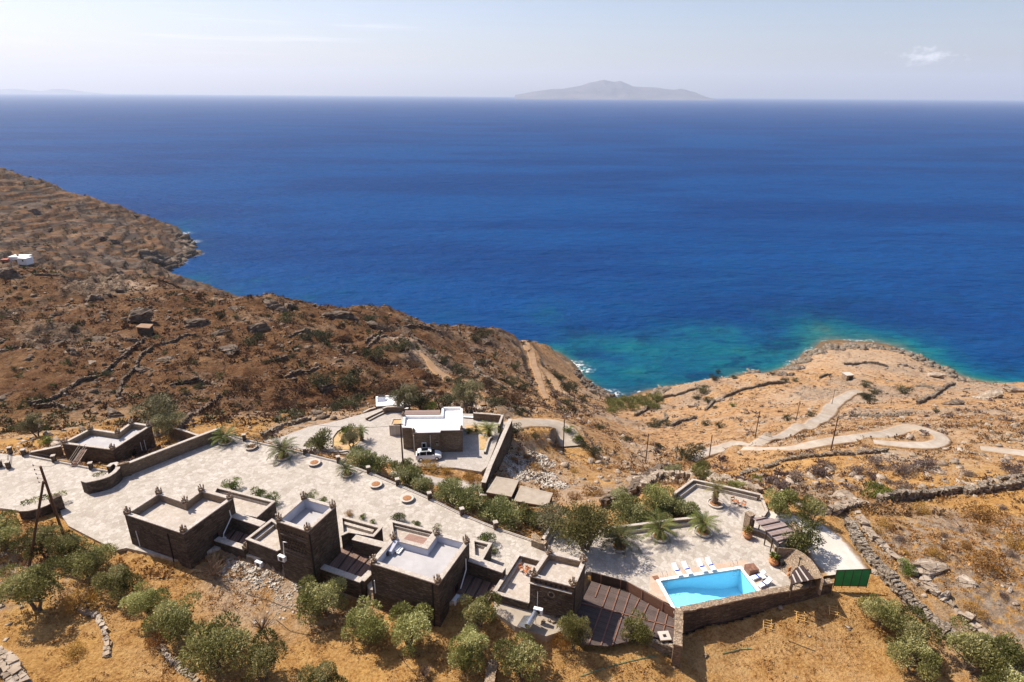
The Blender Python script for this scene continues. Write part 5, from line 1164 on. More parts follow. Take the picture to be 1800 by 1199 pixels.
tops['b'] = pole((990,793), (988,737), 'power pole at the end of the yard road')
tops['c'] = pole((1008.5,735), (1009,694), 'thin power pole farther down behind the yard road')
tops['d'] = pole((1135,811.5), (1136,762), 'power pole on the slope above the valley track')
tops['e'] = pole((1247,803), (1250,765), 'power pole where the upper track begins')
tops['f'] = pole((1327,770), (1331,722), 'tall power pole left of the upper track')
tops['g'] = pole((1399,740), (1403,705), 'power pole halfway up the upper track')
tops['h'] = pole((1462,712), (1467,685), 'power pole at the bend near the headland')
tops['i'] = pole((1460,793), (1470,733), 'leaning power pole below the hairpin track')
tops['j'] = pole((391,752), (388,686), 'thin pole behind the corner palm', 1, .08)
def cable(a, b, lab, sag=1.0, r=.02):
    pts = []
    for k in range(13): t_ = k/12; pts.append((a[0]+(b[0]-a[0])*t_, a[1]+(b[1]-a[1])*t_, a[2]+(b[2]-a[2])*t_ - sag*4*t_*(1-t_)))
    solo('overhead_cable', MB().tube(pts, r, 4), MAT['cable'], lab, 'cable')
for a, b, l in (('h','g','the bend pole and the halfway pole'),('g','f','the halfway pole and the tall left pole'),('f','e','the tall left pole and the first track pole'),('e','d','the first track pole and the slope pole'),('d','b','the slope pole and the yard road pole')): cable(tops[a], tops[b], 'thin power cable between ' + l, 1.5, .022)
cable(tops['a'], tops['j'], 'black cable crossing the lower yard from the tall pole', 3.0, .03)
# leaning pair of poles
F1, F2 = P(51,998,-.9), P(113,945,-.6); tp = D(76.5,846,dep(F1)*.955)
top2 = D(71,820,dep(F1)*.95)
lp = thing('leaning_poles', 'pair of brown wooden poles leaning together as an A above the olives', 'utility pole', F1)
part('pole', MB().tube([F1, tp], [.17,.14], 8), MAT['pole'], lp); part('pole', MB().tube([F2, tuple(Vector(F2).lerp(Vector(top2), .8)), top2], [.17,.15,.13], 8), MAT['pole'], lp)
mb = MB()
for k in range(5):
    p = Vector(F2).lerp(Vector(top2), 1 - .055*k); mb.tube([p, p + Vector((-.95, .15, .05))], .025, 5).tube([p + Vector((-.95, .15, -.05)), p + Vector((-.95, .15, .18))], .05, 5)
part('insulator_rack', mb, MAT['metal'], lp)
cable(top2, D(105,812,dep(F1)*1.05), 'short cable running from the leaning poles toward the railing', .3, .02)

# ------------------------------------------------------------------ parked car
def car():
    A, B = P(730,812,PLAZA_Z), P(773,809,PLAZA_Z); d = Vector((B[0]-A[0], B[1]-A[1])); rz = math.atan2(d.y, d.x)
    mid = ((A[0]+B[0])/2 + .1, (A[1]+B[1])/2 + .9, PLAZA_Z + .004); r = thing('parked_car', 'white compact SUV with black roof rack parked before the house', 'car', mid, rz); r.scale = (1.04, 1.08, 1.12)
    def loft(secs, mat, name, parent=r, smooth=False):
        n = len(secs[0]); vs = [v for s in secs for v in s]; fs = []
        for i in range(len(secs)-1):
            for k in range(n): fs.append((i*n+k, i*n+(k+1) % n, (i+1)*n+(k+1) % n, (i+1)*n+k))
        fs.append(tuple(range(n))); fs.append(tuple(range((len(secs)-1)*n, len(secs)*n))[::-1])
        o = link(name, MB().add(vs, fs).mesh(name, mat, smooth), parent); md = o.modifiers.new('b', 'BEVEL'); md.width = .04; md.segments = 2; md.limit_method = 'ANGLE'; return o
    def sec(x, w, z0, z1, tw): return [(x, -w, z0), (x, w, z0), (x, w*1.02, (z0+z1)*.55), (x, w*tw, z1), (x, -w*tw, z1), (x, -w*1.02, (z0+z1)*.55)]
    loft([sec(-2.1,.72,.42,.85,.9), sec(-2.02,.84,.30,1.00,.92), sec(-1.4,.9,.24,1.03,.92), sec(.0,.9,.24,1.0,.92), sec(.95,.89,.24,.98,.92), sec(1.6,.87,.26,.86,.9), sec(2.02,.78,.34,.72,.88), sec(2.12,.66,.42,.62,.9)], MAT['carpaint'], 'body')
    loft([[(-1.95,-.78,.98),(-1.95,.78,.98),(-1.72,.66,1.40),(-1.72,-.66,1.40)], [(-1.3,-.80,1.0),(-1.3,.80,1.0),(-1.25,.62,1.55),(-1.25,-.62,1.55)], [(0,-.80,.99),(0,.80,.99),(.05,.60,1.56),(.05,-.60,1.56)], [(1.05,-.78,.96),(1.05,.78,.96),(.42,.58,1.46),(.42,-.58,1.46)]], MAT['glass'], 'windows')
    loft([[(-1.78,-.66,1.38),(-1.78,.66,1.38),(-1.78,.66,1.42),(-1.78,-.66,1.42)], [(-1.25,-.66,1.54),(-1.25,.66,1.54),(-1.25,.6,1.60),(-1.25,-.6,1.60)], [(.05,-.64,1.55),(.05,.64,1.55),(.05,.58,1.61),(.05,-.58,1.61)], [(.46,-.60,1.44),(.46,.60,1.44),(.46,.58,1.48),(.46,-.58,1.48)]], MAT['carpaint'], 'roof')
    for x in (-.35, -1.45):
        for s in (-1, 1): part('pillar', MB().tube([(x, s*.80, .98), (x+.02, s*.635, 1.55)], .05, 5), MAT['carpaint'], r, world=False)
    for s in (-.55, .55): part('roof_rail', MB().tube([(-1.4, s, 1.62), (-1.3, s, 1.68), (.1, s, 1.68), (.2, s, 1.6)], .025, 5), MAT['black'], r, world=False)
    part('sunroof', MB().box((-.6, 0, 1.605), (1.1, .85, .02)), MAT['glass'], r, world=False)
    for x in (-1.3, 1.32):
        for s in (-1, 1):
            w = part('wheel', MB().tube([(x, s*.93, .33), (x, s*.70, .33)], .335, 18), MAT['black'], r, world=False); part('rim', MB().tube([(x, s*.945, .33), (x, s*.90, .33)], .21, 14), MAT['steel'], w, world=False)
    for s in (-.6, .6): part('headlight', MB().box((2.04, s, .66), (.14, .34, .14)), MAT['steel'], r, world=False); part('tail_light', MB().box((-2.06, s*1.1, .88), (.1, .3, .16)), MAT['red'], r, world=False)
    for s in (-1, 1): part('wing_mirror', MB().box((.75, s*.98, 1.02), (.12, .2, .13)), MAT['carpaint'], r, world=False)
    part('bumper', MB().box((2.1, 0, .38), (.1, 1.3, .22)), MAT['black'], r, world=False)
car()
MAT['goldwood'] = m_plain('yellow_wood', (.50,.28,.08), (.62,.40,.14), 3, .7)
# ------------------------------------------------------------------ foliage
def leaf_cloud(clumps, n, size, seed, aspect=.42, up=.3, droop=0, shell=.55):
    """leaf sized quads spread through a crown made of clumps (x, y, z, r)"""
    r = np.random.RandomState(seed); c = np.array(clumps, float); w = c[:, 3] ** 2.2; k = r.choice(len(c), n, p=w / w.sum())
    d = r.normal(size=(n, 3)); d /= np.linalg.norm(d, axis=1)[:, None]; d[:, 2] = np.where(d[:, 2] < -.35, -d[:, 2] * .4, d[:, 2])
    rad = c[k, 3] * (shell + (1.08 - shell) * r.rand(n) ** .6); pos = c[k, :3] + d * rad[:, None] * np.array([1, 1, .82])
    ax = d * .8 + r.normal(size=(n, 3)) * .65 + np.array([0, 0, up]); ax /= np.linalg.norm(ax, axis=1)[:, None]
    sd = np.cross(ax, r.normal(size=(n, 3))); sd /= np.linalg.norm(sd, axis=1)[:, None] + 1e-9
    L = size * (.6 + .8 * r.rand(n)); W_ = L * aspect
    a = pos - sd * W_[:, None] / 2; b = pos + sd * W_[:, None] / 2; tip = pos + ax * L[:, None]
    V = np.stack([pos, pos + ax * L[:, None] * .5 + sd * W_[:, None] / 2, tip, pos + ax * L[:, None] * .5 - sd * W_[:, None] / 2], 1)
    tint = np.clip(.48 + .42 * (r.rand(len(c))[k] - .5) * 2 + .4 * (r.rand(n) - .5), 0, 1)
    return V.reshape(-1, 3), np.repeat(tint, 4)
def leaf_mesh(name, clumps, n, size, seed, mat, **k):
    V, t_ = leaf_cloud(clumps, n, size, seed, **k); me = mesh_np(name, V, np.arange(len(V)).reshape(-1, 4), mat); fattr(me, 'tint', t_); return me
def crown_clumps(rs, R=1.0, n=14, flat=.62, zc=1.15):
    out = []
    for i in range(n):
        a = rs.rand() * 6.283; q = rs.rand() ** .5 * R * .72; z = zc + (rs.rand() - .42) * R * flat * 1.3 * (1 - .35 * q / R)
        out.append((math.cos(a)*q*(1+.25*math.sin(a*2)), math.sin(a)*q, z, R * (.19 + .26 * rs.rand())))
    return out
# unit trees have crown radius 1 (metres when unscaled); scaled per instance
def make_tree_meshes(kind, seed, mat, n=14, leaves=2600, leaf=.085, flat=.62, zc=1.0, trunk_h=.55, bark='bark', stems=2, shell=.55):
    rs = np.random.RandomState(seed); cl = crown_clumps(rs, 1.0, n, flat, zc); crown_ = leaf_mesh(kind + '_crown', cl, leaves, leaf, seed, MAT[mat], shell=shell)
    mb = MB(); random.seed(seed)
    for s in range(stems):
        a = s * 6.283 / stems + rs.rand(); fx, fy = math.cos(a)*.18, math.sin(a)*.18
        mb.tube([(fx*.3, fy*.3, -.25), (fx*.6, fy*.6, trunk_h*.4), (fx*1.4, fy*1.4, trunk_h)], [.085, .06, .045], 7)
        for j in range(s, len(cl), stems):
            c = cl[j]; mb.tube([(fx*1.4, fy*1.4, trunk_h*.95), (c[0]*.55, c[1]*.55, c[2]*.75), (c[0]*.9, c[1]*.9, c[2])], [.035, .022, .008], 5)
    return crown_, mb.mesh(kind + '_trunk', MAT[bark])
PROTO = {}
def protos(kind, mat, count, **k): PROTO[kind] = [make_tree_meshes(kind, 100 + hash_(kind) + i, mat, **k) for i in range(count)]
def hash_(s): return sum(ord(c) * (i + 3) for i, c in enumerate(s)) % 500
protos('olive', 'olive', 5, n=17, leaves=7000, leaf=.085, flat=.8, zc=.84, trunk_h=.42, shell=.74)
protos('greyolive', 'olivegrey', 3, n=20, leaves=5600, leaf=.085, flat=.8, zc=.88, trunk_h=.42, shell=.7)
protos('bigolive', 'olive', 1, n=34, leaves=11000, leaf=.065, flat=.7, zc=.8, trunk_h=.35, stems=3)
protos('oleander', 'oleander', 3, n=20, leaves=3000, leaf=.12, flat=.65, zc=.62, trunk_h=.2, stems=4)
protos('greenbush', 'green', 3, n=16, leaves=2200, leaf=.10, flat=.55, zc=.55, trunk_h=.2, stems=4)
protos('maquis', 'maquis', 4, n=14, leaves=1500, leaf=.11, flat=.5, zc=.5, trunk_h=.15, stems=3)
protos('maquisb', 'maquisb', 3, n=14, leaves=1400, leaf=.11, flat=.5, zc=.45, trunk_h=.15, stems=3)
protos('purple', 'purple', 2, n=12, leaves=1100, leaf=.11, flat=.4, zc=.32, trunk_h=.1, stems=3)
protos('goldbush', 'goldbush', 2, n=14, leaves=1500, leaf=.09, flat=.32, zc=.25, trunk_h=.08, stems=3)
def plant(kind, px, py, wpx, lab, cat='olive tree', name='olive_tree', group=None, z=None, hs=1.0, var=None, sink=.05):
    """px,py = foot in the photograph, wpx = crown width in photograph pixels"""
    b = G(px, py) if z is None else P(px, py, z); s = wpx * dep(b) / FPX / 2 * 1.02
    i = (var if var is not None else int(px * 7 + py)) % len(PROTO[kind]); cm, tm = PROTO[kind][i]
    r = thing(name, lab, cat, (b[0], b[1], b[2] - sink * s), rz=random.random()*6.28, group=group)
    r.scale = (s * random.uniform(.92, 1.08), s * random.uniform(.92, 1.08), s * hs)
    link('crown' if 'tree' in name else 'foliage', cm, r); link('trunk' if 'tree' in name else 'stems', tm, r); return r
GO = 'olive trees on the slope below the castle houses'
for px, py, w, lab in [
 (14,962,78,'olive tree at the far west end of the front row'), (82,980,78,'dense olive tree behind the foot of the leaning poles'), (66,1072,118,'broad silver olive tree standing alone below the leaning poles'),
 (128,985,72,'olive tree squeezed between the two leaning poles'), (160,1012,84,'olive tree just right of the longer leaning pole'), (210,1050,80,'olive tree in front of the terrace corner left of the westernmost castle house'),
 (262,1085,76,'olive tree below the bare shrub and rubble heap'), (318,1118,96,'large dark olive tree in the middle of the lower row'), (378,1176,132,'biggest olive tree of the lower row with dense crown'),
 (464,1196,100,'olive tree with a see through crown beside the biggest one'), (566,1228,92,'olive tree cut by the lower edge of the picture'), (566,1078,92,'upright olive tree in front of the tall tower court'),
 (648,1122,92,'olive tree at the left corner of the big grey roofed house'), (722,1140,96,'olive tree in front of the big grey roofed house'), (842,1100,78,'silvery round olive tree before the third court'),
 (822,1166,84,'olive tree below the silvery round one'), (916,1192,96,'olive tree directly below the steel water tank'), (1548,1100,74,'olive tree right below the green mesh screen'),
 (1586,1142,92,'middle olive tree of the clump below the green screen'), (1602,1186,94,'lowest olive tree of the clump below the green screen'), (1702,1180,106,'olive tree against the thick drystone wall with an open crown'),
 (1764,1222,88,'olive tree cut by the lower right corner of the picture')]:
    plant('olive', px, py, w * .92, lab, group=GO, hs=random.uniform(.92, 1.12))
plant('greenbush', 1782, 1168, 84, 'bright dense bush growing out of the drystone wall', 'bush', 'green_bush', hs=1.1)
plant('greenbush', 812, 1172, 46, 'small bright green bush under the lower olive', 'bush', 'green_bush', hs=1.2)
plant('olive', 1008, 1143, 54, 'slim yellowish tree at the corner of the slatted deck', 'tree', 'slim_tree', hs=1.9, var=1)
plant('goldbush', 985, 1143, 40, 'dry yellow bush leaning on the slim tree', 'bush', 'dry_bush', hs=2.2)
plant('olive', 1119, 1130, 62, 'round pale olive tree growing through the slatted deck', hs=1.25, var=3, z=-1.6)
plant('bigolive', 1028, 966, 104, 'big spreading olive tree on the terrace above the emblem tower', z=0, hs=1.15)
plant('greyolive', 972, 940, 66, 'grey green olive tree left of the big spreading one', z=-.6, hs=1.1)
plant('olive', 1152, 903, 60, 'tall olive tree by the dark drystone corner', hs=1.3)
plant('olive', 1366, 906, 60, 'olive tree beside the far corner of the small upper terrace', hs=1.2)
plant('olive', 1420, 924, 58, 'olive tree above the bend of the white drive', hs=1.1)
plant('olive', 1231, 846, 48, 'olive tree behind the seat wall corner of the upper terrace', hs=1.0)
plant('greyolive', 1180, 838, 34, 'small grey olive on the drystone wall top', hs=1.1)
plant('olive', 1293, 862, 30, 'low olive bush behind the upper terrace seat wall', hs=.9)
plant('oleander', 1408, 966, 72, 'big oleander spilling over the stone vault', 'bush', 'oleander_bush', z=.2, hs=1.1)
plant('greyolive', 276, 762, 92, 'large grey green olive tree behind the sunken house', hs=.95)
plant('greyolive', 305, 770, 50, 'darker olive tree beside the large one behind the sunken house', hs=1.2)
plant('greyolive', 66, 768, 44, 'half bare grey shrub left of the sunken house', 'shrub', 'grey_shrub', hs=1.2)
plant('greenbush', 84, 782, 26, 'bright yellow green bush left of the sunken house', 'bush', 'green_bush', hs=1.1)
plant('greyolive', 715, 728, 44, 'small pine like tree in front of the flat white hut', 'tree', 'small_tree', hs=1.5)
plant('maquis', 744, 722, 50, 'dark green tree between hut and white roofed house', 'tree', 'dark_tree', hs=1.3)
plant('greenbush', 757, 722, 30, 'bright bush behind the white roofed house', 'bush', 'green_bush', hs=1.0)
plant('greyolive', 824, 727, 52, 'half bare grey tree behind the corner of the white roof', 'tree', 'bare_tree', hs=1.45)
GB = 'oleander bushes below the terrace balustrade'
for px, py, w, lab in [(638,826,50,'oleander behind the smallest palm'),(664,835,48,'oleander left of the tall wooden pole'),(716,856,54,'oleander right of the tall wooden pole foot'),(742,866,42,'oleander in the gap after the pole'),
 (790,884,50,'oleander below the footpath, silver leaved'),(822,893,58,'oleander left of the square hut'),(846,908,54,'oleander in front of the square hut'),(872,912,50,'oleander between the two store huts'),
 (896,926,62,'broad oleander in front of the wider hut'),(926,920,46,'oleander at the right end of the wider hut'),(948,932,44,'last oleander before the rounded pedestal')]:
    plant('oleander', px, py, w, lab, 'bush', 'oleander_bush', GB, hs=random.uniform(1.0, 1.3))
plant('greenbush', 792, 868, 38, 'light green bush on the footpath edge', 'bush', 'green_bush', hs=1.3)
plant('greenbush', 851, 867, 18, 'small round bush left of the square hut', 'bush', 'green_bush', hs=1.4)
plant('oleander', 692, 820, 18, 'little bush at the corner of the lower yard', 'bush', 'green_bush'); plant('oleander', 716, 820, 22, 'thin bush at the foot of the tall pole', 'bush', 'green_bush')
GR = 'oleander bushes behind the palm row'
for px, py, w, lab in [(1103,905,50,'dark oleander nearest the big spreading olive'),(1110,922,46,'oleander behind the first palm of the row'),(1134,924,54,'pale oleander behind the seat wall'),(1160,922,44,'oleander behind the middle palm'),
 (1180,910,54,'oleander against the upper terrace wall'),(1205,913,46,'oleander in the corner behind the third palm'),(1092,888,38,'oleander beside the collapsed drystone wall')]:
    plant('oleander', px, py, w, lab, 'bush', 'oleander_bush', GR, hs=random.uniform(1.0, 1.3))
GH = 'clipped green bushes beside the castle houses'
for px, py, w, z, lab in [(411,860,34,0,'round green bush behind the long bench terrace'),(455,876,34,0,'green bush at the right end of the long bench terrace'),(480,889,34,0,'green bush in the corner of the long bench terrace'),(699,917,30,0,'round green bush behind the big grey roof, on its own'),
 (732,926,20,0,'tiny bush behind the rosy panel'),(768,936,20,1.4,'bright bush on the notch corner of the big roof'),(853,958,38,0,'green bush on the small roof terrace corner'),(868,972,22,0,'green bush hanging on the small terrace wall'),
 (546,882,28,0,'green tuft behind the tall tower'),(567,888,24,0,'lower green tuft right behind the tall tower'),(638,912,14,0,'green tuft on the bench wall behind the tower court'),(655,921,12,0,'smallest green tuft near the end of that bench wall')]:
    plant('greenbush', px, py, w, lab, 'bush', 'green_bush', GH, z=z, hs=1.1)
plant('goldbush', 614, 907, 18, 'dry reddish tuft on the wall right of the tower', 'bush', 'dry_bush', z=0, hs=1.5)
for px, py, w, k, lab in [(565,790,46,'oleander','leafy prickly pear clump at the tip of the island bed'),(611,768,34,'greenbush','dense green bush in the island bed'),(618,787,34,'greyolive','rusty round bush in the island bed'),(604,779,14,'greenbush','tiny green patch in the island bed')]:
    plant(k, px, py, w, lab, 'bush', 'garden_bush', z=PLAZA_Z, hs=1.2)
plant('greenbush', 823, 762, 16, 'yellow green plant at the shaded house side', 'bush', 'garden_bush', z=PLAZA_Z)
# hillside shrubs one by one
dark = [(372,537,16,0),(345,552,20,0),(388,560,24,0),(472,528,12,0),(505,566,30,0),(455,598,26,0),(540,596,34,0),(568,600,44,0),(604,602,36,1),(705,617,40,0),(680,615,18,0),(640,625,24,1),(660,634,46,0),(724,648,30,1),(545,622,28,1),(512,628,18,0),
 (570,680,50,0),(612,682,56,0),(530,690,34,1),(440,605,30,0),(650,566,30,0),(680,562,14,0),(760,622,16,0),(780,640,26,0),(806,658,34,0),(808,678,28,0),(790,672,20,0),(850,596,34,0),(835,600,24,0),(845,640,20,0),(876,690,26,0),(856,678,26,0),
 (900,676,30,0),(922,686,26,0),(905,650,22,0),(920,606,10,0),(930,602,10,0),(853,682,34,1),(884,712,50,1),(870,714,40,0),(905,710,40,1),(830,672,18,0),(748,668,26,1),(760,676,30,1),(735,690,28,1),(720,700,40,1),(690,688,46,1),(672,694,36,1),(790,710,44,0),(775,695,20,1),
 (658,660,24,1),(680,654,18,1),(352,684,26,0),(430,684,38,1),(500,725,40,1),(492,700,28,1),(468,640,14,0),(600,716,32,0),(618,716,48,0),(590,722,30,0),(520,735,26,0),(445,790,24,0),(400,592,18,1),(340,640,18,0),(25,650,12,0),(188,660,20,0),(130,580,12,0),(415,560,14,0),
 (985,668,20,0),(975,660,16,0),(1000,690,34,0),(1025,706,20,0),(995,712,24,0),(1012,680,14,0),(915,730,26,0),(905,720,14,0),(1255,668,18,0),(1232,690,28,0),(1225,702,18,0),(1245,708,20,0),(1262,656,10,0),(1288,715,14,0),(1255,718,12,0),(1150,750,30,0),(1172,748,20,0),
 (1241,748,20,0),(1265,752,18,0),(1210,806,46,0),(1228,790,22,0),(1055,756,20,0),(1290,666,14,0),(1380,672,18,0),(1397,670,14,0),(1358,660,10,0),(1520,680,22,0),(1536,692,20,0),(1587,692,30,0),(1528,710,28,0),(1520,700,22,0),(1385,740,20,0),(1424,732,18,0),(1645,725,14,0),
 (1330,848,26,0),(1540,875,54,0),(1592,1005,40,0),(1000,760,22,0),(1015,775,26,0),(1025,785,22,0),(1043,800,34,0),(1158,790,20,0),(1100,775,16,0),(940,770,16,0),(905,760,30,0),(890,775,26,0),(1060,665,0,0)]
for px, py, w, k in dark:
    if w == 0: continue
    kind = ('maquis', 'maquisb')[k]; isg = (px, py) in [(1540,875),(1592,1005),(1330,848),(1015,775),(1000,760),(1288,715)]
    hill = 'the slope across the ravine' if px < 930 and py < 760 else ('the rocky bank right of the yard road' if px < 1130 else 'the dry slope of the headland side')
    if isg: plant('greenbush', px, py, w, {(1540,875):'wide green bush above the long dark field wall',(1592,1005):'round green bush beside the tilted rock slabs',(1330,848):'small fresh green bush above the upper terrace'}.get((px, py), 'fresh green bush on ' + hill), 'bush', 'green_bush', 'fresh green bushes on the open slopes', hs=.9)
    else: plant(kind, px, py, w * 1.05, ('dark evergreen shrub scattered on ' if k == 0 else 'rusty brown shrub scattered on ') + hill, 'shrub', 'hillside_shrub', ('dark' if k == 0 else 'rusty') + ' shrubs on ' + hill, hs=random.uniform(.75, 1.05))
for px, py, w in [(1545,822,46),(1585,830,60),(1630,828,50),(1505,835,40),(1430,838,50),(1400,848,44),(1370,858,38),(1450,825,40),(1585,860,38),(1530,838,30),(1560,850,22),(1660,945,20),(1710,910,24),(1690,935,18),(1760,1048,22),(1780,978,26),(1775,826,40),(1700,838,30),(1780,835,36),(1580,952,24),(1500,940,26),(1760,895,24)]:
    plant('purple', px, py, w, 'low grey purple thorn cushion on the far dry slope', 'shrub', 'thorn_cushion', 'grey purple cushions on the dry slopes', hs=.9)
for px, py, w, lab in [(1782,960,44,0),(1722,915,60,0),(1540,938,24,0),(1620,903,38,0),(1555,925,28,0),(1640,975,36,0),(1725,935,28,0),(1735,995,60,0),(1660,965,20,0),(1700,965,26,0),(1712,1080,40,0),(1592,975,20,0),(690,848,24,0),(754,826,40,0),(785,832,30,0),(822,846,26,0),(836,852,34,0),(828,838,24,0),(925,806,22,0),(905,812,24,0),(940,826,26,0),(1010,830,18,0),(1040,870,44,0),(1010,878,30,0),(970,870,28,0),(148,1068,70,0),(130,1150,40,0),(280,1130,50,0)]:
    plant('goldbush', px, py, w, 'golden brown spiny cushion on the stony ground', 'shrub', 'spiny_cushion', 'golden cushions on the open ground', hs=1.2)

# bare shrubs
def bare(px, py, wpx, lab, seed, hs=1.2, leaves=0, n=46, name='bare_shrub', lean=0):
    b = G(px, py); s = wpx * dep(b) / FPX / 2; random.seed(seed); mb = MB(); r = thing(name, lab, 'shrub', b)
    th = s * (.9 if lean else .25)
    mb.tube([(b[0], b[1], b[2]-.1), (b[0]-lean*s*.3, b[1], b[2]+th)], [.06*s+.03, .045*s+.01], 6); bx_, by_, bz = b[0]-lean*s*.3, b[1], b[2]+th
    for k in range(n):
        a = random.random()*6.28; e = random.uniform(.35, 1.4); L = s*random.uniform(.7, 1.15)*hs; d = Vector((math.cos(a)*math.cos(e), math.sin(a)*math.cos(e), math.sin(e)))
        m_ = Vector((bx_, by_, bz)) + d*L*.5 + Vector((random.uniform(-.1,.1)*s, random.uniform(-.1,.1)*s, .05*s)); e_ = m_ + (d + Vector((random.uniform(-.4,.4), random.uniform(-.4,.4), random.uniform(-.1,.3)))).normalized()*L*.5
        mb.tube([(bx_, by_, bz), m_, e_], [.02*s+.006, .012*s+.004, .006], 4, False)
        for _ in range(2):
            d2 = (d + Vector((random.uniform(-1,1), random.uniform(-1,1), random.uniform(-.3,.6)))).normalized(); mb.tube([m_, m_ + d2*L*.4], [.008*s+.004, .005], 3, False)
    part('branches', mb, MAT['twig'], r); return r
bare(378,1018,62,'leafless brown shrub beside the rubble heap',4,1.3)
bare(470,1122,44,'little bare tree on the dry slope',5,1.4,lean=1); bare(402,1086,26,'thin bent sapling on the dry slope',6,1.3,lean=1,n=20); bare(860,1180,40,'dry twiggy bush under the grass bank',7,1.0)
bare(745,1190,44,'dry grey shrub at the lower edge beside the stone pier',8,1.0)

# palms
def frond_set(seed, n=30, L=1.0, leaflets=22, rise=.9):
    rs = np.random.RandomState(seed); V = []; F = []; T = []; RV = MB()
    for k in range(n):
        az = k * 2.39996 + rs.rand()*.3; e0 = rise * (1.35 - 1.25 * (k / n)) + rs.rand()*.15; l = L * (.8 + .3 * rs.rand()); pts = []; p = np.zeros(3); e = e0
        for j in range(leaflets + 1):
            pts.append(p.copy()); st_ = l / leaflets; p = p + np.array([math.cos(az)*math.cos(e), math.sin(az)*math.cos(e), math.sin(e)]) * st_; e -= 1.5 / leaflets * (.7 + .6 * j / leaflets)
        side = np.array([-math.sin(az), math.cos(az), 0]); tn = rs.rand()
        RV.tube([tuple(pts[q]) for q in range(0, leaflets + 1, 4)], [.012*L, .011*L, .010*L, .008*L, .006*L, .004*L][:len(range(0, leaflets + 1, 4))], 4, False)
        for j in range(3, leaflets):
            t_ = j / leaflets; w = l * .19 * math.sin(math.pi * min(1, t_ * .95 + .1)) ** .6; ax = (pts[j+1] - pts[j]); ax /= np.linalg.norm(ax); upv = np.cross(ax, side)
            for s in (-1, 1):
                o = pts[j]; d = side*s*.8 + ax*.75 + upv*(-.10 + .25*rs.rand()) - np.array([0, 0, .15]); d /= np.linalg.norm(d); b = ax * l * .022; i0 = len(V)
                V += [o - b*.5, o + d*w*.6 - b*.8, o + d*w, o + b*.5]; F.append((i0, i0+1, i0+2, i0+3)); T += [tn*.7+.15]*4
    me = mesh_np('fronds', np.array(V), np.array(F)); fattr(me, 'tint', T); return me, RV
PF = [frond_set(31 + i) for i in range(3)]
for me, _r in PF: me.materials.append(MAT['palm'])
PFY = frond_set(77, 26, 1.0, 20, 1.15)[0]; PFY.materials.append(MAT['palmy'])
PFF = frond_set(78, 24, 1.0, 16, 1.1)[0]; PFF.materials.append(MAT['palm'])
RIB = [mb_.mesh('ribs', MAT['palmbark']) for _, mb_ in PF]
def palm(px, py, wpx, lab, z=None, th=.9, tr=.32, ring_=1.1, var=0, y=False, ring_mat='concrete', hs=1.0):
    b = P(px, py, z) if z is not None else G(px, py); L = wpx * dep(b) / FPX / 2 * 1.3
    r = thing('palm_tree', lab, 'palm tree', b, rz=random.random()*6, group='palms on the terraces')
    mb = MB(); mb.lathe([(tr*1.15, -.1), (tr*1.1, th*.3), (tr*.95, th*.7), (tr*1.15, th*.95), (tr*.5, th+.2)], n=12)
    for k in range(40):
        a = k*2.4; zz = th * (k/40); mb.box((math.cos(a)*tr*1.05, math.sin(a)*tr*1.05, zz), (.22, .14, .10), a, ry=-.7, jit=.02)
    link('trunk', mb.mesh('palm_trunk', MAT['palmbark']), r)
    for me in ((PFY,) if y else (PF[var % 3][0],)):
        c = link('crown', me, r, (0, 0, th + .1)); c.scale = (L, L, L*hs)
    if not y: c = link('ribs', RIB[var % 3], r, (0, 0, th + .1)); c.scale = (L, L, L*hs)
    if ring_:
        g = thing('planter_ring', 'round stone planter ring under the ' + lab, 'planter', (b[0]+.1, b[1]-.1, b[2]), group='stone rings round the palms')
        link('rim', MB().lathe([(ring_*.85, 0), (ring_, .1), (ring_*1.06, .32), (ring_*.92, .33), (ring_*.88, .2)], n=26).mesh('rim', MAT[ring_mat]), g); link('earth', MB().lathe([(ring_*.89, .15), (ring_*.6, .24), (.1, .26)], n=18).mesh('earth', MAT['soil']), g)
    return r
palm(397,777,50,'corner palm at the seaward end of the terrace',0,.7,.3,1.15,0); palm(497,803,58,'second palm along the balustrade, widest one there',0,1.0,.4,1.25,1); palm(610,834,40,'smallest palm along the balustrade',0,.7,.24,.95,2)
palm(1087,961,74,'palm in the shade of the big spreading olive',0,1.1,.4,1.2,0); palm(1158,944,66,'middle palm of the row before the seat wall',0,1.1,.42,1.2,1); palm(1234,935,54,'palm at the right end of the seat wall',0,1.2,.36,1.2,2)
palm(1256,886,44,'tall yellowed palm on the small upper terrace',0,2.1,.34,1.1,0,True); palm(860,766,40,'palm in the garden bed beside the long wall',PLAZA_Z,1.1,.3,0,1); palm(636,774,30,'short palm in the island bed',PLAZA_Z,1.7,.28,0,2); palm(837,758,24,'low yellow green palm behind the garden bed',PLAZA_Z,.3,.2,0,0,True)
def pot(px, py, lab, kind, s=1.0):
    b = P(px, py, 0); r = thing('terracotta_pot', lab, 'plant pot', b); link('pot', MB().lathe([(.28*s,0),(.50*s,.25*s),(.58*s,.5*s),(.42*s,.78*s),(.50*s,.86*s),(.38*s,.86*s),(.34*s,.7*s)], n=18).mesh('pot', MAT['terracotta']), r)
    me = leaf_mesh('succulent', [(0, 0, .95*s, .35*s), (.2, .1, 1.1*s, .25*s), (-.15, 0, 1.2*s, .25*s)], 160, .36*s, 5 + int(px), MAT[kind], aspect=.3, up=.5, shell=.1); link('plant', me, r)
pot(1313,945,'terracotta pot with a pale agave by the gate pillar','palmy',1.1); pot(1359,992,'terracotta jar with a dark green succulent before the vault','green',1.1)
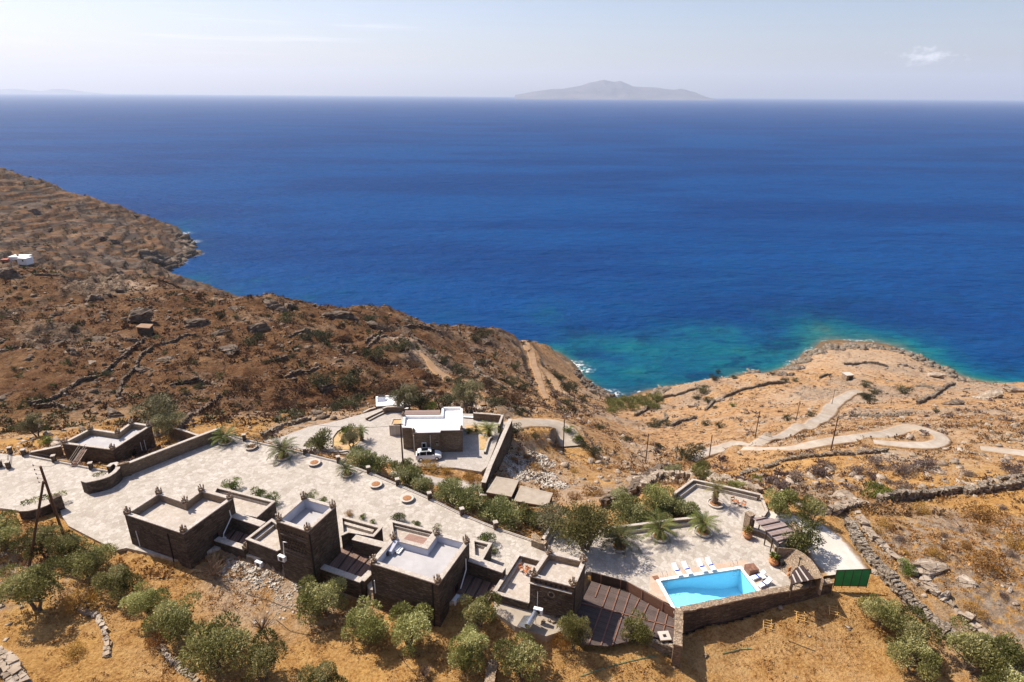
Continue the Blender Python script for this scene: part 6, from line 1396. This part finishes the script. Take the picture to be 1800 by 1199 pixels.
# creepers and reeds
b = P(86,876,1.1); solo_me = leaf_mesh('creeper', [(b[0]+k*.9-2.4, b[1]+k*.5-1.1, 1.1, .5) for k in range(5)], 500, .3, 3, MAT['oleander']); o = link('creeper', solo_me); tag(o, 'green creeper on the curved low wall behind the leaning poles', 'creeper')
b = P(176,830,1.6); o = link('creeper', leaf_mesh('creeper', [(b[0]-.6, b[1]-.3, 1.2, .35), (b[0]+.2, b[1], 1.3, .35)], 160, .22, 9, MAT['oleander'])); tag(o, 'small climbing plant inside the curved bastion', 'creeper')
rc = []
for k in range(70):
    t_ = k/69; px = 1068 + 92*t_ + random.uniform(-6, 6); py = 716 - 10*t_ + random.uniform(-10, 12); q = G(px, py); rc.append((q[0], q[1], q[2] + .8, random.uniform(1.2, 2.4)))
o = link('reeds', leaf_mesh('reeds', rc, 9000, 1.3, 8, MAT['reed'], aspect=.18, up=1.4)); tag(o, 'bright reed thicket at the head of the cove', 'reeds', kind='stuff')

# ------------------------------------------------------------------ drystone walls following the land
def drystone(px, lab, h=1.1, w=.8, mat='drystone', group=None, stone=.55, cat='wall', name='drystone_wall', gaps=0):
    pts = [G(*q) for q in px]; mb = MB(); random.seed(int(px[0][0]))
    for a, b in zip(pts, pts[1:]):
        L = math.dist(a[:2], b[:2]); n = max(2, int(L / stone)); rz = math.atan2(b[1]-a[1], b[0]-a[0]); xs = np.array([a[0]+(b[0]-a[0])*(k+.5)/n for k in range(n)]); ys = np.array([a[1]+(b[1]-a[1])*(k+.5)/n for k in range(n)]); zs = H(xs, ys)
        nz = fbm(xs * .3, ys * .3, 3, 4)
        for k in range(n):
            hh = h * (.55 + .9 * nz[k])
            na = max(1, int(round(w / .75))); wn__ = w / na
            for c in range(3):
                for q in range(na):
                    if gaps and random.random() < gaps: continue
                    of = (q + .5) * wn__ - w / 2 + random.uniform(-.15, .15) * wn__
                    mb.box((xs[k] - math.sin(rz)*of + random.uniform(-.2,.2)*stone, ys[k] + math.cos(rz)*of, zs[k] + hh*(c+.4)/3 + random.uniform(-.06,.06)), (stone*random.uniform(.7,1.35), wn__*random.uniform(.75,1.2), hh/3*1.15), rz+random.uniform(-.35,.35), rx=random.uniform(-.15,.15), jit=.10*stone/.55)
    return solo(name, mb, MAT[mat], lab, cat, group, origin=(pts[0][0], pts[0][1], pts[0][2]))
drystone([(1492,925),(1510,960),(1535,990),(1560,1020),(1590,1055),(1625,1085),(1665,1120),(1710,1150),(1760,1180),(1815,1212)], 'thick double drystone wall running down beside the green screen', 1.0, 1.35, 'drystone', stone=.45)
drystone([(1505,905),(1530,945),(1560,970),(1600,1005),(1635,1040),(1680,1070),(1720,1110),(1790,1160)], 'second looser drystone line beyond the thick wall', .8, .9, 'rockpale', gaps=.4, stone=.8)
drystone([(1542,882),(1600,880),(1640,872),(1690,866),(1700,870),(1760,862),(1815,858)], 'long dark drystone field wall below the hairpin track', 1.6, .8, stone=.7)
drystone([(1720,855),(1760,846),(1815,835)], 'broken upper drystone line above the long field wall', .9, .7, gaps=.3)
drystone([(1300,838),(1330,828),(1352,823),(1372,812),(1420,805),(1470,800),(1500,800),(1560,795)], 'ragged drystone line under the lower track', .9, .7, gaps=.3)
drystone([(1462,905),(1480,895),(1520,886)], 'ruined stones above the drive wall', 1.0, 1.2, 'rockpale', gaps=.2)
drystone([(1060,894),(1085,884),(1110,872),(1130,852),(1152,832),(1160,826)], 'collapsed dark drystone wall beside the pale outcrop', 1.4, 1.2, 'rock', stone=.9)
drystone([(1130,868),(1150,848),(1162,838),(1185,842),(1210,845)], 'inner drystone wall enclosing the olive corner', 1.7, 1.0, 'rockpale', stone=.8)
drystone([(1235,838),(1270,846),(1300,855),(1335,868)], 'pale drystone rubble behind the upper terrace', 1.0, 1.3, 'rockpale', stone=.9, gaps=.2)
drystone([(1116,732),(1140,712),(1165,700),(1205,690),(1225,683)], 'wall climbing from the reeds to the headland', 1.6, 1.0)
drystone([(1240,722),(1255,708),(1290,692),(1330,680),(1378,674)], 'long stone wall across the near headland slope', 1.6, 1.0)
drystone([(1180,750),(1195,742),(1224,735)], 'short stone wall in the valley bottom', 1.6, 1.0); drystone([(1155,748),(1172,735),(1168,728)], 'small bent stone wall in the valley', 1.4, .9)
drystone([(1483,641),(1520,638),(1560,645)], 'curved field wall on the headland top', 1.6, 1.0); drystone([(1612,712),(1640,698),(1665,680),(1678,676)], 'dark wall climbing to the outer cape', 1.8, 1.1)
drystone([(1475,738),(1510,733),(1600,731)], 'faint wall between the two tracks', 1.2, .8, gaps=.3)
drystone([(1440,665),(1460,660)], 'short wall fragment below the tiny hut', 1.4, .9); drystone([(1610,680),(1640,684)], 'flat wall piece near the outer cape', 1.2, .9)
GL = None
for px, lab in [([(50,712),(100,700),(135,674),(190,652),(225,622),(250,600),(256,596)],'long winding drystone wall across the left slope'), ([(207,700),(215,672),(238,650),(248,625),(268,612)],'thicker drystone wall beside the winding one'),
 ([(270,610),(310,600),(345,590)],'drystone wall running toward the big outcrops'), ([(60,716),(95,712),(128,722)],'curved retaining wall above the sunken house'), ([(315,755),(350,725),(385,695)],'straight wall rising behind the terrace corner'),
 ([(205,480),(240,484),(280,495),(310,505),(330,512)],'low wall along the skyline of the left ridge'), ([(60,484),(90,486),(140,495)],'terrace wall below the far white house'), ([(500,665),(530,655),(560,648)],'short wall in the bushes'),
 ([(472,640),(490,634),(505,630)],'small curved wall under the outcrop'), ([(508,594),(530,584),(545,582)],'arched terrace wall near the skyline'), ([(645,615),(660,600),(680,592)],'lower of two curved terrace walls'), ([(643,604),(655,592),(672,585)],'upper of two curved terrace walls'),
 ([(695,570),(720,574),(752,576),(775,584)],'thin wall crossing the far slope'), ([(718,586),(735,600),(752,610)],'slanting wall ending at the dirt path'), ([(833,645),(835,637),(848,640),(862,634)],'hooked pale wall on the far slope'), ([(833,645),(845,660),(872,674),(890,685)],'pale wall continuing down from the hooked one'),
 ([(835,580),(850,577),(868,576)],'wall fragment near the far skyline'), ([(806,574),(808,588)],'short upright wall near the far skyline'), ([(460,768),(500,750),(530,742),(548,738)],'pale topped wall above the ramp'), ([(0,620),(20,612),(45,605)],'faint drystone line at the west edge'),
 ([(300,680),(345,668),(370,676)],'rough wall under the round shrub')]:
    drystone(px, lab, .8, .5, 'drystone' if 'pale' in lab else 'rock', stone=.6)
drystone([(-10,1150),(20,1180),(40,1215)], 'pale drystone wall at the lower west corner', .9, 1.6, 'rockpale', stone=.7)
drystone([(140,1073),(172,1085),(182,1105),(190,1130),(188,1155)], 'curved row of pale stones in the grass', .35, .5, 'rockpale', stone=.6, cat='row of stones', name='stone_row')
drystone([(275,1130),(300,1160),(320,1180),(350,1200)], 'second row of pale stones beside the big olive', .3, .5, 'rockpale', stone=.6, cat='row of stones', name='stone_row', gaps=.2)
rough_wall('thick stone pier with pale top at the lower edge', [(868,1160),(864,1178),(858,1215)], -1.3, -4, 1.0, mat='wall', cop='wallpale', name='stone_pier')

# ------------------------------------------------------------------ rocks
def rock_mesh(seed, flat=.6):
    bm = bmesh.new(); bmesh.ops.create_icosphere(bm, subdivisions=4, radius=1); v = np.array([q.co[:] for q in bm.verts]); rs = np.random.RandomState(seed)
    for _ in range(16):      # cut by random planes for facets
        n_ = rs.normal(size=3) * np.array([1, 1, .8]); n_ /= np.linalg.norm(n_); dd_ = .42 + .42 * rs.rand(); s = v @ n_ - dd_; v -= np.maximum(s, 0)[:, None] * n_
    z = v[:, 2] * 5 + fbm(v[:, 0] * 2 + seed, v[:, 1] * 2, 3, seed) * 2; led = (np.floor(z) + sstep(.6, 1, z - np.floor(z)) - z) / 5
    rad = 1 + .5 * (fbm(v[:, 0] * 3 + 9, v[:, 1] * 3 + v[:, 2] * 4, 4, seed) - .5) + .5 * (fbm(np.floor(z) * 1.7, v[:, 0] * .8 + v[:, 1], 2, seed + 3) - .5)
    v[:, :2] *= rad[:, None]; v[:, 2] += led * .9; v[:, 2] *= flat
    for q, c in zip(bm.verts, v): q.co = c
    me = bpy.data.meshes.new('rock'); bm.to_mesh(me); bm.free(); return me
RK = [rock_mesh(50 + i, .55 + .1 * (i % 3)) for i in range(6)]; RKD = []; RKP = []
for me in RK:
    a = me.copy(); a.materials.append(MAT['rock']); RKD.append(a); b_ = me.copy(); b_.materials.append(MAT['rockpale']); RKP.append(b_)
def rock(px, py, wpx, lab, pale=False, hs=1.0, group=None, tilt=.25, ys=.7):
    b = G(px, py)
    if b[2] < SEA + 1 or b[1] > 960: return
    s = wpx * dep(b) / FPX / 2; me = (RKP if pale else RKD)[int(px + py) % 6]; o = link('rock_outcrop', me, None, (b[0], b[1] + s*.3, b[2] - .1*s*hs)); o.scale = (s*1.05, s*ys, s*hs*1.3); o.rotation_euler = (random.uniform(-.1, .1), random.uniform(-tilt, tilt), random.uniform(-.5, .5)); return tag(o, lab, 'rock', group)
for a in [(236,566,72,'overhanging dark rock behind the stone shed',0,.9),(480,545,64,'crag standing up on the skyline',0,.95),(505,540,40,'shoulder rock right of the skyline crag',0,.8),(160,525,44,'dark split rock on the left ridge',0,.7),(206,512,30,'small dark rock above the split one',0,.7),(240,528,34,'flat rock near the ridge',0,.5),
  (95,556,24,'rounded boulder on the left slope',0,.8),(180,560,18,'small boulder right of the rounded one',0,.8),(170,598,34,'dark boulder on the middle left slope',0,.7),(128,625,24,'square dark rock on the left slope',0,1.0),(160,638,20,'pale flat boulder next to the square dark rock',1,.6),(10,490,60,'dark knobbly outcrop under the far white house',0,.8),
  (290,635,50,'rocks beside the thicker drystone wall',0,.6),(345,575,60,'stacked grey ledges near the skyline',0,.6),(385,590,44,'grey ledge right of the stacked ledges',0,.6),(400,620,56,'tall grey outcrop above the round shrub',0,1.0),(455,585,50,'pale cliff face under shrubs',0,.9),(415,545,44,'ledge rocks below the skyline gap',0,.5),(600,560,60,'broken ledges right of the skyline crag',0,.5),(570,556,34,'low ledge on the skyline',0,.5),
  (650,572,40,'ledge rocks halfway along the skyline',0,.5),(200,735,56,'rock bench behind the sunken house',0,.7),(250,655,44,'flat stacked rocks above the large olive',0,.5),(575,690,70,'shaded rock wall under the bushes',0,.8),(850,602,40,'dark rocks on the far slope',0,.6),(835,620,36,'lower dark rocks on the far slope',0,.6),(230,600,26,'ledge stone below the shed',0,.5),
  (1120,852,70,'pale layered outcrop beside the collapsed wall',1,.55),(1045,862,30,'pale block above the upright olives',1,.6),(1083,875,40,'pale block at the end of the collapsed wall',1,.6),(1250,838,40,'big pale boulder behind the upper terrace',1,.8),(1440,905,80,'pale stony hump above the drive',1,.5),(1490,880,70,'pale bare rock below the field wall',1,.4),(1650,1010,100,'tilted slabs in the right field',1,.3),(1700,1025,60,'broken end of the tilted slabs',1,.35),
  (1540,1010,30,'block on the thick drystone wall',1,.9),(1665,1055,40,'square block beyond the thick wall',1,.9),(1615,1030,30,'dark sided block on the looser wall line',1,.9),(1260,706,30,'rocks around the grey shrubs above the cove',1,.7),(1222,715,30,'rock ledge below the grey shrubs',1,.6),(1380,655,24,'white boulders at the water edge',1,.5),(1050,682,20,'dark shore rock in the cove corner',0,.6),(1030,672,24,'shore rocks below the cape',0,.6),(1015,655,20,'outer shore rock of the cape',0,.7),(1040,690,26,'grey shore boulders near the reeds',1,.5),
  (340,452,10,'sea rock at the tip of the promontory',0,.8),(328,424,12,'black shore rock on the promontory',0,.8),(1590,644,30,'ledge on the cape rim',1,.4),(1640,662,50,'sloping grey shore slab of the cape',1,.3),(1740,700,60,'grey rocky band at the outer slope',1,.4),(1680,712,50,'dark ledges on the outer slope',0,.4),(1790,690,50,'rocks at the far skyline',1,.4),
  (1495,1108,20,'square stone block in the near grass',1,.9),(700,716,20,'pale rock beside the hut path',1,.6),(838,722,40,'flat pale rocks behind the yard wall',1,.3),(1545,690,30,'stones beside the track end',1,.4),(1350,768,30,'ledges above the upper track',1,.4),(1640,830,40,'pale ledge under the thorn cushions',1,.3)]:
    rock(a[0], a[1], a[2], a[3], bool(a[4]), a[5])
for k in range(42):     # scattered bigger boulders of the left slope
    px = random.uniform(10, 640); py = random.uniform(520, 735)
    if G(px, py)[1] < 105: continue
    rock(px, py, random.uniform(6, 16), 'grey boulder lying among the scrub of the left slope', random.random() < .3, random.uniform(.5, .9), 'grey boulders of the left slope')

# ------------------------------------------------------------------ uncountable ground cover
def blocked(x, y):
    bl = np.zeros(len(x), bool); near = y < 150
    if near.any():
        xn, yn = x[near], y[near]; b = (poly_d(xn, yn, TERR) < .6) | (poly_d(xn, yn, PLAZA) < .6) | (poly_d(xn, yn, DECKP) < .8) | (poly_d(xn, yn, [(p[0], p[1]) for p in wk]) < .4); bl[near] = b
    for pts, ww in ROADS:
        for i in range(0, len(pts), 2): bl |= (x - pts[i, 0])**2 + (y - pts[i, 1])**2 < (ww[i]*.5 + .9)**2
    return bl
def scatter(n, y0, y1, seed, side=1.0, pw_=1.6, keep=None):
    rs = np.random.RandomState(seed); y = y0 + (y1 - y0) * rs.rand(n) ** pw_; x = (rs.rand(n) * 2 - 1) * (y * .92 + 12) * side
    k = ~blocked(x, y); x, y = x[k], y[k]
    if keep is not None: k = keep(x, y, rs); x, y = x[k], y[k]
    z = H(x, y); k = z > SEA + 1.0; return x[k], y[k], z[k], rs
def tufts(name, lab, n, y0, y1, seed, mat, size, blades, pw_=1.6, keep=None, flat=.6):
    x, y, z, rs = scatter(n, y0, y1, seed, pw_=pw_, keep=keep); m_ = len(x); s = size * (.45 + 1.1 * rs.rand(m_) ** 2); d = rs.normal(size=(m_, blades, 3)); d /= np.linalg.norm(d, axis=2)[..., None]; d[..., 2] = np.abs(d[..., 2])
    base = np.stack([x, y, z], 1)[:, None, :] + d * np.array([1, 1, flat]) * s[:, None, None] * .72 * rs.rand(m_, blades, 1); ax = d + rs.normal(size=d.shape) * .4 + np.array([0, 0, .25]); ax /= np.linalg.norm(ax, axis=2)[..., None]
    sd = np.cross(ax, rs.normal(size=d.shape)); sd /= np.linalg.norm(sd, axis=2)[..., None] + 1e-9; L = (s * .42)[:, None, None] * (.6 + .6 * rs.rand(m_, blades, 1)); Wd = L * .6
    V = np.stack([base, base + ax*L*.5 + sd*Wd/2, base + ax*L*np.array([1, 1, flat+.3]), base + ax*L*.5 - sd*Wd/2], 2).reshape(-1, 3); me = mesh_np(name, V, np.arange(len(V)).reshape(-1, 4), MAT[mat])
    fattr(me, 'tint', np.repeat(np.clip(rs.rand(m_) * .8 + .1, 0, 1), blades * 4)); o = link(name, me); o['kind'] = 'stuff'; o['label'] = lab; o['category'] = 'ground cover'; return o
def on_left(x, y, rs): return (x < (y - 150) * .30 + 12) & (y > 105)
def clump(sc, th, s): return lambda x, y, rs: fbm(x / sc, y / sc, 3, s) + rs.rand(len(x)) * .25 > th
tufts('dry_grass', 'golden dry grass tufts on the near slope', 26000, 34, 78, 1, 'drytuft', .38, 12, 1.0, clump(7, .58, 5))
tufts('dry_grass', 'golden dry grass tufts over the middle ground', 22000, 60, 190, 2, 'drytuft', .8, 13, 1.2, lambda x, y, rs: ~on_left(x, y, rs) & (fbm(x / 9, y / 9, 3, 7) + rs.rand(len(x))*.3 > .62))
tufts('dry_scrub', 'brown scrub cushions over the left hillside', 26000, 100, 330, 3, 'browntuft', 1.15, 14, 1.0, lambda x, y, rs: on_left(x, y, rs) & (fbm(x / 12, y / 12, 3, 8) + rs.rand(len(x))*.3 > .55))
tufts('dry_scrub', 'brown scrub cushions over the right hillside', 20000, 75, 420, 4, 'browntuft', 1.0, 13, 1.5, lambda x, y, rs: ~on_left(x, y, rs) & (fbm(x / 14, y / 14, 3, 9) + rs.rand(len(x))*.3 > .66))
tufts('dry_scrub', 'dark evergreen and rusty scrub dotted over the left hillside', 2600, 105, 330, 14, 'maquis', 1.5, 36, 1.0, lambda x, y, rs: on_left(x, y, rs) & (fbm(x / 16, y / 16, 3, 18) + rs.rand(len(x))*.4 > .72), flat=.7)
tufts('dry_scrub', 'rusty scrub between the evergreens of the left hillside', 2600, 105, 330, 15, 'maquisb', 1.4, 36, 1.0, lambda x, y, rs: on_left(x, y, rs) & (fbm(x / 16, y / 16, 3, 19) + rs.rand(len(x))*.4 > .68), flat=.7)
tufts('dry_scrub', 'grey purple and brown scrub over the right hillside', 4200, 85, 430, 16, 'purple', 1.5, 36, 1.3, lambda x, y, rs: ~on_left(x, y, rs) & (fbm(x / 16, y / 16, 3, 20) + rs.rand(len(x))*.3 > .70), flat=.5)
tufts('dry_scrub', 'low dark scrub over the far promontory', 5000, 430, 980, 17, 'maquis', 3.2, 20, 1.0, lambda x, y, rs: (x < -60) & (fbm(x / 30, y / 30, 3, 21) + rs.rand(len(x))*.3 > .64), flat=.5)
def rubble(name, lab, n, y0, y1, seed, mat, size, pw_=1.5, keep=None, pts=None):
    if pts is None: x, y, z, rs = scatter(n, y0, y1, seed, pw_=pw_, keep=keep)
    else:
        rs = np.random.RandomState(seed); c = [G(*p[:2]) for p in pts]; k = rs.randint(0, len(c), n); rr = np.array([p[2] for p in pts])[k]; a = rs.rand(n)*6.283; q = rr * rs.rand(n)**.6
        x = np.array([p[0] for p in c])[k] + np.cos(a)*q; y = np.array([p[1] for p in c])[k] + np.sin(a)*q; kk = ~blocked(x, y); x, y = x[kk], y[kk]; z = H(x, y)
    m_ = len(x); s = size * (.35 + 1.2 * rs.rand(m_) ** 2.5); box_ = np.array([[-1,-1,-1],[1,-1,-1],[1,1,-1],[-1,1,-1],[-.8,-.8,1],[.8,-.8,1],[.8,.8,1],[-.8,.8,1]], float) * .5
    V = box_[None] * (s[:, None] * np.stack([1 + .6*rs.rand(m_), .6 + .5*rs.rand(m_), .3 + .35*rs.rand(m_)], 1))[:, None, :] + rs.normal(size=(m_, 8, 3)) * (s * .10)[:, None, None]
    a = rs.rand(m_)*6.283; ca, sa = np.cos(a)[:, None], np.sin(a)[:, None]; tx = rs.normal(size=m_)[:, None]*.25; X = V[..., 0]*ca - V[..., 1]*sa; Y = V[..., 0]*sa + V[..., 1]*ca; Z = V[..., 2] + X*tx
    V = np.stack([X + x[:, None], Y + y[:, None], Z + z[:, None] + .1*s[:, None]], -1).reshape(-1, 3); f = np.array([[0,3,2,1],[4,5,6,7],[0,1,5,4],[1,2,6,5],[2,3,7,6],[3,0,4,7]])
    me = mesh_np(name, V, (np.arange(m_)[:, None, None]*8 + f[None]).reshape(-1, 4), MAT[mat]); o = link(name, me); o['kind'] = 'stuff'; o['label'] = lab; o['category'] = 'stones'; return o
rubble('loose_stones', 'pale loose stones strewn over the dry ground', 9000, 36, 220, 5, 'rockpale', .42, 1.3, lambda x, y, rs: fbm(x / 10, y / 10, 3, 15) + rs.rand(len(x)) * .25 > np.where(y < 80, .88, .70))
rubble('loose_stones', 'grey stones and ledges strewn over the left hillside', 7000, 105, 330, 6, 'rock', 1.1, 1.0, lambda x, y, rs: on_left(x, y, rs) & (fbm(x / 20, y / 20, 4, 5) + rs.rand(len(x))*.2 > .62))
rubble('loose_stones', 'stones on the rough right hillside', 6000, 90, 420, 7, 'rockpale', 1.0, 1.4, lambda x, y, rs: ~on_left(x, y, rs) & (fbm(x / 20, y / 20, 4, 6) + rs.rand(len(x))*.2 > .64))
rubble('rubble', 'heap of white rubble beside the leafless shrub', 900, 0, 0, 8, 'rubble', .26, pts=[(430,992,2.6),(415,985,1.6),(452,1000,2.2),(470,1012,2.0)])
rubble('rubble', 'spill of white rubble right of the long yard wall', 2200, 0, 0, 9, 'rubble', .36, pts=[(905,812,2.5),(925,822,4),(945,835,3.5),(915,835,2.5),(950,810,3),(970,850,3)])
rubble('rubble', 'thin scatter of pale stones on the castle side slope', 500, 0, 0, 10, 'rubble', .20, pts=[(490,1010,4),(530,1030,3),(480,1050,4)])
rubble('shore_rocks', 'wave washed rocks along the cove shore', 700, 0, 0, 12, 'rock', 2.2, pts=[(1050,688,7),(1035,678,6),(1020,664,5),(1378,660,5),(1395,648,5),(1062,694,5)])


rubble('shore_rocks', 'dark jagged rocks along the foot of the far promontory', 420, 0, 0, 13, 'rock', 6.5, pts=[(342,445,12),(336,432,12),(326,420,12),(318,462,10),(305,466,12),(285,462,16),(330,455,10)])
rubble('shore_rocks', 'pale and brown rocks along the rim of the right cape', 900, 0, 0, 14, 'drystone', 2.6, pts=[(1432,620,8),(1465,612,8),(1500,610,8),(1540,611,8),(1580,618,8),(1620,632,9),(1655,648,9),(1690,668,8),(1408,636,6),(1395,648,6),(1260,664,5),(1320,656,5),(1160,692,5)])
for k in range(26):
    px = random.uniform(10, 330); py = random.uniform(330, 455)
    rock(px, py, random.uniform(8, 26), 'dark outcrop on the far promontory slope', False, random.uniform(.35, .6), 'dark outcrops of the far promontory')

for k, (px, py, lab) in enumerate([(1348,1102,'yellow slatted frame lying in the grass, farthest from the green screen'),(1406,1088,'yellow slatted frame in the grass, middle one of three'),(1464,1077,'yellow slatted frame in the grass, closest to the green screen')]):
    q = G(px, py); r = thing('slatted_frame', lab, 'frame', q, group='yellow slatted frames in the dry grass')
    for t_ in (-.45, .45): part('bar', MB().box((q[0]+t_, q[1], q[2]+.35), (.07, 1.1, .07), -.35, rx=.5), MAT['goldwood'], r)
    for t_ in range(4): part('slat', MB().box((q[0], q[1]-.4+.27*t_, q[2]+.15+.14*t_), (1.1, .06, .05), -.35), MAT['goldwood'], r)

# hoses on the dry slope
def hose(px, lab, mat='cable', r=.03):
    pts = [G(*q) for q in px]; sm = []
    for i in range(len(pts) - 1):
        for k in range(6): t_ = k/6; x = pts[i][0]+(pts[i+1][0]-pts[i][0])*t_; y = pts[i][1]+(pts[i+1][1]-pts[i][1])*t_; sm.append((x, y, Hs(x, y)+.08))
    solo('hose', MB().tube(sm, r, 5), MAT[mat], lab, 'hose')
hose([(1020,1190),(1080,1170),(1130,1158),(1180,1152),(1200,1148)], 'pale green hose below the slatted deck', 'hose', .04); hose([(1270,1150),(1300,1142),(1325,1141)], 'short green hose end in the near grass', 'hose', .04)
hose([(430,1044),(470,1056),(530,1078),(570,1084)], 'dark irrigation pipe across the slope', r=.025); hose([(485,1090),(510,1110),(540,1117),(570,1112),(590,1108)], 'curved irrigation pipe below the upright olive', r=.025)
hose([(1385,1127),(1410,1137),(1437,1147)], 'dark pipe in the grass near the square block', r=.03); hose([(260,1018),(330,1017),(380,1022)], 'thin pipe under the westernmost castle house', r=.02)
hose([(700,1152),(715,1170),(737,1194)], 'short dark pipe at the lower edge', r=.025)

LAND = [(254,577,'stone shed'),(482,530,'skyline crag'),(236,555,'overhanging dark rock'),(765,640,'upper dirt path'),(940,640,'sandy cape path'),(678,705,'flat white hut'),(760,740,'white roofed house'),(275,725,'large grey green olive'),(400,600,'tall grey outcrop'),(200,650,'winding drystone wall'),
 (950,750,'yard road'),(1110,705,'reed thicket'),(1635,770,'hairpin bend'),(1492,668,'tiny headland hut'),(1225,800,'start of the upper track'),(1400,755,'upper track'),(1700,868,'long field wall'),(1660,1000,'tilted rock slabs'),(1500,690,'track end'),(560,660,'shaded rock wall'),(40,465,'far white house'),
 (1240,835,'pale boulder behind the upper terrace'),(1560,1060,'green mesh screen'),(70,1000,'leaning poles'),(380,1120,'biggest olive'),(860,700,'half bare grey tree'),(920,830,'white rubble spill'),(790,840,'footpath below the balustrade'),(860,600,'far skyline'),(1050,680,'shore rocks'),(1540,640,'field wall on the headland'),(640,560,'skyline ledge rocks'),(1090,862,'pale layered outcrop'),(500,750,'pale topped wall'),(850,660,'hooked pale wall'),(60,640,'west edge drystone line'),(320,440,'promontory tip'),(100,400,'middle of the far promontory'),(200,370,'promontory skyline'),(30,340,'western end of the promontory'),(220,450,'foot of the promontory'),(1470,760,'leaning power pole')]
ORD = ['nearest', 'second nearest', 'third nearest', 'fourth nearest', 'fifth nearest', 'sixth nearest', 'seventh nearest', 'eighth nearest', 'ninth nearest', 'tenth nearest', 'eleventh nearest', 'twelfth nearest']
def relabel():
    def proj(o):
        v = np.array(o.location) - CAM; k = v @ FW; return (900 + FPX * (v @ RT) / k, 599.5 - FPX * (v @ UP) / k)
    short = {'hillside_shrub': None, 'thorn_cushion': 'grey purple thorn cushion', 'spiny_cushion': 'golden spiny cushion', 'rock_outcrop': 'grey boulder', 'green_bush': None}
    cells = {}
    for o in bpy.data.objects:
        if o.parent or o.get('group') is None: continue
        g = o['group']
        if not (g.startswith(('dark shrubs', 'rusty shrubs', 'grey purple cushions', 'golden cushions', 'grey boulders', 'dark outcrops', 'fresh green bushes'))): continue
        if g.startswith('fresh') and not o['label'].startswith('fresh'): continue
        base = 'dark outcrop' if g.startswith('dark out') else 'dark evergreen shrub' if g.startswith('dark') else 'rusty brown shrub' if g.startswith('rusty') else 'fresh green bush' if g.startswith('fresh') else short[o.name.split('.')[0]]
        px, py = proj(o); l = min(LAND, key=lambda a: math.hypot(a[0]-px, (a[1]-py)*1.5)); dx, dy = px - l[0], (py - l[1]) * 1.3
        di = ('right of' if dx > 0 else 'left of') if abs(dx) > abs(dy) else ('below' if dy > 0 else 'above')
        cells.setdefault((base, di, l[2]), []).append((math.hypot(dx, dy), o))
    for (base, di, l), v in cells.items():
        v.sort(key=lambda a: a[0])
        for i, (_, o) in enumerate(v): o['label'] = ('%s %s the %s' % (base, di, l)) if len(v) == 1 else '%s %s the %s, %s to it' % (base, di, l, ORD[min(i, 11)])
relabel()
